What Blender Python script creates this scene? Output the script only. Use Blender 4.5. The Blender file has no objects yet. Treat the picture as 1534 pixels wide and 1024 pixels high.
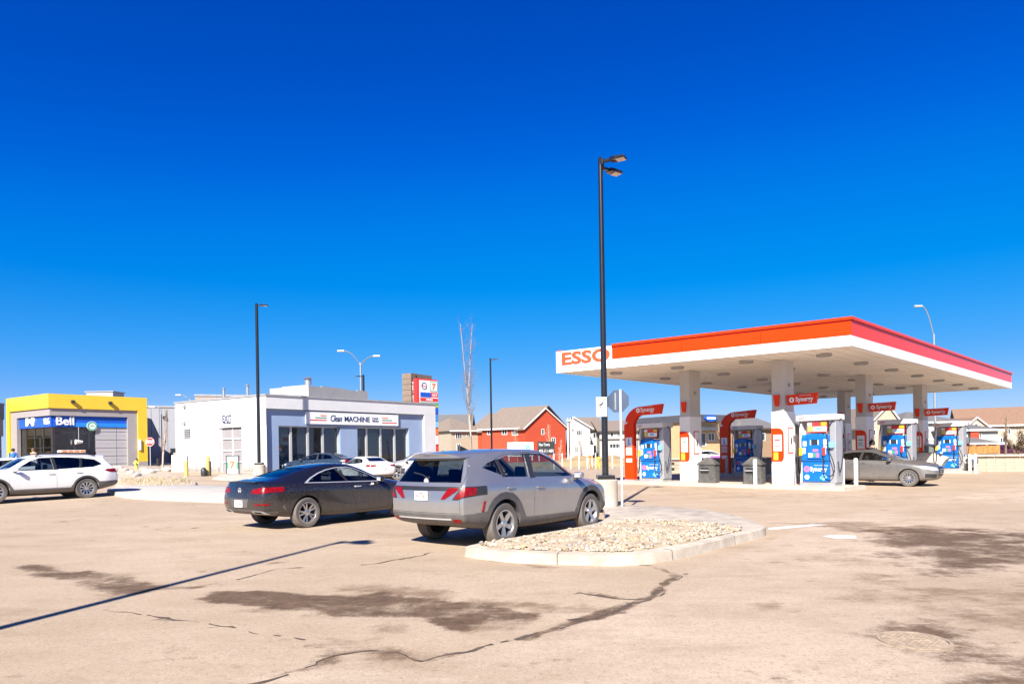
import bpy, bmesh, math, random
import numpy as np
from mathutils import Vector, Matrix
R = math.radians
random.seed(11)
rng = np.random.default_rng(5)
scene = bpy.context.scene
col = scene.collection

# ------------------------------------------------------------------ camera, world, sun, exposure
F, CX, CY, ROLL, EYE = 1022.0, 767.0, 675.0, R(0.93), 1.62      # read off the 1534 px wide photograph
cam = bpy.data.cameras.new('camera'); camo = bpy.data.objects.new('camera', cam); col.objects.link(camo)
cam.sensor_width = 36.0; cam.sensor_fit = 'HORIZONTAL'; cam.lens = 36.0 * F / 1534
cam.shift_y = (CY - 512) / 1534; cam.clip_start = 0.1; cam.clip_end = 3000
camo.matrix_world = Matrix.Translation((0, 0, EYE)) @ Matrix.Rotation(R(90), 4, 'X') @ Matrix.Rotation(-ROLL, 4, 'Z')
scene.camera = camo

SUN_EL, SUN_AZ = R(37.5), R(16.5)                               # shadows fall 16.5 degrees right of straight ahead
world = bpy.data.worlds.new('World'); scene.world = world; world.use_nodes = True
wn = world.node_tree; wn.nodes.clear()
sky = wn.nodes.new('ShaderNodeTexSky'); sky.sky_type = 'NISHITA'; sky.sun_disc = False
sky.sun_elevation = SUN_EL; sky.sun_rotation = R(180) + SUN_AZ
sky.altitude = 1100; sky.air_density = 0.75; sky.dust_density = 0.15; sky.ozone_density = 5.0
hs = wn.nodes.new('ShaderNodeHueSaturation'); hs.inputs['Saturation'].default_value = 1.35
v1 = wn.nodes.new('ShaderNodeVectorMath'); v1.operation = 'SCALE'; v1.inputs['Scale'].default_value = 0.11 / 1.2
gm = wn.nodes.new('ShaderNodeRGBCurve'); gm.mapping.use_clip = False      # film response of the polarised deep blue sky, the same in every direction
for ch, pts in ((0, [(0, 0), (.074, .048), (.16, .10), (.31, .165), (.48, .205), (.7, .235), (1, .28)]),
                (1, [(0, 0), (.062, .027), (.074, .035), (.0875, .047), (.11, .072), (.146, .098), (.217, .132), (.348, .171), (.48, .2125), (.78, .275), (1, .315)]),
                (2, [(0, 0), (.204, .182), (.2475, .217), (.288, .255), (.357, .297), (.46, .325), (.60, .355), (.78, .37), (.875, .375), (1, .39)])):
    cu_ = gm.mapping.curves[ch]
    for i_, p_ in enumerate(pts):
        if i_ == 0: cu_.points[0].location = p_
        elif i_ == len(pts) - 1: cu_.points[-1].location = p_
        else: cu_.points.new(*p_)
gm.mapping.update()
v2 = wn.nodes.new('ShaderNodeVectorMath'); v2.operation = 'SCALE'; v2.inputs['Scale'].default_value = 1.063 / 0.11
bg = wn.nodes.new('ShaderNodeBackground'); bg.inputs['Strength'].default_value = 0.11
wo = wn.nodes.new('ShaderNodeOutputWorld')
wn.links.new(sky.outputs[0], hs.inputs['Color']); wn.links.new(hs.outputs[0], v1.inputs[0]); wn.links.new(v1.outputs[0], gm.inputs['Color'])
wn.links.new(gm.outputs[0], v2.inputs[0]); wn.links.new(v2.outputs[0], bg.inputs['Color']); wn.links.new(bg.outputs[0], wo.inputs[0])

sl = bpy.data.lights.new('sun', 'SUN'); sl.energy = 4.6; sl.angle = R(0.53); sl.color = (1.0, 0.95, 0.87)
so = bpy.data.objects.new('sun', sl); col.objects.link(so)
sd = Vector((math.sin(SUN_AZ) * math.cos(SUN_EL), math.cos(SUN_AZ) * math.cos(SUN_EL), -math.sin(SUN_EL)))
so.rotation_euler = sd.to_track_quat('-Z', 'Y').to_euler(); so.location = (-20, -40, 60)

scene.view_settings.view_transform = 'Standard'
try: scene.view_settings.look = 'None'
except Exception: pass
scene.view_settings.exposure = 1.33; scene.view_settings.gamma = 1.0
scene.view_settings.use_curve_mapping = False

# ------------------------------------------------------------------ pixels of the photograph -> places on the site
ct, st = math.cos(ROLL), math.sin(ROLL)
def uv(x, y):
    dx, dy = x - CX, y - CY
    return dx * ct - dy * st, dx * st + dy * ct
def sstep(a, b, x):
    t = np.clip((np.asarray(x, float) - a) / (b - a), 0, 1); return t * t * (3 - 2 * t)
def gz(x, y):
    """the lot rises gently to the back left"""
    x = np.asarray(x, float); y = np.asarray(y, float)
    w = 1 - sstep(-15.5, -8, x)
    return w * (0.0175 * np.clip(y - 15.5, 0, 60) + 0.02 * np.clip(y - 75, 0, 20)) * 1.0
def at(x, y, D):
    u, v = uv(x, y); return Vector((u / F * D, D, EYE - v / F * D))
def gp(x, y, z=None):
    """where the sight line through a pixel meets height z (or the ground)"""
    u, v = uv(x, y)
    if z is not None:
        D = (EYE - z) * F / v; return Vector((u / F * D, D, z))
    D = EYE * F / max(v, 4)
    for _ in range(30):
        D = 0.5 * D + 0.5 * (EYE - float(gz(u / F * D, D))) * F / max(v, 4)
    return Vector((u / F * D, D, float(gz(u / F * D, D))))
def G(x, y): return float(gz(x, y))

class Fr:
    """an upright plane: s runs along it to the right, n out of it to the viewer, z up"""
    def __init__(f, P, Q):
        f.P = Vector((P[0], P[1], 0)); d = Vector((Q[0] - P[0], Q[1] - P[1], 0)); f.L = d.length
        f.d = d.normalized(); f.n = Vector((f.d.y, -f.d.x, 0))
    def pt(f, s, n, z): return f.P + f.d * s + f.n * n + Vector((0, 0, z))
    def px(f, x, y):
        u, v = uv(x, y); k = u / F            # P.x + s d.x = k (P.y + s d.y)
        s = (k * f.P.y - f.P.x) / (f.d.x - k * f.d.y); D = f.P.y + s * f.d.y
        return s, EYE - v / F * D
    def mat(f):
        m = Matrix.Identity(4)
        for i in range(3): m[i][0] = f.d[i]; m[i][1] = -f.n[i]; m[i][2] = (0, 0, 1)[i]; m[i][3] = f.P[i]
        return m                              # local x=s, y=-n, z=z
    def tmat(f, s, n, z):
        m = Matrix.Identity(4); p = f.pt(s, n, z)
        for i in range(3): m[i][0] = f.d[i]; m[i][1] = (0, 0, 1)[i]; m[i][2] = f.n[i]; m[i][3] = p[i]
        return m                              # for lettering: x along, y up, z out

# ------------------------------------------------------------------ materials
MATS = {}
def M(name, c, rough=0.6, metal=0.0, var=0.12, scale=3.0, bump=0.0, bscale=40.0, coat=0.0, dust=0.0, dustz=(0.25, 1.0), flakes=0.0, spec=0.5, dustc=(0.40, 0.335, 0.27), stretch=None):
    if name in MATS: return MATS[name]
    m = bpy.data.materials.new(name); m.use_nodes = True; MATS[name] = m
    nt = m.node_tree; N = nt.nodes; L = nt.links; p = N['Principled BSDF']
    p.inputs['Roughness'].default_value = rough; p.inputs['Metallic'].default_value = metal
    p.inputs['Coat Weight'].default_value = coat; p.inputs['Coat Roughness'].default_value = 0.06
    p.inputs['Specular IOR Level'].default_value = spec
    tc = N.new('ShaderNodeTexCoord'); src = tc.outputs['Object']
    if stretch:
        mp = N.new('ShaderNodeMapping'); mp.inputs['Scale'].default_value = stretch; L.new(src, mp.inputs[0]); src = mp.outputs[0]
    nz = N.new('ShaderNodeTexNoise'); nz.inputs['Scale'].default_value = scale; nz.inputs['Detail'].default_value = 6; nz.inputs['Roughness'].default_value = 0.65
    L.new(src, nz.inputs['Vector'])
    mx = N.new('ShaderNodeMix'); mx.data_type = 'RGBA'
    a = [max(0, k * (1 - var)) for k in c]; b = [min(1, k * (1 + var)) for k in c]
    mx.inputs['A'].default_value = (*a, 1); mx.inputs['B'].default_value = (*b, 1)
    mr = N.new('ShaderNodeMapRange'); mr.inputs[1].default_value = 0.3; mr.inputs[2].default_value = 0.7
    L.new(nz.outputs['Fac'], mr.inputs[0]); L.new(mr.outputs[0], mx.inputs['Factor'])
    out = mx.outputs['Result']
    if dust > 0:
        sx = N.new('ShaderNodeSeparateXYZ'); L.new(tc.outputs['Object'], sx.inputs[0])
        zr = N.new('ShaderNodeMapRange'); zr.inputs[1].default_value = dustz[1]; zr.inputs[2].default_value = dustz[0]
        L.new(sx.outputs['Z'], zr.inputs[0])
        n2 = N.new('ShaderNodeTexNoise'); n2.inputs['Scale'].default_value = 7; n2.inputs['Detail'].default_value = 8; n2.inputs['Roughness'].default_value = 0.7
        mp2 = N.new('ShaderNodeMapping'); mp2.inputs['Scale'].default_value = (1, 1, 0.6); L.new(tc.outputs['Object'], mp2.inputs[0]); L.new(mp2.outputs[0], n2.inputs['Vector'])
        mu = N.new('ShaderNodeMath'); mu.operation = 'MULTIPLY'; L.new(zr.outputs[0], mu.inputs[0])
        m3 = N.new('ShaderNodeMapRange'); m3.inputs[1].default_value = 0.25; m3.inputs[2].default_value = 0.7; m3.inputs[3].default_value = 0.35; m3.inputs[4].default_value = 1.0
        L.new(n2.outputs['Fac'], m3.inputs[0]); L.new(m3.outputs[0], mu.inputs[1])
        m4 = N.new('ShaderNodeMath'); m4.operation = 'MULTIPLY'; m4.inputs[1].default_value = dust; L.new(mu.outputs[0], m4.inputs[0])
        fac = m4.outputs[0]
        if flakes > 0:
            n3 = N.new('ShaderNodeTexNoise'); n3.inputs['Scale'].default_value = 38; n3.inputs['Detail'].default_value = 5; L.new(tc.outputs['Object'], n3.inputs['Vector'])
            m5 = N.new('ShaderNodeMapRange'); m5.inputs[1].default_value = 0.54; m5.inputs[2].default_value = 0.66; m5.inputs[4].default_value = flakes; L.new(n3.outputs['Fac'], m5.inputs[0])
            z2 = N.new('ShaderNodeMapRange'); z2.inputs[1].default_value = 1.05; z2.inputs[2].default_value = 0.9; L.new(sx.outputs['Z'], z2.inputs[0])
            m6 = N.new('ShaderNodeMath'); m6.operation = 'MULTIPLY_ADD'; m6.use_clamp = True; L.new(m5.outputs[0], m6.inputs[0]); L.new(z2.outputs[0], m6.inputs[1]); L.new(fac, m6.inputs[2]); fac = m6.outputs[0]
        md = N.new('ShaderNodeMix'); md.data_type = 'RGBA'; md.inputs['B'].default_value = (*dustc, 1)
        L.new(fac, md.inputs['Factor']); L.new(out, md.inputs['A']); out = md.outputs['Result']
        rr = N.new('ShaderNodeMapRange'); rr.inputs[3].default_value = rough; rr.inputs[4].default_value = 0.85; L.new(fac, rr.inputs[0]); L.new(rr.outputs[0], p.inputs['Roughness'])
        mm = N.new('ShaderNodeMapRange'); mm.inputs[3].default_value = metal; mm.inputs[4].default_value = 0; L.new(fac, mm.inputs[0]); L.new(mm.outputs[0], p.inputs['Metallic'])
        cc = N.new('ShaderNodeMapRange'); cc.inputs[2].default_value = 0.6; cc.inputs[3].default_value = coat; cc.inputs[4].default_value = 0; L.new(fac, cc.inputs[0]); L.new(cc.outputs[0], p.inputs['Coat Weight'])
    L.new(out, p.inputs['Base Color'])
    if bump > 0:
        nb = N.new('ShaderNodeTexNoise'); nb.inputs['Scale'].default_value = bscale; nb.inputs['Detail'].default_value = 5; L.new(src, nb.inputs['Vector'])
        bp = N.new('ShaderNodeBump'); bp.inputs['Strength'].default_value = bump; bp.inputs['Distance'].default_value = 0.02
        L.new(nb.outputs['Fac'], bp.inputs['Height']); L.new(bp.outputs[0], p.inputs['Normal'])
    return m
def glass(name, tint, rough=0.02, boost=0.0, ior=1.5):
    if name in MATS: return MATS[name]
    m = bpy.data.materials.new(name); m.use_nodes = True; MATS[name] = m
    nt = m.node_tree; N = nt.nodes; L = nt.links; N.clear()
    o = N.new('ShaderNodeOutputMaterial'); t = N.new('ShaderNodeBsdfTransparent')
    nz = N.new('ShaderNodeTexNoise'); nz.inputs['Scale'].default_value = 5; tc = N.new('ShaderNodeTexCoord'); L.new(tc.outputs['Object'], nz.inputs['Vector'])
    mc = N.new('ShaderNodeMix'); mc.data_type = 'RGBA'; mc.inputs['A'].default_value = (*[k * 0.85 for k in tint], 1); mc.inputs['B'].default_value = (*tint, 1)
    L.new(nz.outputs['Fac'], mc.inputs['Factor']); L.new(mc.outputs['Result'], t.inputs['Color'])
    g = N.new('ShaderNodeBsdfGlossy'); g.inputs['Roughness'].default_value = rough
    f = N.new('ShaderNodeLayerWeight'); f.inputs['Blend'].default_value = 0.5
    pw = N.new('ShaderNodeMath'); pw.operation = 'POWER'; pw.inputs[1].default_value = 4.5; L.new(f.outputs['Facing'], pw.inputs[0])
    ad = N.new('ShaderNodeMath'); ad.operation = 'MULTIPLY_ADD'; ad.inputs[1].default_value = 0.9; ad.inputs[2].default_value = 0.045 + boost; ad.use_clamp = True; L.new(pw.outputs[0], ad.inputs[0])
    mx = N.new('ShaderNodeMixShader'); L.new(ad.outputs[0], mx.inputs[0]); L.new(t.outputs[0], mx.inputs[1]); L.new(g.outputs[0], mx.inputs[2])
    L.new(mx.outputs[0], o.inputs[0]); return m

# ------------------------------------------------------------------ meshes and objects
WB = {}                                       # things whose parts are written in site coordinates
def root_of(o):
    while o.parent: o = o.parent
    return o
class MB:
    def __init__(s, X=None): s.v = []; s.f = []; s.m = []; s.X = X
    def add(s, vs, fs, mi=0):
        n = len(s.v)
        if s.X is not None: vs = [s.X @ Vector(v) for v in vs]
        s.v += [tuple(v) for v in vs]; s.f += [tuple(i + n for i in f) for f in fs]; s.m += [mi] * len(fs); return s
    def box(s, x0, x1, y0, y1, z0, z1, mi=0):
        vs = [(x, y, z) for z in (z0, z1) for y in (y0, y1) for x in (x0, x1)]
        return s.add(vs, [(0, 2, 3, 1), (4, 5, 7, 6), (0, 1, 5, 4), (2, 6, 7, 3), (0, 4, 6, 2), (1, 3, 7, 5)], mi)
    def fbox(s, f, s0, s1, n0, n1, z0, z1, mi=0):   # a box on a plane Fr
        vs = [f.pt(a, -b, z) for z in (z0, z1) for b in (-n1, -n0) for a in (s0, s1)]
        return s.add(vs, [(0, 2, 3, 1), (4, 5, 7, 6), (0, 1, 5, 4), (2, 6, 7, 3), (0, 4, 6, 2), (1, 3, 7, 5)], mi)
    def prism(s, pts, a0, a1, axis='y', mi=0):
        n = len(pts); mk = {'y': lambda p, a: (p[0], a, p[1]), 'x': lambda p, a: (a, p[0], p[1]), 'z': lambda p, a: (p[0], p[1], a)}[axis]
        vs = [mk(p, a0) for p in pts] + [mk(p, a1) for p in pts]
        fs = [tuple(range(n)), tuple(range(2 * n - 1, n - 1, -1))] + [(i, n + i, n + (i + 1) % n, (i + 1) % n) for i in range(n)]
        return s.add(vs, fs, mi)
    def poly(s, vs, mi=0): return s.add(vs, [tuple(range(len(vs)))], mi)
    def cyl(s, p0, p1, r0, r1=None, n=10, mi=0, caps=True):
        r1 = r0 if r1 is None else r1; p0 = Vector(p0); p1 = Vector(p1); d = (p1 - p0)
        if d.length < 1e-6: return s
        q = d.to_track_quat('Z', 'Y'); vs = []
        for p, r in ((p0, r0), (p1, r1)):
            for i in range(n):
                a = 2 * math.pi * i / n; vs.append(p + q @ Vector((r * math.cos(a), r * math.sin(a), 0)))
        fs = [(i, (i + 1) % n, n + (i + 1) % n, n + i) for i in range(n)]
        if caps: fs += [tuple(range(n - 1, -1, -1)), tuple(range(n, 2 * n))]
        return s.add(vs, fs, mi)
    def tube(s, pts, r, n=6, mi=0):
        rs = r if isinstance(r, (list, tuple)) else [r] * len(pts); pts = [Vector(p) for p in pts]; vs = []
        for i, p in enumerate(pts):
            d = (pts[min(i + 1, len(pts) - 1)] - pts[max(i - 1, 0)]).normalized(); q = d.to_track_quat('Z', 'Y')
            for k in range(n):
                a = 2 * math.pi * k / n; vs.append(p + q @ Vector((rs[i] * math.cos(a), rs[i] * math.sin(a), 0)))
        m = len(pts); fs = [(i * n + k, i * n + (k + 1) % n, (i + 1) * n + (k + 1) % n, (i + 1) * n + k) for i in range(m - 1) for k in range(n)]
        fs += [tuple(range(n - 1, -1, -1)), tuple(range((m - 1) * n, m * n))]
        return s.add(vs, fs, mi)
    def lathe(s, prof, c=(0, 0, 0), n=20, axis='z', mi=0, caps=True):
        vs = []
        for r, h in prof:
            for i in range(n):
                a = 2 * math.pi * i / n; x, y = r * math.cos(a), r * math.sin(a)
                vs.append({'z': (c[0] + x, c[1] + y, c[2] + h), 'y': (c[0] + x, c[1] + h, c[2] + y), 'x': (c[0] + h, c[1] + x, c[2] + y)}[axis])
        m = len(prof); fs = [(j * n + i, j * n + (i + 1) % n, (j + 1) * n + (i + 1) % n, (j + 1) * n + i) for j in range(m - 1) for i in range(n)]
        if caps: fs += [tuple(range(n - 1, -1, -1)), tuple(range((m - 1) * n, m * n))]
        return s.add(vs, fs, mi)
    def mesh(s, name, base=None):
        me = bpy.data.meshes.new(name)
        vs = s.v if base is None else [(v[0] - base[0], v[1] - base[1], v[2] - base[2]) for v in s.v]
        me.from_pydata(vs, [], s.f)
        if any(s.m): me.polygons.foreach_set('material_index', s.m)
        return me
    def build(s, name, mats, parent=None, smooth=None, bevel=0, seg=2, fix=True):
        base = None
        if parent is not None:
            base = WB.get(root_of(parent).name)
        me = s.mesh(name, base)
        return link(name, me, mats, parent, smooth, bevel, seg, fix)
def link(name, me, mats, parent=None, smooth=None, bevel=0, seg=2, fix=True):
    for m in (mats if isinstance(mats, (list, tuple)) else [mats]): me.materials.append(m)
    if fix or bevel:
        bm = bmesh.new(); bm.from_mesh(me)
        if fix: bmesh.ops.recalc_face_normals(bm, faces=bm.faces)
        if bevel:
            es = [e for e in bm.edges if len(e.link_faces) == 2 and e.calc_face_angle(0) > R(25)]
            bmesh.ops.bevel(bm, geom=es, offset=bevel, segments=seg, affect='EDGES', profile=0.5, clamp_overlap=True)
        bm.to_mesh(me); bm.free()
    if smooth is not None:
        me.polygons.foreach_set('use_smooth', [True] * len(me.polygons)); me.set_sharp_from_angle(angle=R(smooth))
    o = bpy.data.objects.new(name, me); col.objects.link(o)
    if parent is not None: o.parent = parent
    return o
def props(o, label=None, cat=None, group=None, kind=None):
    if label: o['label'] = label
    if cat: o['category'] = cat
    if group: o['group'] = group
    if kind: o['kind'] = kind
    return o
def thing(name, loc, label, cat, group=None, rz=0, site=True):
    o = bpy.data.objects.new(name, None); col.objects.link(o); o.location = loc; o.rotation_euler = (0, 0, rz); o.empty_display_size = 0.3
    if site: WB[o.name] = Vector(loc)
    return props(o, label, cat, group)
def structure(o): o['kind'] = 'structure'; return o
def copy_tree(o, loc=None, rz=None, label=None, parent=None, swap=None):
    c = o.copy(); col.objects.link(c)
    if parent is not None: c.parent = parent
    if loc is not None: c.location = loc
    if rz is not None: c.rotation_euler = (0, 0, rz)
    if label: c['label'] = label
    if swap and c.data is not None:
        for i, sl_ in enumerate(c.material_slots):
            if sl_.material and sl_.material.name in swap:
                mm = swap[sl_.material.name]; sl_.link = 'OBJECT'; sl_.material = mm
    for ch in list(o.children): copy_tree(ch, parent=c, swap=swap)
    return c
def text_mesh(s, size, extrude=0.01, bold=0.0, align='CENTER', shear=0.0, space=1.0, res=3):
    cu = bpy.data.curves.new('lettering', 'FONT'); cu.body = s; cu.size = size; cu.extrude = extrude; cu.offset = bold; cu.align_x = align; cu.align_y = 'CENTER'; cu.shear = shear; cu.space_character = space; cu.resolution_u = res
    o = bpy.data.objects.new('lettering', cu); col.objects.link(o)
    dg = bpy.context.evaluated_depsgraph_get(); me = bpy.data.meshes.new_from_object(o.evaluated_get(dg))
    bpy.data.objects.remove(o); bpy.data.curves.remove(cu); return me
def text(s, size, mat_, parent, Mx, name='lettering', width=None, height=None, **kw):
    """lettering as real raised shapes; Mx puts x along the text, y up, z out"""
    me = text_mesh(s, size, **kw)
    co = np.zeros(len(me.vertices) * 3); me.vertices.foreach_get('co', co); co = co.reshape(-1, 3)
    if len(co):
        if width: co[:, 0] *= width / max(1e-6, np.ptp(co[:, 0]))
        if height: co[:, 1] *= height / max(1e-6, np.ptp(co[:, 1]))
        co[:, 1] -= (co[:, 1].max() + co[:, 1].min()) / 2
        if kw.get('align', 'CENTER') == 'CENTER': co[:, 0] -= (co[:, 0].max() + co[:, 0].min()) / 2
    b = WB.get(root_of(parent).name) if parent is not None else None
    Mn = np.array(Mx); co = co @ Mn[:3, :3].T + Mn[:3, 3]
    if b is not None: co -= np.array(b)
    me.vertices.foreach_set('co', co.ravel()); me.materials.clear()
    return link(name, me, mat_, parent, fix=False)
def lmat(ox, oy, oz, right=(1, 0, 0), out=(0, -1, 0)):
    r_ = Vector(right).normalized(); o_ = Vector(out).normalized(); u_ = o_.cross(r_); m = Matrix.Identity(4)
    for i in range(3): m[i][0] = r_[i]; m[i][1] = u_[i]; m[i][2] = o_[i]; m[i][3] = (ox, oy, oz)[i]
    return m
def disc(mb, Mx, r, h, n=24, mi=0, r_in=0.0):
    """a flat disc or ring standing h out of the plane Mx"""
    vs = []; Mx = Matrix(Mx)
    for z in (0, h):
        for rr in ((r, r_in) if r_in > 0 else (r,)):
            for i in range(n):
                a = 2 * math.pi * i / n; vs.append(Mx @ Vector((rr * math.cos(a), rr * math.sin(a), z)))
    if r_in > 0:
        k = lambda L, i: L * n + i % n      # 0 bottom outer,1 bottom inner,2 top outer,3 top inner
        fs = []
        for i in range(n):
            fs += [(k(2, i), k(2, i + 1), k(3, i + 1), k(3, i)), (k(0, i), k(0, i + 1), k(2, i + 1), k(2, i)), (k(3, i), k(3, i + 1), k(1, i + 1), k(1, i)), (k(1, i), k(1, i + 1), k(0, i + 1), k(0, i))]
    else:
        fs = [tuple(range(n, 2 * n)), tuple(range(n - 1, -1, -1))] + [(i, (i + 1) % n, n + (i + 1) % n, n + i) for i in range(n)]
    return mb.add(vs, fs, mi)
def holed(mb, f, s0, s1, z0, z1, holes, depth=0.2, mi=0, n=0.0):
    """a wall face on plane f with real openings and their reveals"""
    S = sorted({s0, s1, *[h[0] for h in holes], *[h[1] for h in holes]}); Z = sorted({z0, z1, *[h[2] for h in holes], *[h[3] for h in holes]})
    S = [a for a in S if s0 <= a <= s1]; Z = [a for a in Z if z0 <= a <= z1]
    for i in range(len(S) - 1):
        for j in range(len(Z) - 1):
            cs, cz = (S[i] + S[i + 1]) / 2, (Z[j] + Z[j + 1]) / 2
            if any(h[0] < cs < h[1] and h[2] < cz < h[3] for h in holes): continue
            mb.add([f.pt(S[i], n, Z[j]), f.pt(S[i + 1], n, Z[j]), f.pt(S[i + 1], n, Z[j + 1]), f.pt(S[i], n, Z[j + 1])], [(0, 1, 2, 3)], mi)
    for a, b, c, d in holes:
        k = [(a, c), (b, c), (b, d), (a, d)]
        for i in range(4):
            p, q = k[i], k[(i + 1) % 4]
            if (p[0] == q[0] and not s0 < p[0] < s1) or (p[1] == q[1] and not z0 < p[1] < z1): continue
            p = (min(max(p[0], s0), s1), min(max(p[1], z0), z1)); q = (min(max(q[0], s0), s1), min(max(q[1], z0), z1))
            mb.add([f.pt(p[0], n, p[1]), f.pt(q[0], n, q[1]), f.pt(q[0], n - depth, q[1]), f.pt(p[0], n - depth, p[1])], [(3, 2, 1, 0)], mi)
    return mb
# ------------------------------------------------------------------ cars: a lofted body, cut into shell, doors, glass and trim
def pchip(x, y, q):
    x = np.asarray(x, float); y = np.asarray(y, float); h = np.diff(x); d = np.diff(y) / h; m = np.zeros_like(x)
    if len(x) == 2: return y[0] + (q - x[0]) * d[0]
    for i in range(1, len(x) - 1):
        if d[i - 1] * d[i] > 0:
            w1 = 2 * h[i] + h[i - 1]; w2 = h[i] + 2 * h[i - 1]; m[i] = (w1 + w2) / (w1 / d[i - 1] + w2 / d[i])
    m[0] = d[0]; m[-1] = d[-1]
    k = np.clip(np.searchsorted(x, q) - 1, 0, len(x) - 2); t = (q - x[k]) / h[k]
    return (2*t**3-3*t**2+1)*y[k] + (t**3-2*t**2+t)*h[k]*m[k] + (-2*t**3+3*t**2)*y[k+1] + (t**3-t**2)*h[k]*m[k+1]
def loft(curves, ns=60, sub=3, nc=8, bulge=(0.09, 0.10), relax=2):
    t = np.linspace(0, 1, ns); s = t * 0.55 + 0.45 * (0.5 - 0.5 * np.cos(np.pi * t))
    P = []
    for c in curves:
        c = np.array(c, float); q = c[0, 0] + (c[-1, 0] - c[0, 0]) * s
        P.append(np.stack([q, pchip(c[:, 0], c[:, 1], q), pchip(c[:, 0], c[:, 2], q)], 1))
    P = np.array(P); K = len(P)                                   # K curves x ns x 3
    rows = []
    for k in range(K - 1):
        p0 = P[max(k - 1, 0)]; p1 = P[k]; p2 = P[k + 1]; p3 = P[min(k + 2, K - 1)].copy()
        if k + 2 > K - 1: p3 = P[K - 2] * [1, -1, 1]
        for j in range(sub):
            u = j / sub
            rows.append(0.5 * (2*p1 + (p2-p0)*u + (2*p0-5*p1+4*p2-p3)*u*u + (3*p1-p0-3*p2+p3)*u**3) * 0.75 + 0.25 * (p1 + (p2 - p1) * u))
    rows.append(P[-1]); A = np.array(rows)                       # nj x ns x 3
    A[-1, :, 1] = 0; nj = len(A); ring = 2 * nj - 1
    V = []; Fc = []
    idx = {}
    def put(key, p):
        if key not in idx: idx[key] = len(V); V.append(tuple(p))
        return idx[key]
    for i in range(ns):
        for j in range(nj): put(('L', i, j), A[j, i])
        for j in range(nj - 1): put(('R', i, j), A[j, i] * [1, -1, 1])
    def L_(i, j): return idx[('L', i, j)]
    def R_(i, j): return idx[('L', i, j)] if j == nj - 1 else idx[('R', i, j)]
    for i in range(ns - 1):
        for j in range(nj - 1):
            Fc.append((L_(i, j), L_(i, j + 1), L_(i + 1, j + 1), L_(i + 1, j))); Fc.append((R_(i, j), R_(i + 1, j), R_(i + 1, j + 1), R_(i, j + 1)))
    def floor_(i, c):
        if c == 0: return L_(i, 0)
        if c == nc: return R_(i, 0)
        p = A[0, i].copy(); w = p[1]; y = w * (1 - 2 * c / nc); e = bulge[0] if i == 0 else bulge[1]
        if i in (0, ns - 1): p[0] += (-1 if i == 0 else 1) * e * (1 - (y / w) ** 2) * 0.6
        p[1] = y; return put(('F', i, c), p)
    for i in range(ns - 1):
        for c in range(nc): Fc.append((floor_(i, c), floor_(i + 1, c), floor_(i + 1, c + 1), floor_(i, c + 1)))
    wm = A[:, [0, -1], 1].max()
    for e, i in ((0, 0), (1, ns - 1)):
        def cap(j, c):
            if j == 0: return floor_(i, c)
            if j == nj - 1: return L_(i, j)
            if c == 0: return L_(i, j)
            if c == nc: return R_(i, j)
            p = A[j, i].copy(); w = p[1]; y = w * (1 - 2 * c / nc); p[0] += (-1, 1)[e] * bulge[e] * (1 - (y / w) ** 2) * min(1, w / wm)
            p[1] = y; return put(('C', i, j, c), p)
        for j in range(nj - 1):
            for c in range(nc):
                q = [cap(j, c), cap(j, c + 1), cap(j + 1, c + 1), cap(j + 1, c)]
                q = [a for n_, a in enumerate(q) if a not in q[:n_]]
                if len(q) > 2: Fc.append(tuple(q))
    bm = bmesh.new(); vs = [bm.verts.new(v) for v in V]
    for f in Fc: bm.faces.new([vs[a] for a in f])
    for _ in range(relax): bmesh.ops.smooth_vert(bm, verts=bm.verts, factor=0.5, use_axis_x=True, use_axis_y=True, use_axis_z=True)
    bmesh.ops.recalc_face_normals(bm, faces=bm.faces)
    me = bpy.data.meshes.new('solid'); bm.to_mesh(me); bm.free(); return me
def offset(me, d):
    bm = bmesh.new(); bm.from_mesh(me); bm.normal_update()
    for v in bm.verts: v.co += v.normal * d
    m2 = bpy.data.meshes.new('off'); bm.to_mesh(m2); bm.free(); return m2
DUM = [bpy.data.materials.new('outer_face'), bpy.data.materials.new('cut_face')]
def tmp(me):
    if not me.materials:
        for m in DUM: me.materials.append(m)
    return me
def prism(pts, axis, a0, a1):
    mb = MB().prism(pts, a0, a1, axis, 1); me = mb.mesh('cut'); bm = bmesh.new(); bm.from_mesh(me); bmesh.ops.recalc_face_normals(bm, faces=bm.faces); bm.to_mesh(me); bm.free(); return me
def boxm(x0, x1, y0, y1, z0, z1): return prism([(x0, z0), (x1, z0), (x1, z1), (x0, z1)], 'y', y0, y1)
def boolean(me, *ops):
    o = bpy.data.objects.new('op', tmp(me.copy())); col.objects.link(o); cs = []
    for cm, kind in ops:
        c = bpy.data.objects.new('cut', tmp(cm)); col.objects.link(c); c.hide_render = True; cs.append(c)
        m = o.modifiers.new('b', 'BOOLEAN'); m.object = c; m.operation = kind; m.solver = 'EXACT'
    dg = bpy.context.evaluated_depsgraph_get(); out = bpy.data.meshes.new_from_object(o.evaluated_get(dg))
    for c in cs + [o]: bpy.data.objects.remove(c)
    return out
def volume(me):
    bm = bmesh.new(); bm.from_mesh(me); v = bm.calc_volume(signed=True); bm.free(); return v
def outer_only(me):
    bm = bmesh.new(); bm.from_mesh(me); bmesh.ops.delete(bm, geom=[f for f in bm.faces if f.material_index == 1], context='FACES'); bm.to_mesh(me); bm.free(); return me
def mirrored(me):
    m2 = me.copy(); bm = bmesh.new(); bm.from_mesh(m2)
    for v in bm.verts: v.co.y *= -1
    bmesh.ops.reverse_faces(bm, faces=bm.faces); bm.to_mesh(m2); bm.free(); return m2
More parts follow.
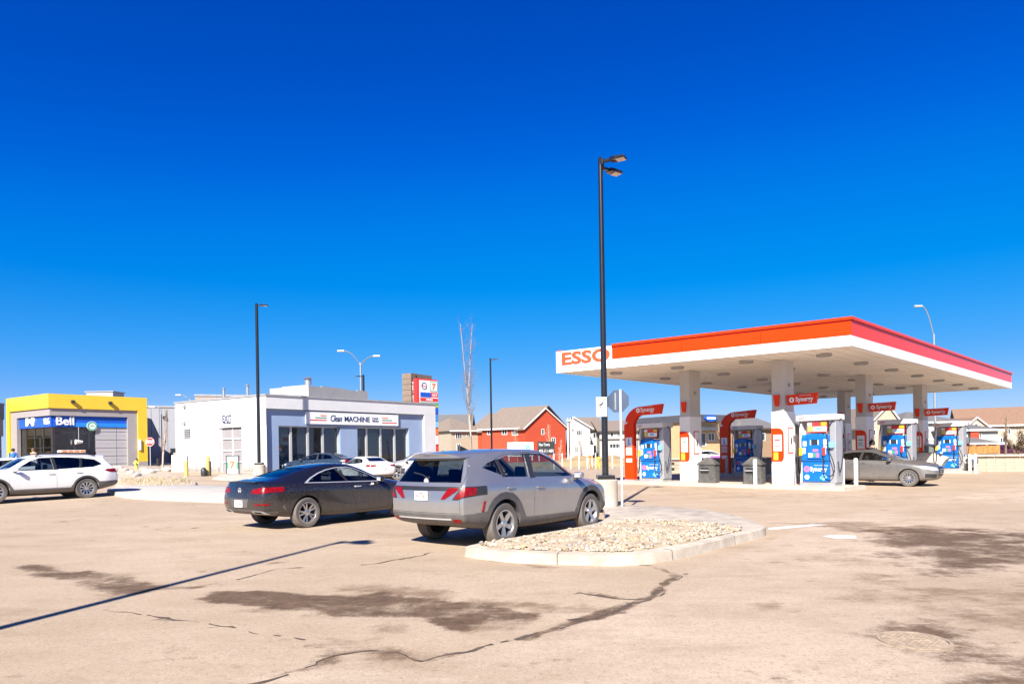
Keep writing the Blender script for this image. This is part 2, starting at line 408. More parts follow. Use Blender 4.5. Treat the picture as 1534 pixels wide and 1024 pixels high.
def shrink(pts, d):
    n = len(pts); a = sum(pts[i][0] * pts[(i + 1) % n][1] - pts[(i + 1) % n][0] * pts[i][1] for i in range(n)); sg = 1 if a > 0 else -1; out = []
    for i in range(n):
        p0, p1, p2 = Vector(pts[i - 1]), Vector(pts[i]), Vector(pts[(i + 1) % n]); e1 = (p1 - p0).normalized(); e2 = (p2 - p1).normalized()
        n1 = Vector((-e1.y, e1.x)) * sg; n2 = Vector((-e2.y, e2.x)) * sg; b = (n1 + n2); b = b / max(0.35, b.dot(n1)); out.append(tuple(p1 + b * d))
    return out
def arc(cx, cz, r, a0, a1, n=10): return [(cx + r * math.cos(R(a0 + (a1 - a0) * i / n)), cz + r * math.sin(R(a0 + (a1 - a0) * i / n))) for i in range(n + 1)]
CUTDARK = M('dark_trim_inside', (0.018, 0.018, 0.02), 0.7)
RUBBER = M('dusty_tyre_rubber', (0.05, 0.047, 0.044), 0.9, var=0.3, scale=9, bump=0.3, bscale=60, dust=0.7, dustz=(-0.5, 0.9), dustc=(0.24, 0.20, 0.165))
BLACKP = M('black_plastic', (0.02, 0.02, 0.022), 0.45, var=0.2)
GREYP = M('dusty_grey_cladding', (0.05, 0.05, 0.053), 0.6, var=0.2, scale=5, dust=0.5, dustz=(0.15, 0.85))
CHROME = M('chrome', (0.62, 0.62, 0.63), 0.25, 0.55, var=0.05)
ALLOY = M('silver_alloy', (0.50, 0.50, 0.51), 0.3, 0.85, var=0.08)
DARKWELL = M('wheel_well_dark', (0.012, 0.012, 0.013), 0.9)
REDLAMP = M('red_tail_lamp', (0.19, 0.002, 0.002), 0.32, var=0.45, scale=16, coat=0.25, spec=0.3)
CLEARLAMP = M('clear_lamp', (0.55, 0.56, 0.58), 0.12, 0.3, var=0.25, scale=20, coat=1.0)
SEAT = M('dark_seat_cloth', (0.03, 0.032, 0.037), 0.85, var=0.25, scale=12)
PLATE = M('white_plate', (0.72, 0.70, 0.68), 0.5)
PLATERED = M('red_plate_print', (0.42, 0.06, 0.05), 0.6)
CARGLASS = glass('tinted_car_glass', (0.60, 0.68, 0.70), boost=0.03)
DARKGLASS = glass('dark_privacy_glass', (0.10, 0.13, 0.16), boost=0.03)
def wheel(root, x, side, r, w, rim_r, style, hy, rim_mat, tyre_mat=RUBBER):
    h = bpy.data.objects.new('wheel', None); col.objects.link(h); h.parent = root; h.location = (x, side * hy, r); h.rotation_euler = (0, random.uniform(0, 1.2), 0)
    h.empty_display_size = 0.2
    s = side; o = w / 2                                          # outer face at y = s*o
    t = MB(); pr = [(rim_r, -o * s * 0.8), (rim_r + 0.02, -o * s), (r * 0.93, -o * s), (r * 0.985, -o * s * 0.8), (r, -o * s * 0.6)]
    for q in np.linspace(-0.55, 0.55, 9): pr.append((r - (0.009 if abs(q * 10 % 2.75) < 0.5 else 0), q * o * s))
    pr += [(r, o * s * 0.6), (r * 0.985, o * s * 0.8), (r * 0.93, o * s), (rim_r + 0.035, o * s * 1.02), (rim_r + 0.015, o * s * 0.97), (rim_r, o * s * 0.85)]
    t.lathe(pr, n=40, axis='y', caps=False); t.build('tyre', tyre_mat, h, smooth=35)
    m = MB(); m.lathe([(rim_r + 0.004, o * s * 0.93), (rim_r + 0.012, o * s * 0.98), (rim_r - 0.012, o * s * 0.98), (rim_r - 0.022, o * s * 0.80), (rim_r - 0.03, o * s * 0.1)], n=40, axis='y', mi=0, caps=False)
    m.lathe([(rim_r - 0.02, o * s * 0.1), (0.01, o * s * 0.12)], n=24, axis='y', mi=1, caps=False)
    m.lathe([(0.11, o * s * 0.25), (0.11, o * s * 0.3), (0.02, o * s * 0.3)], n=20, axis='y', mi=1, caps=False)   # brake disc
    fo = o * s * 0.93; th = s * 0.035
    def spoke(a, wi, wo, r0=0.05, r1=rim_r - 0.008, sk=0.0, dish=0.035):
        ca, sa = math.cos(a), math.sin(a); pts = []
        for yy in (0, -1):
            for rr, ww, dd in ((r0, wi, dish), (r1, wo, 0.0)):
                for e in (-1, 1):
                    tx = e * ww + (sk if rr == r1 else 0); px_, pz_ = rr * ca - tx * sa, rr * sa + tx * ca
                    pts.append((px_, fo - s * dd * 0.6 + yy * th, pz_))
        m.add(pts, [(0, 1, 3, 2), (4, 6, 7, 5), (0, 4, 5, 1), (2, 3, 7, 6), (0, 2, 6, 4), (1, 5, 7, 3)], 0)
    if style == 'five_double':
        for k in range(5):
            a = 2 * math.pi * k / 5
            for e in (-1, 1): spoke(a + e * 0.13, 0.018, 0.017, sk=e * 0.02)
    elif style == 'five_twist':
        for k in range(5):
            a = 2 * math.pi * k / 5; spoke(a, 0.034, 0.045, sk=0.04); spoke(a + 0.42, 0.014, 0.02, sk=-0.05)
    elif style == 'ten':
        for k in range(10): spoke(2 * math.pi * k / 10, 0.013, 0.026)
    else:
        for k in range(12): spoke(2 * math.pi * k / 12, 0.012, 0.022, dish=0.02)
    m.lathe([(0.001, fo + s * 0.004), (0.03, fo + s * 0.004), (0.062, fo - s * 0.006), (0.07, fo - s * 0.05)], n=20, axis='y')
    m.build('rim', [rim_mat, DARKWELL, GREYP], h, smooth=30)
    return h
def tubeprof(o_, pts, r, mat_, parent): return MB().tube(pts, r, 6).build(o_, mat_, parent, smooth=60)
def seats(root, rows, hz=1.18):
    for x, w, hh in rows:
        for y in w:
            m = MB(); m.box(x - 0.28, x + 0.25, y - 0.24, y + 0.24, 0.62, 0.74); m.prism([(x - 0.30, 0.70), (x - 0.14, 0.72), (x - 0.30, hh - 0.12), (x - 0.42, hh - 0.12)], y - 0.24, y + 0.24, 'y')
            m.prism([(x - 0.42, hh - 0.10), (x - 0.32, hh - 0.10), (x - 0.34, hh + 0.10), (x - 0.43, hh + 0.10)], y - 0.13, y + 0.13, 'y')
            m.build('seat', SEAT, root, bevel=0.035, smooth=50)
def car(name, label, cat, sp, paint, group=None):
    root = thing(name, (0, 0, 0), label, cat, group, site=False)
    S = loft(sp['curves'], ns=sp.get('ns', 60), bulge=sp.get('bulge', (0.08, 0.12)), relax=sp.get('relax', 2))
    ax = sp['axles']; r = sp['r']; wr = sp.get('well', r + 0.065)
    wells = [prism(arc(a, r, wr, 0, 360, 28)[:-1], 'y', y0, y1) for a in ax for y0, y1 in ((-1.3, -0.50), (0.50, 1.3))]
    allwell = MB()
    for a in ax:
        for y0, y1 in ((-1.3, -0.50), (0.50, 1.3)): allwell.prism(arc(a, r, wr, 0, 360, 28)[:-1], y0, y1, 'y', 1)
    wm = allwell.mesh('wells'); bm = bmesh.new(); bm.from_mesh(wm); bmesh.ops.recalc_face_normals(bm, faces=bm.faces); bm.to_mesh(wm); bm.free()
    c0, c1, cz = sp['cabin']
    cabin = boolean(offset(S, -0.055), (boxm(c0, c1, -0.80, 0.80, cz, 1.9), 'INTERSECT'))
    cabin.polygons.foreach_set('material_index', [1] * len(cabin.polygons))
    sw = [w for w, g in sp['side']]
    allwin = MB()
    for w in sw: allwin.prism(w, -1.25, 1.25, 'y', 1)
    def cl(mb):
        me = mb.mesh('cut'); bm = bmesh.new(); bm.from_mesh(me); bmesh.ops.recalc_face_normals(bm, faces=bm.faces); bm.to_mesh(me); bm.free(); return me
    front = prism(sp['screen'], 'x', sp['screen_x'][0], sp['screen_x'][1]); rear = prism(sp['rear'], 'x', sp['rear_x'][0], sp['rear_x'][1])
    doors = sp.get('doors', [])
    dm = MB()
    for d in doors:
        dm.prism(d, 0.45, 1.25, 'y', 1); dm.prism(d, -1.25, -0.45, 'y', 1)
    ops = [(wm.copy(), 'DIFFERENCE'), (cabin.copy(), 'DIFFERENCE')]
    if doors: ops.append((cl(dm), 'DIFFERENCE'))
    ops += [(cl(allwin), 'DIFFERENCE'), (front.copy(), 'DIFFERENCE'), (rear.copy(), 'DIFFERENCE')]
    if sp.get('tailgate'): ops.append((prism(sp['tailgate'][0], 'x', -2.8, sp['tailgate'][1]), 'DIFFERENCE'))
    body = S
    for cm, kind in ops:                                         # one cut at a time; a cut that collapses the shell is nudged and tried again
        v0 = volume(body)
        for tr in range(4):
            c_ = cm.copy()
            if tr: c_.transform(Matrix.Translation((.0017 * tr, .0, .0011 * tr)) @ Matrix.Scale(1 + .0007 * tr, 4))
            nb_ = boolean(body, (c_, kind))
            if 0.25 * v0 < volume(nb_) <= v0 * 1.001: body = nb_; break
            print('cut retried', name, ops.index((cm, kind)), tr, v0, volume(nb_))
    body.materials.clear(); link('body', body, [paint, CUTDARK], root, smooth=32, fix=False)
    # doors, one chunk each with a real gap round it
    for k, d in enumerate(doors):
        dd = boolean(S, (prism(shrink(d, 0.006), 'y', -1.25, -0.2), 'INTERSECT'), (wm.copy(), 'DIFFERENCE'), (cabin.copy(), 'DIFFERENCE'), (cl(allwin), 'DIFFERENCE'))
        hx, hz = sp['handles'][k]; dd.materials.clear()
        for sgn in (-1, 1):
            me = dd if sgn < 0 else mirrored(dd)
            do = link('door', me, [paint, CUTDARK], root, smooth=32, fix=False)
            hy = sp['hy'] * sgn
            m = MB(); m.box(hx - 0.10, hx + 0.10, hy - 0.012, hy + 0.022, hz - 0.014, hz + 0.014) if sgn > 0 else m.box(hx - 0.10, hx + 0.10, hy - 0.022, hy + 0.012, hz - 0.014, hz + 0.014)
            m.build('handle', sp.get('handle_mat', paint), do, bevel=0.008, smooth=50)
    G_ = offset(S, -0.012)
    for w, g in sp['side']:
        pm = outer_only(boolean(G_, (prism(shrink(w, -0.006), 'y', -1.25, -0.25), 'INTERSECT'))); pm.materials.clear()
        link('side_window', pm, [DARKGLASS if g == 'dark' else CARGLASS], root, smooth=60, fix=False); link('side_window', mirrored(pm), [DARKGLASS if g == 'dark' else CARGLASS], root, smooth=60, fix=False)
    pm = outer_only(boolean(G_, (front, 'INTERSECT'))); pm.materials.clear(); link('windscreen', pm, [CARGLASS], root, smooth=60, fix=False)
    pm = outer_only(boolean(G_, (rear, 'INTERSECT'))); pm.materials.clear(); link('rear_window', pm, [DARKGLASS], root, smooth=60, fix=False)
    if sp.get('tailgate'):
        tg, tx = sp['tailgate']; me = boolean(S, (prism(shrink(tg, .006), 'x', -2.8, tx), 'INTERSECT'), (cabin.copy(), 'DIFFERENCE'), (prism(sp['rear'], 'x', sp['rear_x'][0], sp['rear_x'][1]), 'DIFFERENCE')); me.materials.clear(); link('tailgate', me, [paint, CUTDARK], root, smooth=32, fix=False)
    # window surrounds and pillars in black or chrome
    for nm, pts, dd_, mt in sp.get('skins', []):
        pm = boolean(offset(S, dd_), (prism(pts, 'y', -1.25, -0.25), 'INTERSECT'), (cl(allwin), 'DIFFERENCE'), (wm.copy(), 'DIFFERENCE'), (cabin.copy(), 'DIFFERENCE')); pm.materials.clear()
        link(nm, pm, [mt, CUTDARK], root, smooth=32, fix=False); link(nm, mirrored(pm), [mt, CUTDARK], root, smooth=32, fix=False)
    for nm, pts, xr, dd_, mt in sp.get('ends', []):              # lamps, plates of trim cut from front or back
        pm = boolean(offset(S, dd_), (prism(pts, 'x', xr[0], xr[1]), 'INTERSECT'), (wm.copy(), 'DIFFERENCE')); pm.materials.clear()
        if len(pm.polygons): link(nm, pm, [mt, mt], root, smooth=32, fix=False)
        if not any(abs(p[0]) < 1e-6 or p[0] * pts[0][0] < 0 for p in pts): link(nm, mirrored(pm), [mt, mt], root, smooth=32, fix=False)
    rim = sp.get('rim', ALLOY)
    for a in ax:
        for sgn in (-1, 1): wheel(root, a, sgn, r, sp['tw'], sp['rim_r'], sp['wheel'], sp['track'] , rim)
    m = MB(); m.box(ax[0] + 0.3, ax[1] - 0.3, -0.72, 0.72, 0.20, 0.34)
    for a in ax: m.cyl((a, -0.7, r), (a, 0.7, r), 0.06, n=8)
    m.build('underbody', DARKWELL, root)
    if sp.get('seats'): seats(root, sp['seats'])
    return root, S
def mirror_part(root, x, y, z, paint, s):
    m = MB(); o = MB()
    for sg in (-1, 1):
        m = MB(); pts = [(x - 0.05, z - 0.06), (x - 0.05, z + 0.045), (x - 0.02, z + 0.065), (x + 0.07, z + 0.04), (x + 0.08, z - 0.03), (x + 0.03, z - 0.07)]
        ya, yb = sg * y, sg * (y + 0.17); m.prism(pts, min(ya, yb), max(ya, yb), 'y')
        mo = m.build('mirror', paint, root, bevel=0.03, smooth=50)
        f = MB(); f.prism([(x + 0.0, z - 0.10), (x + 0.05, z - 0.09), (x + 0.07, z - 0.03), (x, z - 0.03)], min(sg * (y - 0.07), sg * (y + 0.03)), max(sg * (y - 0.07), sg * (y + 0.03)), 'y'); f.build('mirror_foot', BLACKP, mo)
        g = MB(); g.box(x - 0.056, x - 0.050, min(ya, yb) + 0.025, max(ya, yb) - 0.02, z - 0.045, z + 0.04); g.build('mirror_glass', CHROME, mo)
def plate(root, x, z, tilt=0.0, sgn=-1):
    m = MB(); m.box(min(x, x + sgn * 0.012), max(x, x + sgn * 0.012), -0.1525, 0.1525, z - 0.076, z + 0.076); p = m.build('number_plate', PLATE, root, bevel=0.004)
    q = MB(); xx = x + sgn * 0.0145
    for k in range(7):
        if k == 3: continue
        y = -0.105 + k * 0.035; q.box(min(xx, xx + 0.002), max(xx, xx + 0.002), y - 0.010, y + 0.010, z - 0.030, z + 0.018)
    q.box(min(xx, xx + 0.002), max(xx, xx + 0.002), -0.06, 0.06, z + 0.040, z + 0.056); q.build('plate_print', PLATERED, p)

SILVER = M('silver_grey_metallic', (0.335, 0.33, 0.33), 0.24, 0.68, var=0.05, coat=0.8, dust=0.55, dustz=(0.1, 0.85))
NAVY = M('dark_graphite_paint', (0.010, 0.010, 0.013), 0.2, 0.2, var=0.1, coat=1.0, dust=0.5, dustz=(0.1, 1.0), flakes=0.22, dustc=(0.15, 0.125, 0.105))
WHITEP = M('white_car_paint', (0.74, 0.73, 0.71), 0.3, 0.0, var=0.03, coat=0.8, dust=0.35, dustz=(0.2, 0.9))
GREYC = M('grey_dusty_paint', (0.135, 0.13, 0.128), 0.32, 0.5, var=0.06, coat=0.7, dust=0.7, dustz=(0.1, 1.1), dustc=(0.27, 0.225, 0.185))

def suv_spec():
    C = [[(-2.24,.70,.42),(-1.6,.80,.30),(0,.82,.25),(1.6,.80,.26),(2.08,.70,.30)],
         [(-2.36,.83,.50),(-1.9,.905,.46),(0,.905,.38),(1.9,.90,.42),(2.18,.78,.45)],
         [(-2.40,.84,.76),(-1.9,.925,.78),(-1.2,.932,.76),(0,.915,.70),(1.3,.932,.74),(1.9,.90,.72),(2.22,.74,.66)],
         [(-2.36,.84,1.00),(-1.85,.925,1.02),(-1.2,.932,1.0),(0,.925,.93),(1.3,.93,.92),(1.9,.88,.86),(2.17,.72,.80)],
         [(-2.27,.80,1.15),(-1.75,.868,1.15),(-1,.88,1.12),(0,.878,1.08),(.75,.87,1.05),(1.3,.865,1.01),(1.8,.83,.94),(2.10,.68,.87)],
         [(-2.04,.63,1.50),(-1.6,.675,1.545),(-.8,.70,1.59),(-.1,.70,1.59),(.3,.70,1.50),(1.05,.76,1.12),(1.3,.75,1.07),(1.8,.71,.99),(2.06,.6,.91)],
         [(-2.10,.42,1.585),(-1.6,.44,1.63),(-.8,.45,1.65),(-.1,.45,1.645),(.3,.45,1.55),(1.1,.5,1.15),(1.35,.49,1.10),(1.8,.46,1.025),(2.09,.40,.94)],
         [(-2.12,0,1.60),(-1.6,0,1.645),(-.8,0,1.668),(-.1,0,1.66),(.3,0,1.575),(1.15,0,1.165),(1.4,0,1.115),(1.8,0,1.045),(2.12,0,.96)]]
    a0, a1 = -1.378, 1.377
    clad = [(-2.12, .61), (-1.905, .615)] + arc(a0, .365, .555, 152, 28, 12) + [(-.78, .44), (.78, .42)] + arc(a1, .365, .545, 152, 20, 12) + [(2.02, .50), (2.08, .36), (1.6, .18), (-1.6, .18), (-2.02, .36)]
    gl = (-1.92, .60)
    return dict(curves=C, axles=(a0, a1), r=.369, tw=.235, rim_r=.235, wheel='five_twist', track=.80, cabin=(-1.98, .95, .62), hy=.935,
        side=[([(-.47,1.145),(-.40,1.565),(-.05,1.56),(.27,1.455),(.86,1.12),(.60,1.115)], 'clear'),
              ([(-1.28,1.175),(-1.33,1.47),(-1.1,1.535),(-.55,1.567),(-.62,1.15)], 'clear'),
              ([(-1.80,1.345),(-1.62,1.425),(-1.41,1.475),(-1.36,1.20)], 'dark')],
        doors=[[(-.525,.40),(-.525,1.08),(-.465,1.60),(-.05,1.595),(.30,1.48),(.98,1.10),(1.0,.70),(.92,.40)],
               [(-.86,.45),(-1.02,.78),(-1.36,1.02),(-1.42,1.22),(-1.38,1.50),(-1.1,1.57),(-.475,1.60),(-.535,1.08),(-.535,.42)]],
        handles=[(-.36,.955), (-1.22,.985)], screen=[(-.66,1.17),(.66,1.17),(.60,1.53),(-.60,1.53)], screen_x=(.15, 1.9),
        rear=[(-.745,1.115),(.745,1.115),(.60,1.475),(-.60,1.475)], rear_x=(-2.7, -1.75), tailgate=([(-.80,.615),(.80,.615),(.80,.98),(.76,1.25),(.645,1.53),(-.645,1.53),(-.76,1.25),(-.80,.98)], -2.043),
        skins=[('wheel_arch_cladding', clad, .010, GREYP),
               ('window_surround', [(-.60,1.13),(-.56,1.575),(-.37,1.575),(-.43,1.13)], .003, BLACKP), ('window_surround', [(-1.38,1.18),(-1.43,1.48),(-1.30,1.485),(-1.26,1.17)], .003, BLACKP), ('side_marker', [(-1.99,.62),(-1.955,.62),(-1.90,.80),(-1.935,.80)], .014, REDLAMP)],
        ends=[('rear_bumper', [(-.99,.36),(.99,.36),(.99,.60),(-.99,.60)], (-2.7,-2.0), .012, GREYP),
              ('light_bar', [(-.98,.985),(.98,.985),(.98,1.05),(-.98,1.05)], (-2.7,-1.95), .007, BLACKP),
              ('tail_lamp', [(.56,1.03),(.43,.845),(.50,.845),(.70,.965),(.76,1.03)], (-2.7,-2.2), .012, REDLAMP), ('lamp_surround', [(.80,1.05),(.66,.84),(.76,.84),(.99,.93),(.99,1.05)], (-2.7,-1.86), .008, BLACKP),
              ('tail_lamp', [(.83,1.035),(.70,.855),(.77,.85),(.99,.95),(.99,1.035)], (-2.7,-2.10), .013, REDLAMP),
              ('bumper_strip', [(-.62,.505),(.62,.505),(.62,.53),(-.62,.53)], (-2.7,-2.1), .020, CHROME),
              ('reflector', [(.63,.455),(.64,.51),(.70,.525),(.80,.52),(.78,.46)], (-2.7,-2.2), .018, REDLAMP),
              ('headlamp', [(.42,.60),(.42,.80),(.86,.83),(.86,.62)], (1.95,2.6), .006, CLEARLAMP),
              ('grille', [(-.40,.50),(.40,.50),(.40,.80),(-.40,.80)], (2.0,2.6), .006, BLACKP)],
        seats=[(.15, (-.38, .38), 1.22), (-.85, (-.40, 0, .40), 1.20)], ns=66)
def coupe_spec():
    C = [[(-2.28,.66,.34),(-1.6,.78,.24),(0,.80,.20),(1.6,.78,.20),(2.02,.62,.22)],
         [(-2.42,.76,.42),(-1.9,.86,.38),(0,.885,.30),(1.8,.87,.30),(2.12,.68,.34)],
         [(-2.47,.77,.62),(-2.0,.885,.66),(-1.3,.905,.66),(0,.885,.60),(1.3,.905,.64),(1.8,.87,.62),(2.18,.64,.58)],
         [(-2.43,.77,.84),(-2.0,.875,.87),(-1.3,.905,.88),(0,.885,.83),(1.3,.89,.80),(1.8,.84,.74),(2.12,.62,.70)],
         [(-2.40,.72,.965),(-1.9,.80,.99),(-1.2,.83,.985),(0,.83,.935),(.75,.82,.915),(1.3,.82,.87),(1.8,.76,.80),(2.06,.58,.75)],
         [(-2.40,.62,1.03),(-2.0,.61,1.075),(-1.5,.58,1.19),(-.9,.55,1.305),(-.4,.55,1.345),(0,.56,1.325),(.3,.58,1.24),(.95,.69,.985),(1.3,.66,.93),(1.8,.6,.84),(2.04,.48,.79)],
         [(-2.42,.38,1.05),(-2.0,.40,1.105),(-1.5,.39,1.235),(-.9,.37,1.355),(-.4,.36,1.395),(0,.37,1.37),(.3,.39,1.275),(1.0,.44,1.01),(1.3,.42,.96),(1.8,.38,.87),(2.08,.3,.82)],
         [(-2.43,0,1.055),(-2.0,0,1.115),(-1.5,0,1.25),(-.9,0,1.372),(-.4,0,1.408),(0,0,1.385),(.3,0,1.295),(1.05,0,1.025),(1.3,0,.98),(1.8,0,.89),(2.10,0,.83)]]
    a0, a1 = -1.42, 1.42
    return dict(curves=C, axles=(a0, a1), r=.335, tw=.24, rim_r=.228, wheel='five_double', track=.785, cabin=(-1.75, .85, .55), hy=.885, well=.385,
        side=[([(-1.36,1.0),(-1.22,1.07),(-.98,1.165),(-.74,1.235),(-.50,1.272),(-.30,.982),(-.85,.985)], 'dark'),
              ([(-.44,1.28),(-.2,1.288),(.05,1.255),(.40,1.125),(.70,.975),(.58,.955),(-.23,.977)], 'clear')],
        doors=[[(-.02,.27),(-.22,.80),(-.27,1.0),(-.46,1.30),(-.18,1.315),(.08,1.28),(.42,1.15),(.86,.945),(.95,.60),(.93,.29)]],
        handles=[(-.02,.845)], handle_mat=CHROME, screen=[(-.62,1.05),(.62,1.05),(.48,1.28),(-.48,1.28)], screen_x=(.1, 1.8),
        rear=[(-.50,1.125),(.50,1.125),(.40,1.31),(-.40,1.31)], rear_x=(-2.7, -.7),
        skins=[('window_chrome', [(-1.45,.985),(-1.25,1.09),(-.98,1.195),(-.73,1.262),(-.45,1.305),(-.15,1.312),(.07,1.275),(.43,1.14),(.80,.955),(.78,.945),(.42,1.127),(.06,1.262),(-.15,1.298),(-.45,1.29),(-.72,1.247),(-.97,1.178),(-1.22,1.079),(-1.36,1.0)], .006, CHROME),
               ('window_chrome', [(-1.45,.985),(-.85,.968),(.80,.935),(.80,.950),(-.85,.984),(-1.37,.999)], .007, CHROME),
               ('rear_reflector_trim', [(-2.02,.50),(-1.98,.55),(-1.93,.44),(-1.96,.43)], .006, GREYP),
               ('door_pillar', [(-.50,1.27),(-.31,.98),(-.235,.98),(-.44,1.275)], .002, BLACKP)],
        ends=[('diffuser', [(-.95,.20),(.95,.20),(.90,.40),(.55,.45),(-.55,.45),(-.90,.40)], (-2.7,-2.1), .008, GREYP),
              ('exhaust_trim', [(.42,.36),(.44,.425),(.72,.425),(.76,.36)], (-2.7,-2.2), .022, CHROME),
              ('exhaust_opening', [(.47,.372),(.48,.413),(.69,.413),(.71,.372)], (-2.7,-2.22), .026, DARKWELL),
              ('tail_lamp', [(.42,.80),(.46,.885),(.70,.93),(.99,.925),(.99,.845),(.70,.80)], (-2.7,-1.98), .008, REDLAMP),
              ('reflector', [(.55,.55),(.55,.58),(.86,.59),(.84,.55)], (-2.7,-2.3), .008, REDLAMP),
              ('plate_recess', [(-.30,.50),(.30,.50),(.36,.68),(-.36,.68)], (-2.7,-2.3), .004, GREYP),
              ('headlamp', [(.38,.58),(.40,.70),(.84,.76),(.84,.62)], (1.85,2.6), .006, CLEARLAMP)],
        seats=[(.10, (-.36, .36), 1.08), (-.70, (-.36, .36), 1.0)], ns=66)
def wagon_spec():
    C = [[(-2.34,.68,.42),(-1.6,.8,.28),(0,.82,.26),(1.6,.8,.27),(2.10,.66,.30)],
         [(-2.45,.78,.50),(-1.9,.89,.44),(0,.90,.38),(1.8,.89,.40),(2.18,.70,.42)],
         [(-2.49,.80,.74),(-2.0,.91,.74),(-1.3,.92,.72),(0,.91,.70),(1.3,.92,.70),(1.8,.88,.68),(2.25,.66,.62)],
         [(-2.44,.79,.96),(-2.0,.90,.97),(0,.91,.92),(1.3,.91,.88),(1.8,.86,.84),(2.20,.64,.78)],
         [(-2.34,.75,1.10),(-1.8,.835,1.10),(0,.85,1.03),(.8,.85,1.0),(1.3,.84,.97),(1.85,.78,.92),(2.15,.6,.86)],
         [(-2.06,.60,1.44),(-1.6,.64,1.505),(-.6,.66,1.55),(.05,.65,1.53),(.4,.66,1.42),(1.08,.73,1.06),(1.35,.72,1.03),(1.9,.66,.97),(2.11,.55,.91)],
         [(-2.16,.38,1.545),(-1.6,.42,1.58),(-.6,.43,1.605),(.05,.42,1.59),(.4,.43,1.47),(1.13,.48,1.09),(1.4,.46,1.06),(1.9,.43,1.0),(2.15,.36,.93)],
         [(-2.18,0,1.555),(-1.6,0,1.59),(-.6,0,1.615),(.05,0,1.60),(.4,0,1.49),(1.18,0,1.10),(1.45,0,1.07),(1.9,0,1.01),(2.17,0,.95)]]
    a0, a1 = -1.372, 1.373
    clad = [(-2.42, .62), (-1.95, .60)] + arc(a0, .362, .475, 150, 22, 12) + [(-.85, .43), (.85, .42)] + arc(a1, .362, .475, 155, 20, 12) + [(2.0, .50), (2.10, .36), (1.6, .2), (-1.6, .2), (-2.4, .36)]
    return dict(curves=C, axles=(a0, a1), r=.362, tw=.225, rim_r=.230, wheel='ten', track=.795, cabin=(-1.98, .95, .60), hy=.915, well=.415,
        side=[([(-.36,1.075),(-.30,1.50),(.02,1.495),(.30,1.40),(.82,1.075),(.55,1.055)], 'clear'),
              ([(-1.16,1.115),(-1.22,1.47),(-.90,1.50),(-.40,1.51),(-.46,1.08)], 'dark'), ([(-1.95,1.235),(-1.70,1.41),(-1.30,1.465),(-1.24,1.12),(-1.62,1.13)], 'dark')],
        doors=[[(-.42,.43),(-.42,1.06),(-.35,1.535),(.04,1.53),(.34,1.43),(.97,1.03),(.98,.68),(.92,.43)],
               [(-.82,.46),(-.97,.75),(-1.22,.93),(-1.30,1.15),(-1.26,1.50),(-.9,1.535),(-.36,1.545),(-.43,1.06),(-.43,.44)]],
        handles=[(-.25,.93), (-1.12,.95)], screen=[(-.64,1.12),(.64,1.12),(.56,1.48),(-.56,1.48)], screen_x=(.12, 1.8),
        rear=[(-.62,1.15),(.62,1.15),(.52,1.46),(-.52,1.46)], rear_x=(-2.7, -1.8),
        skins=[('wheel_arch_cladding', clad, .010, GREYP), ('window_surround', [(-.48,1.07),(-.42,1.515),(-.28,1.51),(-.34,1.065)], .003, BLACKP), ('window_surround', [(-1.28,1.115),(-1.33,1.47),(-1.20,1.475),(-1.14,1.11)], .003, BLACKP),
               ('tail_lamp', [(-2.46,1.07),(-2.05,1.05),(-1.98,.99),(-2.2,.93),(-2.46,.93)], .008, REDLAMP)],
        ends=[('rear_bumper', [(-.99,.36),(.99,.36),(.99,.60),(-.99,.60)], (-2.7,-2.05), .012, GREYP),
              ('headlamp', [(.36,.66),(.36,.80),(.84,.86),(.84,.70)], (1.9,2.6), .006, CLEARLAMP), ('grille', [(-.34,.55),(.34,.55),(.34,.80),(-.34,.80)], (2.0,2.6), .006, BLACKP)],
        seats=[(.15, (-.38, .38), 1.16), (-.85, (-.40, 0, .40), 1.14)], ns=64)
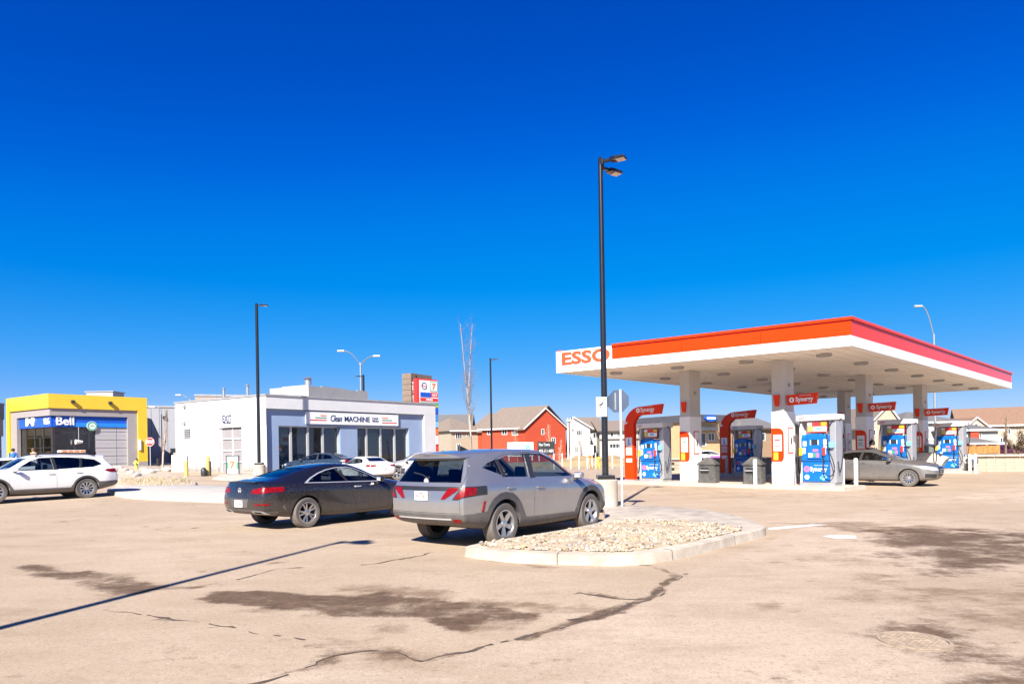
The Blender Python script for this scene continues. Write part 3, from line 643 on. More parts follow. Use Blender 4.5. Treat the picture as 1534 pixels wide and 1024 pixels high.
def sedan_spec():
    C = [[(-2.24,.66,.36),(-1.6,.78,.24),(0,.80,.22),(1.6,.78,.22),(2.06,.62,.24)],
         [(-2.32,.76,.46),(-1.9,.87,.40),(0,.885,.32),(1.8,.87,.32),(2.16,.68,.36)],
         [(-2.35,.78,.66),(-1.9,.89,.68),(0,.89,.63),(1.3,.90,.66),(1.8,.87,.64),(2.24,.62,.58)],
         [(-2.32,.77,.90),(-1.9,.87,.92),(0,.885,.87),(1.3,.89,.83),(1.8,.84,.78),(2.19,.62,.72)],
         [(-2.28,.73,1.02),(-1.8,.81,1.04),(0,.835,.99),(.8,.83,.96),(1.3,.82,.91),(1.8,.76,.84),(2.12,.58,.77)],
         [(-2.28,.62,1.07),(-1.85,.63,1.12),(-1.2,.60,1.30),(-.7,.59,1.375),(-.05,.59,1.38),(.3,.61,1.29),(1.06,.71,1.0),(1.4,.68,.95),(1.85,.6,.87),(2.10,.48,.81)],
         [(-2.30,.4,1.08),(-1.85,.41,1.145),(-1.2,.39,1.345),(-.7,.38,1.425),(-.05,.38,1.43),(.3,.40,1.33),(1.11,.46,1.03),(1.4,.44,.985),(1.85,.40,.90),(2.14,.32,.84)],
         [(-2.31,0,1.085),(-1.85,0,1.155),(-1.2,0,1.36),(-.7,0,1.438),(-.05,0,1.445),(.3,0,1.35),(1.15,0,1.04),(1.45,0,1.0),(1.85,0,.915),(2.16,0,.85)]]
    a0, a1 = -1.355, 1.355
    return dict(curves=C, axles=(a0, a1), r=.325, tw=.205, rim_r=.208, wheel='twelve', track=.785, cabin=(-1.8, .9, .55), hy=.885, well=.375,
        side=[([(-.32,1.025),(-.28,1.34),(.02,1.33),(.30,1.24),(.82,1.015),(.60,1.0)], 'clear'), ([(-1.38,1.075),(-1.22,1.22),(-1.0,1.29),(-.70,1.335),(-.37,1.345),(-.42,1.03)], 'dark')],
        doors=[[(-.38,.34),(-.38,1.02),(-.33,1.37),(.04,1.36),(.34,1.27),(.96,.985),(1.0,.60),(.94,.36)], [(-.86,.36),(-1.0,.70),(-1.25,.90),(-1.40,1.06),(-1.22,1.25),(-.98,1.32),(-.70,1.365),(-.34,1.375),(-.39,1.02),(-.39,.36)]],
        handles=[(-.22,.90), (-1.08,.92)], screen=[(-.62,1.07),(.62,1.07),(.50,1.33),(-.50,1.33)], screen_x=(.1, 1.8),
        rear=[(-.54,1.165),(.54,1.165),(.44,1.36),(-.44,1.36)], rear_x=(-2.7, -.9),
        skins=[('window_surround', [(-.44,1.02),(-.39,1.35),(-.26,1.345),(-.30,1.015)], .003, BLACKP), ('side_sill', [(-.95,.20),(-.95,.285),(.95,.275),(.95,.20)], .008, GREYP)],
        ends=[('tail_lamp', [(.40,.90),(.44,.97),(.99,1.0),(.99,.89),(.74,.86)], (-2.7,-1.98), .008, REDLAMP), ('diffuser', [(-.9,.25),(.9,.25),(.8,.42),(-.8,.42)], (-2.7,-2.1), .006, GREYP),
              ('headlamp', [(.44,.62),(.46,.72),(.80,.80),(.88,.80),(.88,.70),(.7,.62)], (1.75,2.6), .007, CLEARLAMP), ('grille', [(-.36,.42),(.36,.42),(.42,.70),(.34,.74),(-.34,.74),(-.42,.70)], (2.0,2.6), .008, BLACKP),
              ('bumper_intake', [(.50,.34),(.52,.48),(.84,.50),(.84,.36)], (1.9,2.6), .006, BLACKP)],
        seats=[(.15, (-.36, .36), 1.10), (-.75, (-.36, .36), 1.08)], ns=60)
# ------------------------------------------------------------------ the ground: far terrain, the lot, stains, cracks
def noise2(x, y, sc, seed, oct=4):
    out = np.zeros_like(x, float); amp = 1.0; tot = 0
    for o in range(oct):
        g = np.random.default_rng(seed + o).random((256, 256)); u = x / sc; v = y / sc
        i = np.floor(u).astype(int); j = np.floor(v).astype(int); fu = u - i; fv = v - j; fu = fu * fu * (3 - 2 * fu); fv = fv * fv * (3 - 2 * fv)
        a = g[i % 256, j % 256]; b = g[(i + 1) % 256, j % 256]; c = g[i % 256, (j + 1) % 256]; d = g[(i + 1) % 256, (j + 1) % 256]
        out += amp * (a * (1 - fu) * (1 - fv) + b * fu * (1 - fv) + c * (1 - fu) * fv + d * fu * fv); tot += amp; amp *= 0.55; sc /= 2.03
    return out / tot - 0.5
def sd_poly(P, x, y):
    d = np.full(x.shape, 1e9); ins = np.zeros(x.shape, bool); n = len(P)
    for i in range(n):
        ax_, ay = P[i]; bx, by = P[(i + 1) % n]; ex, ey = bx - ax_, by - ay
        t = np.clip(((x - ax_) * ex + (y - ay) * ey) / (ex * ex + ey * ey + 1e-9), 0, 1); d = np.minimum(d, np.hypot(x - ax_ - t * ex, y - ay - t * ey))
        c = (ay > y) != (by > y); xi = ax_ + (y - ay) * ex / (ey if abs(ey) > 1e-9 else 1e-9); ins ^= c & (x < xi)
    return np.where(ins, d, -d)
def sd_line(P, x, y, W):
    best = np.full(x.shape, -1e9)
    for i in range(len(P) - 1):
        ax_, ay = P[i]; bx, by = P[i + 1]; ex, ey = bx - ax_, by - ay
        t = np.clip(((x - ax_) * ex + (y - ay) * ey) / (ex * ex + ey * ey + 1e-9), 0, 1); w = W[i] + (W[i + 1] - W[i]) * t
        best = np.maximum(best, w - np.hypot(x - ax_ - t * ex, y - ay - t * ey))
    return best
def gpx(pts): return [tuple(gp(x, y)[:2]) for x, y in pts]
def grid_mesh(xs, ys, zf):
    X, Y = np.meshgrid(xs, ys, indexing='ij'); Z = zf(X, Y); nx, ny = X.shape
    me = bpy.data.meshes.new('sheet'); co = np.stack([X, Y, Z], -1).reshape(-1, 3)
    i = np.arange(nx - 1)[:, None] * ny + np.arange(ny - 1)[None]; q = np.stack([i, i + ny, i + ny + 1, i + 1], -1).reshape(-1, 4)
    me.vertices.add(len(co)); me.vertices.foreach_set('co', co.ravel().astype(np.float32))
    me.loops.add(q.size); me.polygons.add(len(q)); me.loops.foreach_set('vertex_index', q.ravel().astype(np.int32)); me.polygons.foreach_set('loop_start', (np.arange(len(q)) * 4).astype(np.int32))
    me.polygons.foreach_set('use_smooth', [True] * len(q)); me.update(); me.validate(); return me, X, Y
far = M('dry_dirt_ground', (0.33, 0.27, 0.19), 0.95, var=0.3, scale=0.12, bump=0.3, bscale=2)
me, _, _ = grid_mesh(np.concatenate([np.linspace(-900, -90, 16), np.linspace(-80, 80, 41), np.linspace(90, 900, 16)]), np.concatenate([np.linspace(-60, 100, 41), np.linspace(110, 1500, 24)]), lambda X, Y: gz(X, Y) - 0.08)
structure(link('ground', me, far, fix=False))

xs = np.concatenate([np.linspace(-62, -13.5, 60), np.arange(-13, 15, 0.075), np.linspace(15.5, 62, 60)])
ys = np.concatenate([np.linspace(-16, 3, 20), np.arange(3.3, 22, 0.075), np.linspace(22.4, 62, 70)])
me, X, Y = grid_mesh(xs, ys, lambda X, Y: gz(X, Y))
nz = noise2(X + 40, Y + 40, 0.55, 3); nzf = noise2(X + 40, Y + 40, 0.16, 9, 3); nstr = noise2((X + Y * 0.35) * 0.35 + 90, Y * 1.6 + 40, 0.6, 21)
dark = np.zeros_like(X); brown = np.zeros_like(X)
def stain(pts, amp=0.35, soft=0.16, k=1.0, tgt='d', streak=0.5):
    global dark, brown
    d = sd_poly(gpx(pts), X, Y) + amp * (nz * 1.4 + nstr * streak * 2 + nzf * 0.5); m = k * sstep(-soft, soft, d)
    if tgt == 'd': dark = np.maximum(dark, m)
    else: brown = np.maximum(brown, m)
CRACKS = []
def crack(pts, W, amp=0.06, k=1.0, tgt='d', soft=0.025):
    global dark, brown
    CRACKS.append((pts, W)) if tgt == 'd' else None; soft = 0.05; k *= 0.8
    P = gpx(pts); d = sd_line(P, X + nz * 0.12, Y + nzf * 0.25, W) + amp * (nzf * 1.4 + nz * 0.6); m = k * sstep(-soft, soft, d)
    if tgt == 'd': dark = np.maximum(dark, m)
    else: brown = np.maximum(brown, m)
stain([(0,839),(60,846),(129,852),(220,872),(264,880),(225,887),(190,890),(163,886),(102,872),(34,855)], 0.30, 0.22, 0.8)
stain([(230,876),(291,877),(322,873),(300,880),(250,884)], 0.1, 0.1, 0.6)
stain([(150,890),(190,888),(180,897),(130,900)], 0.2, 0.2, 0.5, 'b')
stain([(295,895),(322,886),(420,887),(520,893),(572,884),(618,892),(715,901),(798,920),(805,924),(729,929),(694,942),(672,943),(625,925),(500,922),(475,918),(380,908),(310,900)], 0.25, 0.14, 0.95)
stain([(500,885),(572,872),(640,885),(715,893),(800,905),(870,905),(930,908),(815,915),(700,905),(600,895)], 0.45, 0.3, 0.75, 'b')
stain([(310,903),(420,912),(500,925),(430,926),(340,918)], 0.3, 0.3, 0.6, 'b')
stain([(545,935),(600,932),(640,940),(600,955),(560,950)], 0.35, 0.2, 0.45, 'b')
stain([(500,965),(560,968),(650,985),(600,995),(530,990),(470,985)], 0.5, 0.35, 0.5, 'b')
stain([(470,975),(505,970),(524,978),(500,990),(460,1000)], 0.2, 0.12, 0.7)
stain([(690,925),(770,930),(745,943),(690,945)], 0.3, 0.3, 0.6, 'b')
crack([(959,846),(980,848),(1002,857),(1013,862),(977,894),(935,907),(858,933),(765,961),(729,968),(672,979),(636,988)], [.03,.04,.05,.06,.06,.11,.07,.045,.03,.02,.015], 0.05)
crack([(860,931),(905,920),(960,903)], [.03,.13,.03], 0.05)
crack([(869,887),(900,890),(930,897),(975,896)], [.03,.06,.07,.03], 0.05)
crack([(636,990),(580,975),(540,975),(505,983),(475,997),(440,1004),(356,1026)], [.01,.012,.015,.04,.03,.02,.015], 0.03)
crack([(150,912),(215,922),(280,930),(360,945),(430,958),(500,968)], [.02,.015,.02,.012,.012,.01], 0.03, 0.7)
crack([(352,868),(390,858),(420,852),(455,850)], [.02,.03,.02,.03], 0.04, 0.6)
crack([(540,846),(600,838),(650,827)], [.012,.02,.012], 0.02, 0.7)
crack([(75,783),(130,777)], [.03,.03], 0.03, 0.6); crack([(170,771),(197,770)], [.04,.04], 0.03, 0.6); crack([(232,793),(260,789)], [.05,.05], 0.05, 0.5)
crack([(190,789),(225,788)], [.03,.03], 0.03, 0.4); crack([(285,791),(300,790)], [.03,.03], 0.03, 0.4); crack([(500,796),(528,793)], [.03,.03], 0.03, 0.7)
stain([(1289,799),(1331,790),(1420,793),(1534,795),(1600,800),(1600,850),(1534,849),(1487,855),(1452,870),(1407,869),(1376,851),(1348,837),(1313,823)], 0.7, 0.8, 0.80)
stain([(1180,783),(1290,782),(1420,788),(1534,793),(1534,800),(1400,800),(1260,796)], 0.5, 0.5, 0.6, 'b', 1.0)
stain([(1300,860),(1450,880),(1534,870),(1600,880),(1600,960),(1480,940),(1350,920),(1280,890)], 0.6, 0.7, 0.5, 'b', 1.0)
stain([(1260,800),(1300,815),(1350,845),(1290,850),(1200,840),(1230,815)], 0.5, 0.5, 0.35, 'b', 1.0)
stain([(1271,949),(1331,928),(1400,935),(1452,950),(1534,975),(1600,985),(1600,1010),(1534,1004),(1452,997),(1383,985),(1306,966)], 0.3, 0.4, 0.82)
stain([(1380,1008),(1450,1003),(1534,1000),(1600,1000),(1600,1040),(1400,1040)], 0.4, 0.4, 0.72)
crack([(1122,914),(1180,915),(1250,910),(1340,901),(1386,896)], [.05,.04,.02,.02,.06], 0.06, 0.6, 'b'); stain([(1360,896),(1390,888),(1410,896),(1380,903)], 0.25, 0.15, 0.6)
stain([(1130,905),(1165,903),(1170,910),(1130,914)], 0.2, 0.15, 0.5, 'b'); stain([(1130,830),(1150,806),(1165,800),(1152,815)], 0.2, 0.2, 0.6, 'b')
stain([(1150,812),(1195,808),(1200,818),(1150,820)], 0.25, 0.2, 0.4, 'b')
stain([(0,1005),(35,1004),(30,1015),(0,1016)], 0.15, 0.1, 0.6, 'b'); stain([(80,992),(110,989),(108,998),(80,1000)], 0.15, 0.1, 0.6, 'b')
stain([(285,1000),(320,1003),(370,993),(330,1008)], 0.15, 0.1, 0.4, 'b')
stain([(700,826),(760,840),(830,848),(870,850),(800,851),(720,838)], 0.1, 0.08, 0.6, 'b', 0.2)
stain([(905,722),(1000,732),(1200,738),(1500,742),(1534,752),(1200,748),(960,742)], 0.8, 1.2, 0.25, 'b', 1.0)
mh = gp(1369, 959); ring = np.hypot(X - mh.x, Y - mh.y); dark = dark * sstep(0.25, 0.29, ring)
# the older paving left of the seam is a touch darker and dirtier
seam = gpx([(1700,700),(1240,775),(1150,812),(1013,862),(935,907),(765,961),(636,990),(505,983),(356,1026),(-900,1200),(-2500,760)])
old = sstep(-0.1, 0.1, sd_poly(seam + [tuple((-62.0, 62.0)), (62.0, 62.0)], X, Y))
for nm, a in (('dark_stain', dark), ('brown_stain', brown), ('old_paving', old)):
    at_ = me.attributes.new(nm, 'FLOAT', 'POINT'); at_.data.foreach_set('value', a.ravel().astype(np.float32))
asph = bpy.data.materials.new('dusty_asphalt'); asph.use_nodes = True
nt = asph.node_tree; N = nt.nodes; L = nt.links; p = N['Principled BSDF']; p.inputs['Roughness'].default_value = 0.93; p.inputs['Specular IOR Level'].default_value = 0.25
tc = N.new('ShaderNodeTexCoord')
def nnoise(sc, det=6, rough=0.6, scale=None):
    n = N.new('ShaderNodeTexNoise'); n.inputs['Scale'].default_value = sc; n.inputs['Detail'].default_value = det; n.inputs['Roughness'].default_value = rough
    if scale:
        mp = N.new('ShaderNodeMapping'); mp.inputs['Scale'].default_value = scale; L.new(tc.outputs['Object'], mp.inputs[0]); L.new(mp.outputs[0], n.inputs['Vector'])
    else: L.new(tc.outputs['Object'], n.inputs['Vector'])
    return n.outputs['Fac']
def nmap(v, a, b, c=0.0, d=1.0):
    m = N.new('ShaderNodeMapRange'); m.inputs[1].default_value = a; m.inputs[2].default_value = b; m.inputs[3].default_value = c; m.inputs[4].default_value = d; L.new(v, m.inputs[0]); return m.outputs[0]
def nmath(op, a, b):
    m = N.new('ShaderNodeMath'); m.operation = op
    for i, k in enumerate((a, b)):
        if isinstance(k, (int, float)): m.inputs[i].default_value = k
        else: L.new(k, m.inputs[i])
    return m.outputs[0]
def nmix(f, a, b):
    m = N.new('ShaderNodeMix'); m.data_type = 'RGBA'
    for i, k in (('Factor', f), ('A', a), ('B', b)):
        if isinstance(k, tuple): m.inputs[i].default_value = (*k, 1)
        elif isinstance(k, float): m.inputs[i].default_value = k
        else: L.new(k, m.inputs[i])
    return m.outputs['Result']
def nattr(n):
    a = N.new('ShaderNodeAttribute'); a.attribute_name = n; return a.outputs['Fac']
c = nmix(nmap(nnoise(0.22, 5, 0.6), 0.36, 0.64), (0.380, 0.285, 0.198), (0.505, 0.392, 0.290))
c = nmix(nmap(nnoise(1.3, 8, 0.72, (0.6, 1.0, 1)), 0.44, 0.66, 0, 0.60), c, (0.315, 0.232, 0.148))
c = nmix(nmap(nnoise(0.9, 9, 0.78, (0.35, 1.5, 1)), 0.53, 0.68, 0, 0.55), c, (0.53, 0.43, 0.31))            # dusty drag marks
c = nmix(nmath('MULTIPLY', nattr('old_paving'), 0.4), c, (0.365, 0.272, 0.175))
c = nmix(nmap(nnoise(9, 9, 0.85), 0.52, 0.68, 0, 0.50), c, (0.24, 0.178, 0.122))                            # coarse wear
c = nmix(nmap(nnoise(19, 6, 0.82), 0.55, 0.62, 0, 0.62), c, (0.20, 0.15, 0.105))                             # exposed stone and grit
c = nmix(nmap(nnoise(30, 5, 0.8), 0.57, 0.65, 0, 0.6), c, (0.62, 0.53, 0.42))
c = nmix(nmap(nnoise(48, 4, 0.75), 0.58, 0.64, 0, 0.7), c, (0.13, 0.098, 0.07))
rag = nmath('SUBTRACT', nmath('ADD', nmath('MULTIPLY', nnoise(1.5, 12, 0.76), 1.0), nmath('MULTIPLY', nnoise(0.8, 9, 0.8, (0.4, 1.5, 1)), 0.6)), 0.80)
fine = nnoise(6.5, 12, 0.86, (0.8, 1.1, 1))
c = nmix(nmap(nnoise(0.42, 12, 0.74, (0.7, 1.2, 1)), 0.545, 0.66, 0, 0.42), c, (0.21, 0.142, 0.092))        # faint smears all over the lot
c = nmix(nmap(nmath('ADD', nmath('MULTIPLY', nattr('brown_stain'), 1.1), nmath('MULTIPLY', rag, 2.6)), 0.28, 0.80, 0, 0.78), c, (0.165, 0.103, 0.060))
dk = nmap(nmath('ADD', nmath('ADD', nmath('MULTIPLY', nattr('dark_stain'), 1.0), nmath('MULTIPLY', rag, 2.6)), nmath('MULTIPLY', nmath('SUBTRACT', fine, 0.5), 1.6)), 0.34, 0.84, 0, 0.94)
c = nmix(dk, c, nmix(nmap(fine, 0.40, 0.60), (0.050, 0.028, 0.016), (0.150, 0.092, 0.054)))
L.new(c, p.inputs['Base Color'])
bp = N.new('ShaderNodeBump'); bp.inputs['Strength'].default_value = 0.45; bp.inputs['Distance'].default_value = 0.012; L.new(nnoise(70, 4, 0.7), bp.inputs['Height']); L.new(bp.outputs[0], p.inputs['Normal'])
structure(link('parking_lot', me, asph, fix=False))

# open cracks: ragged dark ribbons lying on the paving
CRK = M('crack_filled_with_dirt', (0.085, 0.058, 0.040), 0.95, var=0.45, scale=12)
EXTRA = [([(1013, 862), (1035, 858)], [.02, .006]), ([(640, 880), (700, 876)], [.010, .006]), ([(977, 894), (1000, 889)], [.03, .008])]
for ci, (pts, W) in enumerate(CRACKS + EXTRA):
    P = [Vector(p_) for p_ in gpx(pts)]; left = []; right = []; mb = MB()
    for i in range(len(P) - 1):
        a, b = P[i], P[i + 1]; n_ = max(2, int((b - a).length / 0.07)); d_ = (b - a).normalized(); nn = Vector((-d_.y, d_.x))
        for k in range(n_ + (i == len(P) - 2)):
            t_ = k / n_; q = a.lerp(b, t_); wob = float(noise2(np.array([q.x * 1.0 + 60 + ci * 7]), np.array([q.y + 60.]), 0.45, 77, 4)[0]) * 0.28; w_ = max(.002, min(.020, W[i] + (W[i + 1] - W[i]) * t_) * rng.uniform(.2, 1.2) * float(np.clip(1.2 + 5 * noise2(np.array([q.x * 1.3 + 90 + ci]), np.array([q.y * 1.3 + 30.]), 0.5, 99, 3)[0], .12, 1.6))); q = q + nn * wob
            left.append((q.x + nn.x * w_, q.y + nn.y * w_)); right.append((q.x - nn.x * w_, q.y - nn.y * w_))
    m_ = len(left); vs = [(x_, y_, G(x_, y_) + .003 + .0004 * ci) for x_, y_ in left + right]; gap = noise2(np.array([v[0] for v in left]) * 1.7 + 70 + ci, np.array([v[1] for v in left]) * 1.7 + 70, 0.4, 123, 3); mb.add(vs, [(i, i + 1, m_ + i + 1, m_ + i) for i in range(m_ - 1) if gap[i] > -.10]); structure(mb.build('pavement_crack', CRK))

# ------------------------------------------------------------------ kerbs, islands, pavements
CONC = M('pale_concrete', (0.43, 0.37, 0.295), 0.9, var=0.22, scale=1.6, bump=0.25, bscale=60)
CONC2 = M('pale_concrete_kerb', (0.41, 0.35, 0.275), 0.9, var=0.32, scale=2.5, bump=0.3, bscale=50)
STONEBED = M('sandy_bed', (0.40, 0.31, 0.21), 0.95, var=0.3, scale=4, bump=0.4, bscale=30)
def smooth_loop(P, n=4, closed=True):
    out = []; m = len(P)
    for i in range(m if closed else m - 1):
        p0, p1, p2, p3 = [Vector(P[(i + k) % m]) if closed else Vector(P[min(max(i + k, 0), m - 1)]) for k in (-1, 0, 1, 2)]
        for j in range(n):
            u = j / n; out.append(tuple(0.5 * (2*p1 + (p2-p0)*u + (2*p0-5*p1+4*p2-p3)*u*u + (3*p1-p0-3*p2+p3)*u**3)))
    if not closed: out.append(tuple(P[-1]))
    return out
def raised(name, P, h, mat_, lip=0.03, top=True, joints=0):
    """a raised flat bed with a rounded kerb edge"""
    mb = MB(); n = len(P); c = sum((Vector(p) for p in P), Vector((0, 0))) / n; rows = []
    for d, z in ((0.02, -0.06), (0.0, 0.0), (-0.012, h - lip), (-lip * 0.5, h - 0.3 * lip), (-lip * 1.4, h)):
        q = shrink(P, -d); rows.append([(a, b, G(a, b) + z) for a, b in q])
    vs = [v for r_ in rows for v in r_]; fs = [(j * n + i, j * n + (i + 1) % n, (j + 1) * n + (i + 1) % n, (j + 1) * n + i) for j in range(4) for i in range(n)]
    if top: fs.append(tuple(range(4 * n, 5 * n)))
    mb.add(vs, fs); o = structure(mb.build(name, mat_, smooth=50))
    if joints:
        acc = 0; jm = MB()
        for i in range(n):
            a_, b_ = Vector(P[i]), Vector(P[(i + 1) % n]); acc += (b_ - a_).length
            if acc > joints:
                acc = 0; nn = (b_ - a_).normalized(); o_ = Vector((nn.y, -nn.x)); o_ = -o_ if o_.dot(a_ - c) < 0 else o_; q = []
                for j in range(1, 5):
                    v = Vector(rows[j][i]); q.append(v + Vector((o_.x, o_.y, 0)) * .003 + Vector((0, 0, .003 if j > 2 else 0)))
                v = q[-1] - Vector((o_.x, o_.y, 0)) * .12; q.append(v); t_ = Vector((nn.x, nn.y, 0)) * .007
                jm.add([p_ - t_ for p_ in q] + [p_ + t_ for p_ in q], [(k, k + 1, 6 + k, 5 + k) for k in range(4)])
        jm.build('kerb_joint', CRK, o)
    return o
KH = 0.15
outer = [(700,816),(712,821),(739,824.5),(778,827.5),(856,830),(950,830.5),(1025,820),(1087,805.5),(1136,793.5),(1148,788),(1136,783),(1104,771),(1055,763),(1006,758.5),(970,756.5),(935,755.5),(905,757),(905,776),(869,787.5),(780,802)]
P_out = smooth_loop([tuple(gp(x, y, KH)[:2]) for x, y in outer], 4)
raised('kerb_island', P_out, KH, CONC2, joints=1.9)
bed = [(716,815.5),(745,820.5),(790,824),(856,826),(945,826),(1015,815.5),(1075,803),(1108,796),(1113,792.5),(1085,787),(1045,783.5),(1006,781.5),(975,779.5),(944,778.5),(910,783),(870,791.5),(780,806)]
P_bed = smooth_loop([tuple(gp(x, y, KH)[:2]) for x, y in bed], 3)
def bumpy(P, z, mat_, name, step, amp, seed):
    """an uneven infill sheet inside outline P"""
    A = np.array(P); x0, y0 = A.min(0); x1, y1 = A.max(0); xs_ = np.arange(x0 - step, x1 + 2 * step, step); ys_ = np.arange(y0 - step, y1 + 2 * step, step)
    X_, Y_ = np.meshgrid(xs_, ys_, indexing='ij'); s = sd_poly(P, X_, Y_); Z_ = gz(X_, Y_) + z + amp * (noise2(X_ + 50, Y_ + 50, 0.5, seed) * 1.5 + 0.3) * sstep(0, 0.25, s) - 0.05 * (s < 0)
    nx, ny = X_.shape; co = np.stack([X_, Y_, Z_], -1).reshape(-1, 3); fs = []
    for i in range(nx - 1):
        for j in range(ny - 1):
            if max(s[i, j], s[i + 1, j], s[i, j + 1], s[i + 1, j + 1]) > 0: fs.append((i * ny + j, (i + 1) * ny + j, (i + 1) * ny + j + 1, i * ny + j + 1))
    m_ = bpy.data.meshes.new(name); m_.from_pydata(co.tolist(), [], fs); o = link(name, m_, mat_, smooth=80, fix=False); return structure(o)
bedo = bumpy(P_bed, KH + 0.012, STONEBED, 'stone_bed', 0.12, 0.05, 33)
# river stones: the larger ones are pieces of the bed, the small ones one mass
def stone_mesh(seed, sub=1):
    bm = bmesh.new(); bmesh.ops.create_icosphere(bm, subdivisions=sub, radius=1.0); r_ = random.Random(seed); sx, sy, sz = r_.uniform(.8, 1.25), r_.uniform(.65, 1.0), r_.uniform(.45, .75)
    for v in bm.verts: v.co = Vector((v.co.x * sx, v.co.y * sy, v.co.z * sz)) * r_.uniform(.86, 1.12)
    me_ = bpy.data.meshes.new('stone'); bm.to_mesh(me_); bm.free(); return me_
ST = [M('river_stone_cream', (0.43, 0.35, 0.245), 0.8, var=0.2, scale=20), M('river_stone_grey', (0.31, 0.28, 0.24), 0.8, var=0.2, scale=20), M('river_stone_tan', (0.38, 0.265, 0.155), 0.8, var=0.25, scale=20), M('river_stone_pale', (0.50, 0.43, 0.33), 0.8, var=0.15, scale=20), M('river_stone_brown', (0.17, 0.115, 0.07), 0.85, var=0.25, scale=20)]
protos = []
for k in range(10):
    m_ = stone_mesh(k); m_.materials.append(ST[k % 5 if k != 9 else 0]); m_.polygons.foreach_set('use_smooth', [True] * len(m_.polygons)); m_.set_sharp_from_angle(angle=R(50)); protos.append(m_)
A = np.array(P_bed); cand = np.stack([rng.uniform(A[:, 0].min(), A[:, 0].max(), 16000), rng.uniform(A[:, 1].min(), A[:, 1].max(), 16000)], 1)
s_ = sd_poly(P_bed, cand[:, 0], cand[:, 1]); patch = noise2(cand[:, 0] + 70, cand[:, 1] + 70, 0.9, 55); ok = (s_ > 0.03) & ((patch > -0.10) | (rng.random(16000) < 0.12)); cand = cand[ok]
big = cand[:280]; small = cand[280:7600]
for q in big:
    o = bpy.data.objects.new('stone', protos[rng.integers(10)]); col.objects.link(o); o.parent = bedo; r_ = rng.uniform(0.028, 0.048) * (1.5 if rng.random() < 0.10 else 1)
    o.location = (q[0], q[1], G(*q) + KH + 0.03 + r_ * 0.2); o.rotation_euler = (rng.uniform(-.4, .4), rng.uniform(-.4, .4), rng.uniform(0, 6.28)); o.scale = (r_, r_, r_)
mb = MB()
pv = [np.array([v.co[:] for v in m_.vertices]) for m_ in protos]; pf = [[tuple(f.vertices) for f in m_.polygons] for m_ in protos]
for q in small:
    k = rng.integers(10); r_ = rng.uniform(0.013, 0.034); a = rng.uniform(0, 6.28); c_, s2 = math.cos(a), math.sin(a); V = pv[k] * r_
    mb.add(np.stack([V[:, 0] * c_ - V[:, 1] * s2 + q[0], V[:, 0] * s2 + V[:, 1] * c_ + q[1], V[:, 2] + G(*q) + KH + 0.02], 1), pf[k], int(rng.choice([0, 1, 2, 3, 4], p=[.34, .18, .2, .18, .10])))
o = mb.build('gravel', ST, bedo, smooth=50, fix=False); o['kind'] = 'stuff'
# dead leaves and straw caught among the stones
LEAF = M('dead_leaf', (0.27, 0.16, 0.08), 0.9, var=0.4, scale=30); mb = MB()
for q in cand[7600:8400]:
    a = rng.uniform(0, 6.28); l_ = rng.uniform(.02, .06); w_ = l_ * rng.uniform(.15, .4); z = G(*q) + KH + 0.06 + rng.uniform(0, .025); c_, s2 = math.cos(a), math.sin(a)
    mb.add([(q[0] + l_ * c_, q[1] + l_ * s2, z), (q[0] - w_ * s2, q[1] + w_ * c_, z + .01), (q[0] - l_ * c_, q[1] - l_ * s2, z), (q[0] + w_ * s2, q[1] - w_ * c_, z + .008)], [(0, 1, 2, 3)])
o = mb.build('dead_leaves', LEAF, bedo, fix=False); o['kind'] = 'stuff'

PAINT = M('worn_white_road_paint', (0.68, 0.64, 0.57), 0.85, var=0.2, scale=6)
for pts in ([(1153,793.5),(1150,790.5),(1215,785),(1242,785.5)], [(1232,803),(1245,801),(1282,802),(1283,806),(1255,807)]):
    structure(MB().poly([(*q[:2], q[2] + 0.004) for q in (gp(*p_) for p_ in pts)]).build('painted_marking', PAINT))
# manhole in the lot
IRON = M('rusty_cast_iron', (0.33, 0.25, 0.17), 0.9, 0.0, var=0.35, scale=14)
mhole = thing('manhole_cover', (mh.x, mh.y, mh.z), 'round iron manhole cover set in dark wet asphalt', 'manhole cover')
mb = MB(); disc(mb, Matrix.Translation((mh.x, mh.y, mh.z + 0.003)), 0.275, 0.006, 36, r_in=0.25); mb.build('frame', IRON, mhole)
mb = MB(); disc(mb, Matrix.Translation((mh.x, mh.y, mh.z + 0.002)), 0.243, 0.005, 36)
for k in range(-4, 5):
    for j in range(-4, 5):
        if k * k + j * j < 18: mb.box(mh.x + k * .05 - .014, mh.x + k * .05 + .014, mh.y + j * .05 - .014, mh.y + j * .05 + .014, mh.z + .007, mh.z + .010)
mb.build('lid', IRON, mhole)

# left landscaped strip with white kerb, dry grass and rocks
strip = [(160,738),(185,745),(225,748.5),(290,751),(360,753.5),(420,752),(470,745),(430,735),(350,733),(295,731),(230,731.5),(185,732.5)]
raised('median_strip', smooth_loop([tuple(gp(x, y)[:2]) for x, y in strip], 2), 0.15, M('bright_concrete', (0.42, 0.385, 0.335), 0.85, var=0.1, scale=2))
slab = [(330,712.5),(420,712),(520,713),(640,712),(640,716),(520,719),(420,720),(350,720),(318,718)]
raised('shop_pavement', [tuple(gp(x, y)[:2]) for x, y in slab], 0.10, CONC)
lawn = [(170,724),(178,730),(230,732),(285,731),(294,726),(285,719),(262,714),(240,702),(200,699),(160,700),(140,708)]
P_lawn = smooth_loop([tuple(gp(x, y)[:2]) for x, y in lawn], 2)
raised('planting_bed', P_lawn, 0.12, M('tan_soil', (0.42, 0.34, 0.25), 0.95, var=0.25, scale=2, bump=0.4, bscale=12))
STRAW = M('dry_straw_grass', (0.46, 0.37, 0.20), 0.9, var=0.35, scale=2.5)
mb = MB(); A = np.array(P_lawn)
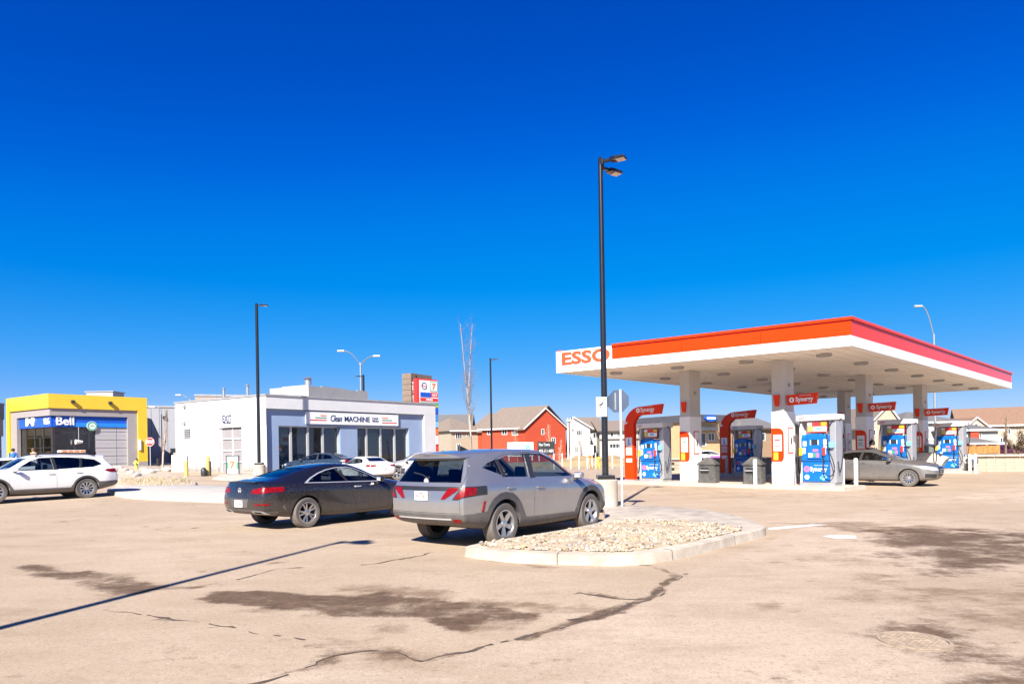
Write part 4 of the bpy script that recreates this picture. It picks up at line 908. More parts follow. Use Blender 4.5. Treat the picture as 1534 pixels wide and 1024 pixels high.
front = [tuple(gp(x, y)[:2]) for x, y in [(172,725),(180,730.5),(235,732),(285,731),(293,727),(280,720),(230,719.5),(190,718)]]
Q = rng.uniform(A.min(0), A.max(0), (60000, 2)); inP = sd_poly(P_lawn, Q[:, 0], Q[:, 1]) > 0.15; inF = sd_poly(front, Q[:, 0], Q[:, 1]) > 0
tuft = noise2(Q[:, 0] + 80, Q[:, 1] + 80, 0.6, 44, 3); Q = Q[inP & np.where(inF, tuft + rng.uniform(-.15, .15, 60000) > -.06, rng.random(60000) < .012)][:5200]; k = 0
for q in Q:
    z = G(*q) + 0.12; h = rng.uniform(.05, .17); a = rng.uniform(0, 6.28); l = rng.uniform(.04, .2); w_ = .007
    t = Vector((q[0] + l * math.cos(a), q[1] + l * math.sin(a), z + h)); b = Vector((-math.sin(a) * w_, math.cos(a) * w_, 0)); q3 = Vector((*q, z)); mid = (q3 + t) / 2 + Vector((0, 0, h * .2))
    mb.add([q3 - b, q3 + b, mid + b * .8, mid - b * .8, t], [(0, 1, 2, 3), (3, 2, 4)])
o = mb.build('dry_grass', STRAW, fix=False); o['kind'] = 'stuff'
ROCK = M('landscape_rock', (0.50, 0.45, 0.39), 0.85, var=0.25, scale=4, bump=0.4, bscale=12)
for k, (x, y, r_) in enumerate([(176,703,.35),(186,707,.3),(196,712,.4),(215,706,.3),(224,711,.35),(236,708,.25),(250,706,.3),(168,708,.3),(205,716,.3)]):
    q = gp(x, y); m_ = stone_mesh(40 + k, 2); o = link('landscape_rock', m_, ROCK, smooth=45); o.location = q + Vector((0, 0, .16)); o.scale = (r_ * 1.3, r_, r_ * .9); o.rotation_euler = (0, 0, k)
    props(o, ['tan rock nearest the white wagon tail', 'small tan rock beside the one at the wagon tail', 'broad tan rock left of the fire hydrant', 'tan rock right behind the fire hydrant', 'tan rock at the foot of the left stop sign', 'small tan rock left of the bare sapling', 'small tan rock right of the bare sapling', 'tan rock half hidden by the white wagon roof edge', 'low tan rock in front of the fire hydrant'][k], 'rock', 'rocks in the planting bed')
# ------------------------------------------------------------------ buildings
WHITEF = M('white_window_frame', (0.70, 0.69, 0.67), 0.5, var=0.05)
DARKF = M('dark_window_frame', (0.03, 0.032, 0.036), 0.45)
ALUF = M('pale_aluminium_frame', (0.55, 0.55, 0.54), 0.4, 0.4, var=0.08)
SHOPGLASS = glass('shop_glass', (0.50, 0.58, 0.62), boost=0.06)
HOUSEGLASS = M('house_window_glass', (0.035, 0.042, 0.05), 0.06, var=0.4, scale=2, spec=0.8)
def win(fr, parent, s0, s1, z0, z1, n=0.0, fm=WHITEF, gm_=HOUSEGLASS, cols=2, rows=1, t=0.07, d=0.06, name='window'):
    mb = MB(); mb.fbox(fr, s0, s1, n, n + d, z0, z0 + t); mb.fbox(fr, s0, s1, n, n + d, z1 - t, z1)
    mb.fbox(fr, s0, s0 + t, n, n + d, z0 + t, z1 - t); mb.fbox(fr, s1 - t, s1, n, n + d, z0 + t, z1 - t)
    cw = (s1 - s0) / cols; ch = (z1 - z0) / rows
    for c in range(1, cols): mb.fbox(fr, s0 + c * cw - t * .4, s0 + c * cw + t * .4, n, n + d * .9, z0 + t, z1 - t)
    for r_ in range(1, rows): mb.fbox(fr, s0 + t, s1 - t, n, n + d * .8, z0 + r_ * ch - t * .35, z0 + r_ * ch + t * .35)
    w = mb.build(name, fm, parent)
    for c in range(cols):
        for r_ in range(rows):
            p_ = MB(); p_.add([fr.pt(s0 + c * cw, n + .012, z0 + r_ * ch), fr.pt(s0 + c * cw + cw, n + .012, z0 + r_ * ch), fr.pt(s0 + c * cw + cw, n + .012, z0 + r_ * ch + ch), fr.pt(s0 + c * cw, n + .012, z0 + r_ * ch + ch)], [(0, 1, 2, 3)]); p_.build('pane', gm_, w, fix=False)
    return w
def winpx(fr, parent, x0, x1, y0, y1, **k):
    s0, z1 = fr.px(x0, y0); s1, _ = fr.px(x1, y0); _, z0 = fr.px(x0, y1); return win(fr, parent, s0, s1, z0, z1, **k)
def rect(fr, x0, x1, y0, y1):
    s0, z1 = fr.px(x0, y0); s1, _ = fr.px(x1, (y0 + y1) / 2); xm = (x0 + x1) / 2; _, z1 = fr.px(xm, y0); _, z0 = fr.px(xm, y1); return s0, s1, z0, z1

# ---- the car wash
WW = M('white_stucco', (0.56, 0.55, 0.545), 0.85, var=0.05, scale=1.2, bump=0.15, bscale=80)
WW2 = M('pale_grey_stucco', (0.46, 0.455, 0.45), 0.85, var=0.05, scale=1.2, bump=0.15, bscale=80)
BLUEW = M('blue_grey_cladding', (0.235, 0.305, 0.44), 0.6, var=0.06, scale=0.8)
SBASE = M('grey_stone_base', (0.33, 0.29, 0.26), 0.9, var=0.2, scale=2)
CAPG = M('grey_metal_coping', (0.36, 0.35, 0.35), 0.5, 0.3)
ROOFG = M('grey_roof_membrane', (0.34, 0.34, 0.34), 0.9)
DIMROOM = M('dim_room_walls', (0.42, 0.42, 0.42), 0.9)
c0 = at(398, 592, 42.5); cR = at(652, 606, 53.5); cL = at(262, 604, 47.9)
f1 = Fr(cL, c0); f2 = Fr(c0, cR); gw = G(c0.x, c0.y) - 0.1; zt = f2.px(400, 592)[1]
wash = thing('car_wash', (c0.x, c0.y, gw), 'low white and blue car wash with glazed bays and exit door', 'building')
g1 = [rect(f2, 420, 513, 638, 703), rect(f2, 538, 616, 640, 704)]
door1 = rect(f1, 328, 362, 640, 712.5); door1 = (door1[0], door1[1], gw, door1[3])
zb = f2.px(420, 612)[1]                                            # bottom of the white band
sp_ = f2.px(636, 640)[0]
mb = MB(); holed(mb, f2, 0, sp_, gw, zb, g1, 0.45, 0, -0.22); mb.build('wall', BLUEW, wash)
mb = MB(); mb.fbox(f2, 0.0, f2.L, -0.9, 0.0, zb, zt); mb.fbox(f2, sp_, f2.L, -0.9, -0.002, gw, zb - .002); mb.build('parapet', WW, wash)
mb = MB(); mb.fbox(f2, -0.06, f2.L + .06, -0.95, 0.06, zt, zt + 0.10); mb.fbox(f1, -0.06, f1.L - .065, -0.95, 0.06, zt, zt + 0.10); mb.build('coping', CAPG, wash)
zm = f1.px(300, 641)[1]; zs = f1.px(300, 698.5)[1]
hl = [door1]
mb = MB(); holed(mb, f1, 0, f1.L, zm, zt, [], .3, 0, 0.0); mb.build('wall', WW, wash)
mb = MB(); holed(mb, f1, 0, f1.L, gw, zm, hl, .3, 0, -0.02)
for s in (f1.px(277, 670)[0], f1.px(288, 670)[0], f1.px(325, 670)[0], f1.px(372, 670)[0]):
    if not (door1[0] - .3 < s < door1[1]): mb.fbox(f1, s - .012, s + .012, -0.03, -0.012, zs, zm - .01, 1)
mb.build('wall', [WW2, CAPG], wash)
mb = MB()
for a, b in ((0, door1[0] - .02), (door1[1] + .02, f1.L)): 
    n_ = max(1, int((b - a) / 0.8))
    for r_ in range(2):
        for k in range(n_):
            o_ = MB(); sa = a + (b - a) * k / n_; o_.fbox(f1, sa + .012, a + (b - a) * (k + 1) / n_ - .012, -0.02, 0.06, gw + r_ * (zs - gw) / 2 + .01, gw + (r_ + 1) * (zs - gw) / 2 - .012); o_.build('stone_panel', SBASE, wash)
mb = MB(); mb.fbox(f2, .01, sp_ - .01, -.9, -.235, -.4, gw - .002); mb.fbox(f2, sp_, f2.L - .01, -.9, -.02, -.4, gw - .002); mb.build('base_course', SBASE, wash)
# the far and side walls and the roof
fb = Fr(cR, cR + (cL - c0)); 
mb = MB(); mb.add([f2.pt(f2.L, -.9, gw), fb.pt(fb.L, 0, gw), fb.pt(fb.L, 0, zt), f2.pt(f2.L, -.9, zt)], [(0, 1, 2, 3)]); mb.add([f1.pt(0, 0, gw), fb.pt(fb.L, 0, gw), fb.pt(fb.L, 0, zt), f1.pt(0, 0, zt)], [(0, 1, 2, 3)]); mb.build('wall', WW, wash)
mb = MB(); mb.poly([f1.pt(0, 0, zt - .3), f2.pt(0, 0, zt - .3), f2.pt(f2.L, 0, zt - .3), fb.pt(fb.L, 0, zt - .3)]); mb.build('roof', ROOFG, wash)
for gi, (a, b, z0, z1) in enumerate(g1):
    xsx = ([420, 441.5, 467, 489.5, 513], [538, 555, 576, 597, 616])[gi]
    for k in range(4):
        sa = f2.px(xsx[k], 660)[0]; sb = f2.px(xsx[k + 1], 660)[0]; win(f2, wash, sa, sb, max(z0, gw + .05), z1, n=-.55, fm=ALUF, gm_=SHOPGLASS, cols=1, rows=1, t=.07, d=.12)
mb = MB(); zfl = gw + .06
mb.poly([f2.pt(.4, -.7, zfl), f2.pt(f2.L - .4, -.7, zfl), f2.pt(f2.L - .4, -5, zfl), f2.pt(.4, -5, zfl)]); mb.poly([f2.pt(.4, -5, zfl), f2.pt(f2.L - .4, -5, zfl), f2.pt(f2.L - .4, -5, zt - .4), f2.pt(.4, -5, zt - .4)])
mb.build('interior', DIMROOM, wash)
EQ = [M('blue_wash_machine', (0.10, 0.22, 0.42), 0.5), M('white_wash_machine', (0.6, 0.6, 0.6), 0.5), M('pale_green_machine', (0.35, 0.5, 0.48), 0.5)]
for k, (s, w_, h, d_) in enumerate([(1.4, .5, 2.2, 2.0), (3.0, 1.9, 2.5, 3.2), (3.2, 1.3, 1.0, 1.6), (5.6, .35, 2.8, 1.8), (8.3, .5, 2.3, 2.2), (10.2, 1.2, 2.6, 3.0), (11.6, .5, 2.0, 1.7)]):
    mb = MB(); mb.fbox(f2, s, s + w_, -d_ - .6, -d_, zfl + .01, zfl + h); mb.fbox(f2, s - .1, s + w_ + .1, -d_ - .7, -d_ + .1, zfl + h + .002, zfl + h + .12); mb.build('wash_machine', EQ[k % 3], wash, bevel=.03)
# the exit door: sectional, glazed
DOORG = M('translucent_door_panel', (0.27, 0.25, 0.25), 0.35, var=0.12, scale=1.5)
mb = MB(); mb.fbox(f1, door1[0], door1[0] + .10, -.26, -.14, gw, door1[3]); mb.fbox(f1, door1[1] - .10, door1[1], -.26, -.14, gw, door1[3]); dr = mb.build('garage_door', WHITEF, wash)
for r_ in range(4):
    for c in range(2):
        w_ = (door1[1] - door1[0] - .2) / 2; h = (door1[3] - gw) / 4; sa = door1[0] + .1 + c * w_; za = gw + r_ * h
        p_ = MB(); p_.fbox(f1, sa + .04, sa + w_ - .04, -.22, -.19, za + .05, za + h - .05); p_.build('door_panel', DOORG, dr)
    p_ = MB(); p_.fbox(f1, door1[0] + .1, door1[1] - .1, -.24, -.175, gw + r_ * (door1[3] - gw) / 4 - .035 + .04, gw + r_ * (door1[3] - gw) / 4 + .075); p_.fbox(f1, (door1[0] + door1[1]) / 2 - .04, (door1[0] + door1[1]) / 2 + .04, -.24, -.18, gw + r_ * (door1[3] - gw) / 4 + .08, gw + (r_ + 1) * (door1[3] - gw) / 4 - .002); p_.build('door_rail', WHITEF, dr)
NAVYT = M('navy_lettering', (0.012, 0.03, 0.10), 0.5)
a = rect(f1, 333.5, 347, 621.5, 631.5); text('EXIT', .6, NAVYT, wash, f1.tmat((a[0] + a[1]) / 2, .02, (a[2] + a[3]) / 2), width=a[1] - a[0], height=a[3] - a[2], bold=.004)
a = rect(f1, 334, 346, 632.5, 634); text('CAR WASH', .2, NAVYT, wash, f1.tmat((a[0] + a[1]) / 2, .02, (a[2] + a[3]) / 2), width=a[1] - a[0], height=.12)
LOUV = M('grey_louvre', (0.33, 0.33, 0.33), 0.5, 0.2)
a = rect(f1, 276, 285, 641, 655); mb = MB()
for k in range(5): mb.fbox(f1, a[0], a[1], .005, .07, a[2] + (a[3] - a[2]) * (k + .1) / 5, a[2] + (a[3] - a[2]) * (k + .55) / 5)
mb.build('louvre', LOUV, wash)
for x, y in ((277, 633), (277, 608)): a = f1.px(x, y); mb = MB(); mb.fbox(f1, a[0] - .12, a[0] + .12, .004, .16, a[1] - .12, a[1] + .1); mb.build('wall_light', LOUV, wash, bevel=.03)
a = rect(f1, 269, 282, 681, 712); mb = MB(); mb.fbox(f1, a[0], a[1], .07, .6, gw + .05, a[3]); mb.fbox(f1, a[0] + .1, a[1] - .1, .602, .62, gw + .3, a[3] - .15, 1); mb.build('utility_cabinet', [WHITEF, WW2], wash, bevel=.02)
# the sign board over the windows
SIGNW = M('white_sign_face', (0.74, 0.73, 0.71), 0.45, var=0.03); ORT = M('orange_sign_print', (0.75, 0.16, 0.03), 0.5); GRT = M('green_sign_print', (0.06, 0.27, 0.13), 0.5); REDT = M('red_sign_print', (0.62, 0.035, 0.03), 0.5)
f2r = Fr(f2.pt(0, -.22, 0), f2.pt(f2.L, -.22, 0))
a = rect(f2r, 457, 594.5, 619, 636); mb = MB(); mb.fbox(f2r, a[0], a[1], .01, .16, a[2], a[3]); sg = mb.build('sign_board', SIGNW, wash)
zc = (a[2] + a[3]) / 2; hh = a[3] - a[2]
def sx(x): return f2r.px(x, 628)[0]
text('Clean', .5, NAVYT, sg, f2r.tmat((sx(493) + sx(510)) / 2, .17, zc + .02), width=sx(510) - sx(493), height=hh * .55, shear=.35)
text('MACHINE', .5, NAVYT, sg, f2r.tmat((sx(514) + sx(551.5)) / 2, .17, zc), width=sx(551.5) - sx(514), height=hh * .46, bold=.006)
[text(w_, .25, NAVYT, sg, f2r.tmat((sx(555) + sx(564.5)) / 2, .17, zc + dz), width=sx(564.5) - sx(555), height=hh * .19) for w_, dz in (('CAR', hh * .12), ('WASH', -hh * .12))]
for x0, x1, dz, mt in ((478, 487, .17, ORT), (470, 487, .02, GRT), (462, 487, -.14, REDT), (570, 579, .14, ORT), (570, 585, -.02, GRT), (570, 592, -.2, REDT)):
    mb = MB(); mb.fbox(f2r, sx(x0), sx(x1), .162, .175, zc + dz - .025, zc + dz + .035); mb.build('sign_stripe', mt, sg)
# roof plant of the car wash
PENT = M('cream_metal_penthouse', (0.43, 0.40, 0.355), 0.6, var=0.08, scale=1)
pc = at(462, 576, 48.5); pr_ = at(551, 584, 54.5); pl = at(404, 582, 50.5); fA = Fr(pl, pc); fB = Fr(pc, pr_); ztp = fB.px(463, 576)[1]
pent = thing('roof_penthouse', (pc.x, pc.y, zt - .3), 'cream metal plant enclosure on the roof of the car wash', 'roof enclosure')
for fr in (fA, fB):
    n_ = int(fr.L / 1.15)
    for k in range(n_): mb = MB(); mb.fbox(fr, fr.L * k / n_ + .012, fr.L * (k + 1) / n_ - .012, -.08, 0, zt - .29, ztp - (0.0 if k % 3 else .06)); mb.build('metal_panel', PENT, pent)
mb = MB(); mb.poly([fA.pt(0, -.02, ztp - .12), fB.pt(0, -.02, ztp - .12), fB.pt(fB.L, -.02, ztp - .12), fB.pt(fB.L, -.02, ztp - .12) + (pl - pc)]); mb.build('roof', ROOFG, pent)
STEELP = M('galvanised_steel', (0.42, 0.43, 0.44), 0.4, 0.7, var=0.12, scale=8)
def vent(x, ytop, ybot, D, r_, label, cap=True):
    b = at(x, ybot, D); t = at(x, ytop, D); o = thing('roof_vent', (b.x, b.y, b.z), label, 'roof vent'); mb = MB(); mb.cyl(b, (b.x, b.y, t.z), r_, n=12); mb.build('pipe', STEELP, o, smooth=40)
    mb = MB(); mb.cyl((b.x, b.y, t.z + .002), (b.x, b.y, t.z + .12), r_ * 1.6, r_ * .6, 12); mb.build('cap', STEELP, o, smooth=40)
vent(461.5, 567, 576, 52, .26, 'short steel chimney on top of the cream roof enclosure'); vent(335.5, 583, 600, 47, .09, 'slim white vent pipe on the car wash roof above the word EXIT'); vent(371, 578, 598, 46.5, .10, 'slim vent pipe on the car wash roof beside the lamp pole')

# ---- the yellow corner store
YEL = M('yellow_metal_panel', (0.72, 0.46, 0.035), 0.45, var=0.05, scale=0.7); GRYP = M('grey_metal_panel', (0.30, 0.27, 0.265), 0.5, var=0.06); BLUES = M('royal_blue_fascia', (0.012, 0.085, 0.46), 0.4, var=0.1)
BLUES2 = M('bright_blue_stripe', (0.02, 0.20, 0.65), 0.4); LGREY = M('light_grey_corrugated', (0.38, 0.365, 0.37), 0.5, var=0.05)
k0 = at(72, 589, 58); kR = at(220, 596, 64); kL = at(9, 598, 62.5); fR = Fr(k0, kR); fL = Fr(kL, k0); gy = G(k0.x, k0.y) - .05; zy = fR.px(72, 589)[1]
store = thing('corner_store', (k0.x, k0.y, gy), 'yellow framed corner store with deep grey portal and blue sign band', 'shop')
zY = fR.px(90, 611)[1]; zG = fR.px(90, 622)[1]; zBl = fR.px(110, 639)[1]
sYR = fR.px(207, 650)[0]; sGR = fR.px(190, 650)[0]; sYL = fL.px(14, 650)[0]; sGL = fL.px(22.5, 650)[0]
mb = MB(); holed(mb, fR, 0, fR.L, gy + .5, zy, [(-1, sYR, gy - 1, zY)], .35); holed(mb, fL, 0, fL.L, gy, zy, [(sYL, fL.L + 1, gy - 1, zY)], .2)
mb.add([fR.pt(fR.L, 0, gy), fR.pt(fR.L, -9, gy), fR.pt(fR.L, -9, zy), fR.pt(fR.L, 0, zy)], [(0, 1, 2, 3)]); mb.add([fL.pt(0, 0, gy), fL.pt(0, -9, gy), fL.pt(0, -9, zy), fL.pt(0, 0, zy)], [(0, 1, 2, 3)]); mb.build('yellow_frame', YEL, store)
mb = MB(); mb.fbox(fR, sYR + .02, fR.L, -.4, -.005, gy, gy + .498); mb.build('base_course', GRYP, store)
def inset(d):
    a0 = fL.pt(0, -d, 0); b0 = fR.pt(0, -d, 0); t_ = ((b0 - a0).x * fR.d.y - (b0 - a0).y * fR.d.x) / (fL.d.x * fR.d.y - fL.d.y * fR.d.x); k_ = a0 + fL.d * t_
    return Fr(k_, fR.pt(fR.L, -d, 0)), Fr(a0, k_)
fR1, fL1 = inset(.15); fR2, fL2 = inset(.45)
mb = MB(); holed(mb, fR1, 0, sYR + .1, gy, zY + .2, [(-2, sGR, gy - 1, zG)], .6); holed(mb, fL1, sYL - .1, fL1.L, gy, zY + .2, [(sGL, fL.L + 2, gy - 1, zG)], .3)
mb.poly([fR1.pt(0, 0, zG), fR1.pt(sGR, 0, zG), fR1.pt(sGR, -.6, zG), fR2.pt(0, 0, zG)]); mb.poly([fL1.pt(sGL, 0, zG), fL1.pt(fL1.L, 0, zG), fL2.pt(fL2.L, 0, zG), fL1.pt(sGL, -.6, zG)]); mb.build('grey_portal', GRYP, store)
s143 = fR2.px(143, 660)[0]; s81 = fR2.px(82, 660)[0]
mb = MB(); mb.fbox(fR2, .06, sGR + .6, -.2, .12, zBl, zG + .15); mb.fbox(fL2, sGL - .3, fL2.L + .055, -.2, .12, zBl, zG + .15); mb.build('blue_fascia', BLUES, store)
mb = MB(); mb.fbox(fR2, fR2.px(110, 636)[0], sGR + .3, .121, .14, zBl + .02, zBl + .38); mb.build('blue_stripe', BLUES2, store)
npan = 4
for k in range(10): mb = MB(); za = gy + (zBl - gy) * k / 10; mb.fbox(fR2, s143, (s143 + sGR + .6) / 2 - .02, -.1, .02 + .03 * (k % 2), za, za + (zBl - gy) / 10 - .015); mb.fbox(fR2, (s143 + sGR + .6) / 2 + .02, sGR + .6, -.1, .02 + .03 * (k % 2), za, za + (zBl - gy) / 10 - .015); mb.build('wall_panel', LGREY, store)
DARKCOL = M('dark_bronze_column', (0.045, 0.04, 0.045), 0.4, 0.3)
mb = MB(); mb.fbox(fR2, -.05, s81, -.3, .2, gy, zBl); mb.build('column', DARKCOL, store)
TEALG = glass('teal_shop_glass', (0.42, 0.52, 0.53), boost=0.20)
zmid = fR2.px(110, 648)[1]
for a, b in ((s81, fR2.px(112, 660)[0]), (fR2.px(112, 660)[0], fR2.px(134, 660)[0]), (fR2.px(134, 660)[0], s143)):
    win(fR2, store, a, b, zmid, zBl, n=-.06, fm=DARKF, gm_=TEALG, cols=1, t=.07); win(fR2, store, a, b, gy + .1, zmid, n=-.06, fm=DARKF, gm_=TEALG, cols=1, rows=2, t=.07)
s26 = fL2.px(27, 660)[0]
for k in range(4): w_ = (fL2.L - .1 - s26) / 4; win(fL2, store, s26 + k * w_, s26 + (k + 1) * w_, gy + .1, zBl, n=-.06, fm=DARKF, gm_=TEALG, cols=1, rows=4, t=.07)
fR4, fL4 = inset(4.5); mb = MB(); mb.poly([fL4.pt(1.2, 0, gy + .05), fL4.pt(fL4.L, 0, gy + .05), fL4.pt(fL4.L, 0, zG), fL4.pt(1.2, 0, zG)]); mb.poly([fR4.pt(0, 0, gy + .05), fR4.pt(fR4.L - .5, 0, gy + .05), fR4.pt(fR4.L - .5, 0, zG), fR4.pt(0, 0, zG)])
mb.poly([fL2.pt(1.2, -.1, gy + .06), fL2.pt(fL2.L, -.1, gy + .06), fR2.pt(fR2.L - .5, -.1, gy + .06), fR4.pt(fR4.L - .5, 0, gy + .06), fR4.pt(0, 0, gy + .06), fL4.pt(1.2, 0, gy + .06)]); mb.build('interior', DIMROOM, store)
for s, h, mt in ((1.0, 1.6, 'a'), (2.3, 1.3, 'b'), (3.8, 1.7, 'c')):
    mb = MB(); mb.fbox(fL2, s26 + s, s26 + s + .9, -2.4, -1.8, gy + .07, gy + h); mb.fbox(fL2, s26 + s + .1, s26 + s + .8, -1.79, -1.76, gy + .3, gy + h - .1); mb.build('display_stand', M('display_' + mt, {'a': (.55, .18, .06), 'b': (.5, .42, .3), 'c': (.2, .35, .3)}[mt], .6), store)
mb = MB(); mb.poly([fL.pt(0, -.02, zy - .15), fR.pt(0, -.02, zy - .15), fR.pt(fR.L, -.02, zy - .15), fR.pt(fR.L, -9, zy - .15), fL.pt(0, -9, zy - .15)]); mb.build('roof', ROOFG, store)
LETW = M('white_channel_letter', (0.78, 0.77, 0.76), 0.4, var=0.03)
a = rect(fR2, 83, 110, 624, 636.5); text('Bell', 1, LETW, store, fR2.tmat((a[0] + a[1]) / 2, .15, (a[2] + a[3]) / 2), width=a[1] - a[0], height=a[3] - a[2], extrude=.05, bold=.02)
a = rect(fL2, 42, 54.5, 625, 638); text('M', 1, LETW, store, fL2.tmat((a[0] + a[1]) / 2, .15, (a[2] + a[3]) / 2), width=a[1] - a[0], height=a[3] - a[2], extrude=.05, bold=.05)
a = rect(fL2, 68, 77, 626, 635); text('~', 1, LETW, store, fL2.tmat((a[0] + a[1]) / 2, .15, a[3] - .1), width=(a[1] - a[0]) * .8, height=.2, extrude=.05, bold=.02); mb = MB(); mb.fbox(fL2, a[0] + .1, a[1], .13, .18, a[2], a[2] + .3); mb.build('logo_mark', LETW, store, bevel=.02)
a = fR2.px(137, 638); mb = MB(); disc(mb, fR2.tmat(a[0], .14, a[1]), .42, .05, 28); ro = mb.build('round_sign', LETW, store); mb = MB(); GREENR = M('green_ring', (0.10, 0.34, 0.22), 0.5); disc(mb, fR2.tmat(a[0], .192, a[1]), .40, .01, 28, r_in=.27)
for k in range(7): q = fR2.tmat(a[0], .192, a[1]) @ Matrix.Translation(((k - 3) * .06, 0, 0)); mb.add([q @ Vector(v) for v in ((-.012, -.16 + abs(k - 3) * .03, 0), (.012, -.16 + abs(k - 3) * .03, 0), (.012, .15 - abs(k - 3) * .03, .01), (-.012, .15 - abs(k - 3) * .03, .01))], [(0, 1, 2, 3)])
mb.build('round_emblem', GREENR, ro)
for x, y in ((108, 601), (164, 603)): a = fR.px(x, y); mb = MB(); mb.fbox(fR, a[0] - .12, a[0] + .16, .02, .3, a[1] - .16, a[1] + .10); mb.build('flood_light', DARKF, store, bevel=.03)
a = fR.px(209, 666); mb = MB(); mb.fbox(fR, a[0] - .12, a[0] + .12, .003, .14, a[1] - .5, a[1] + .5); mb.build('wall_light', LETW, store, bevel=.03)
a = fR2.px(115, 660); mb = MB(); mb.cyl(fR2.pt(a[0] - .25, .5, a[1] - .1), fR2.pt(a[0] + .3, .5, a[1] - .1), .22, .1, 14); mb.cyl(fR2.pt(a[0], .5, a[1]), fR2.pt(a[0], .5, zBl), .012); mb.build('pendant_sign', LETW, store, smooth=40)
# roof hatch on the store, long grey building to its right, grey neighbour to its left
b = at(160, 592, 70); t = at(160, 588, 70); w_ = 2.0; o = thing('roof_unit', (b.x, b.y, b.z - 1), 'low grey roof unit behind the yellow parapet', 'roof unit'); mb = MB(); mb.box(b.x - 1.5, b.x + 1.2, b.y - 1, b.y + 1, b.z - 1, t.z); mb.build('casing', CAPG, o); mb = MB(); mb.box(b.x - 1.6, b.x + 1.3, b.y - 1.1, b.y + 1.1, t.z + .002, t.z + .08); mb.build('cap', CAPG, o)
BIGG = M('pale_grey_metal_wall', (0.31, 0.31, 0.335), 0.6, var=0.05, scale=0.6)
q0 = at(214, 610, 74); q1 = at(420, 612, 80); fg = Fr(q0, q1); gg = .8; zg = fg.px(240, 610)[1]; big = thing('grey_warehouse_store', (q0.x, q0.y, gg), 'long pale grey metal clad store between yellow shop and car wash', 'building')
n_ = 18
for k in range(n_): mb = MB(); mb.fbox(fg, fg.L * k / n_ + .015, fg.L * (k + 1) / n_ - .015, -.3, 0, gg + 1.3, zg); mb.build('wall_panel', BIGG, big)
mb = MB(); mb.fbox(fg, 0, fg.L, -.35, .05, gg - .5, gg + 1.298); mb.build('base_course', SBASE, big); mb = MB(); mb.fbox(fg, -.05, fg.L, -.4, .08, zg + .002, zg + .2); mb.build('coping', CAPG, big); mb = MB(); mb.fbox(fg, .05, fg.L - .1, -12, -.4, gg, zg - .1); mb.build('wall', BIGG, big)
a = fg.px(246, 625); mb = MB(); mb.fbox(fg, a[0] - .15, a[0] + .15, .01, .3, a[1] - .15, a[1] + .15); mb.build('wall_light', DARKF, big, bevel=.03)
mb = MB(); a = rect(fg, 255, 270, 671, 698); mb.fbox(fg, a[0], a[0] + .15, .055, .2, gg + .2, a[3]); mb.fbox(fg, a[0] + .152, a[1], .055, .2, a[3] - .15, a[3]); mb.fbox(fg, a[0] + .152, a[1], .055, .2, gg + 1.4, gg + 1.5); mb.build('dock_frame', DARKF, big)
# taller dark volume behind the car wash
o = thing('rooftop_screen', tuple(at(293, 594, 95)), 'brown rooftop screen wall rising behind the car wash', 'roof screen'); t0 = at(292, 593, 95); t1 = at(392, 594, 98); fs_ = Fr(t0, t1); mb = MB(); mb.fbox(fs_, 0, fs_.L, -3, 0, 1, t0.z); mb.build('screen_wall', M('brown_screen', (0.33, 0.27, 0.23), 0.7), o); mb = MB(); mb.fbox(fs_, -.1, fs_.L + .1, -3.1, .1, t0.z + .002, t0.z + .25); mb.build('cap', CAPG, o)
q0 = at(-40, 606, 60); q1 = at(9.5, 606, 64); fh = Fr(q0, q1); zh = fh.px(5, 607)[1]; o = thing('grey_shop', (q0.x, q0.y, gy), 'pale grey shop at the far left edge beside the yellow store', 'shop')
za = fh.px(5, 628)[1]; zb2 = fh.px(5, 653)[1]
mb = MB(); mb.fbox(fh, 0, fh.L - .3, -8, 0, za, zh); mb.build('wall', BIGG, o); mb = MB(); mb.fbox(fh, 0, fh.L - .3, -8, -.1, zb2, za - .002); mb.build('wall', WW, o); mb = MB(); mb.fbox(fh, 0, fh.L - .3, -7, .05, zh + .002, zh + .2); mb.build('coping', CAPG, o); mb = MB(); mb.fbox(fh, 0, fh.L - .3, -8, -.3, gy, zb2 - .002); mb.build('wall', DARKF, o)
for k in range(4): win(fh, o, fh.L - .5 - (k + 1) * 1.2, fh.L - .5 - k * 1.2, gy + .1, zb2 - .1, n=-.28, fm=ALUF, gm_=HOUSEGLASS, cols=1, rows=2)

# ---- the pylon sign behind the car wash
BRK = M('brown_tower_cladding', (0.20, 0.145, 0.11), 0.8, var=0.15, scale=2)
pz = at(616, 558, 70); pq = at(640, 560, 74); pe = at(648, 561, 75); fp = Fr(at(625.5, 568, 69), at(656.5, 570, 71)); ztp2 = pz.z
py = thing('pylon_sign', (pz.x, pz.y, .6), 'tall roadside pylon sign with fuel prices behind the car wash', 'pylon sign')
fpt = Fr(at(615.5, 558, 70), at(648, 560.5, 73)); nr = 16
for k in range(nr):
    mb = MB(); za = .6 + (ztp2 - .6) * k / nr; mb.fbox(fpt, 0, .75, -1.2, 0, za, za + (ztp2 - .6) / nr - .03); mb.fbox(fpt, .76, fpt.L, -1.2, -.1, za, za + (ztp2 - .6) / nr - .02); mb.build('cladding_panel', BRK, py)
RED = M('bright_red_panel', (0.62, 0.035, 0.03), 0.4, var=0.05)
def prect(x0, x1, y0, y1): return rect(fp, x0, x1, y0, y1)
a = prect(624.5, 656.5, 567.5, 690); mb = MB(); mb.fbox(fp, a[0], a[1], -.55, 0, .6, a[3]); mb.build('sign_frame', RED, py)
a = prect(628, 655.5, 570, 603); mb = MB(); mb.fbox(fp, a[0], a[1], .003, .05, a[2], a[3]); mb.build('sign_face', SIGNW, py)
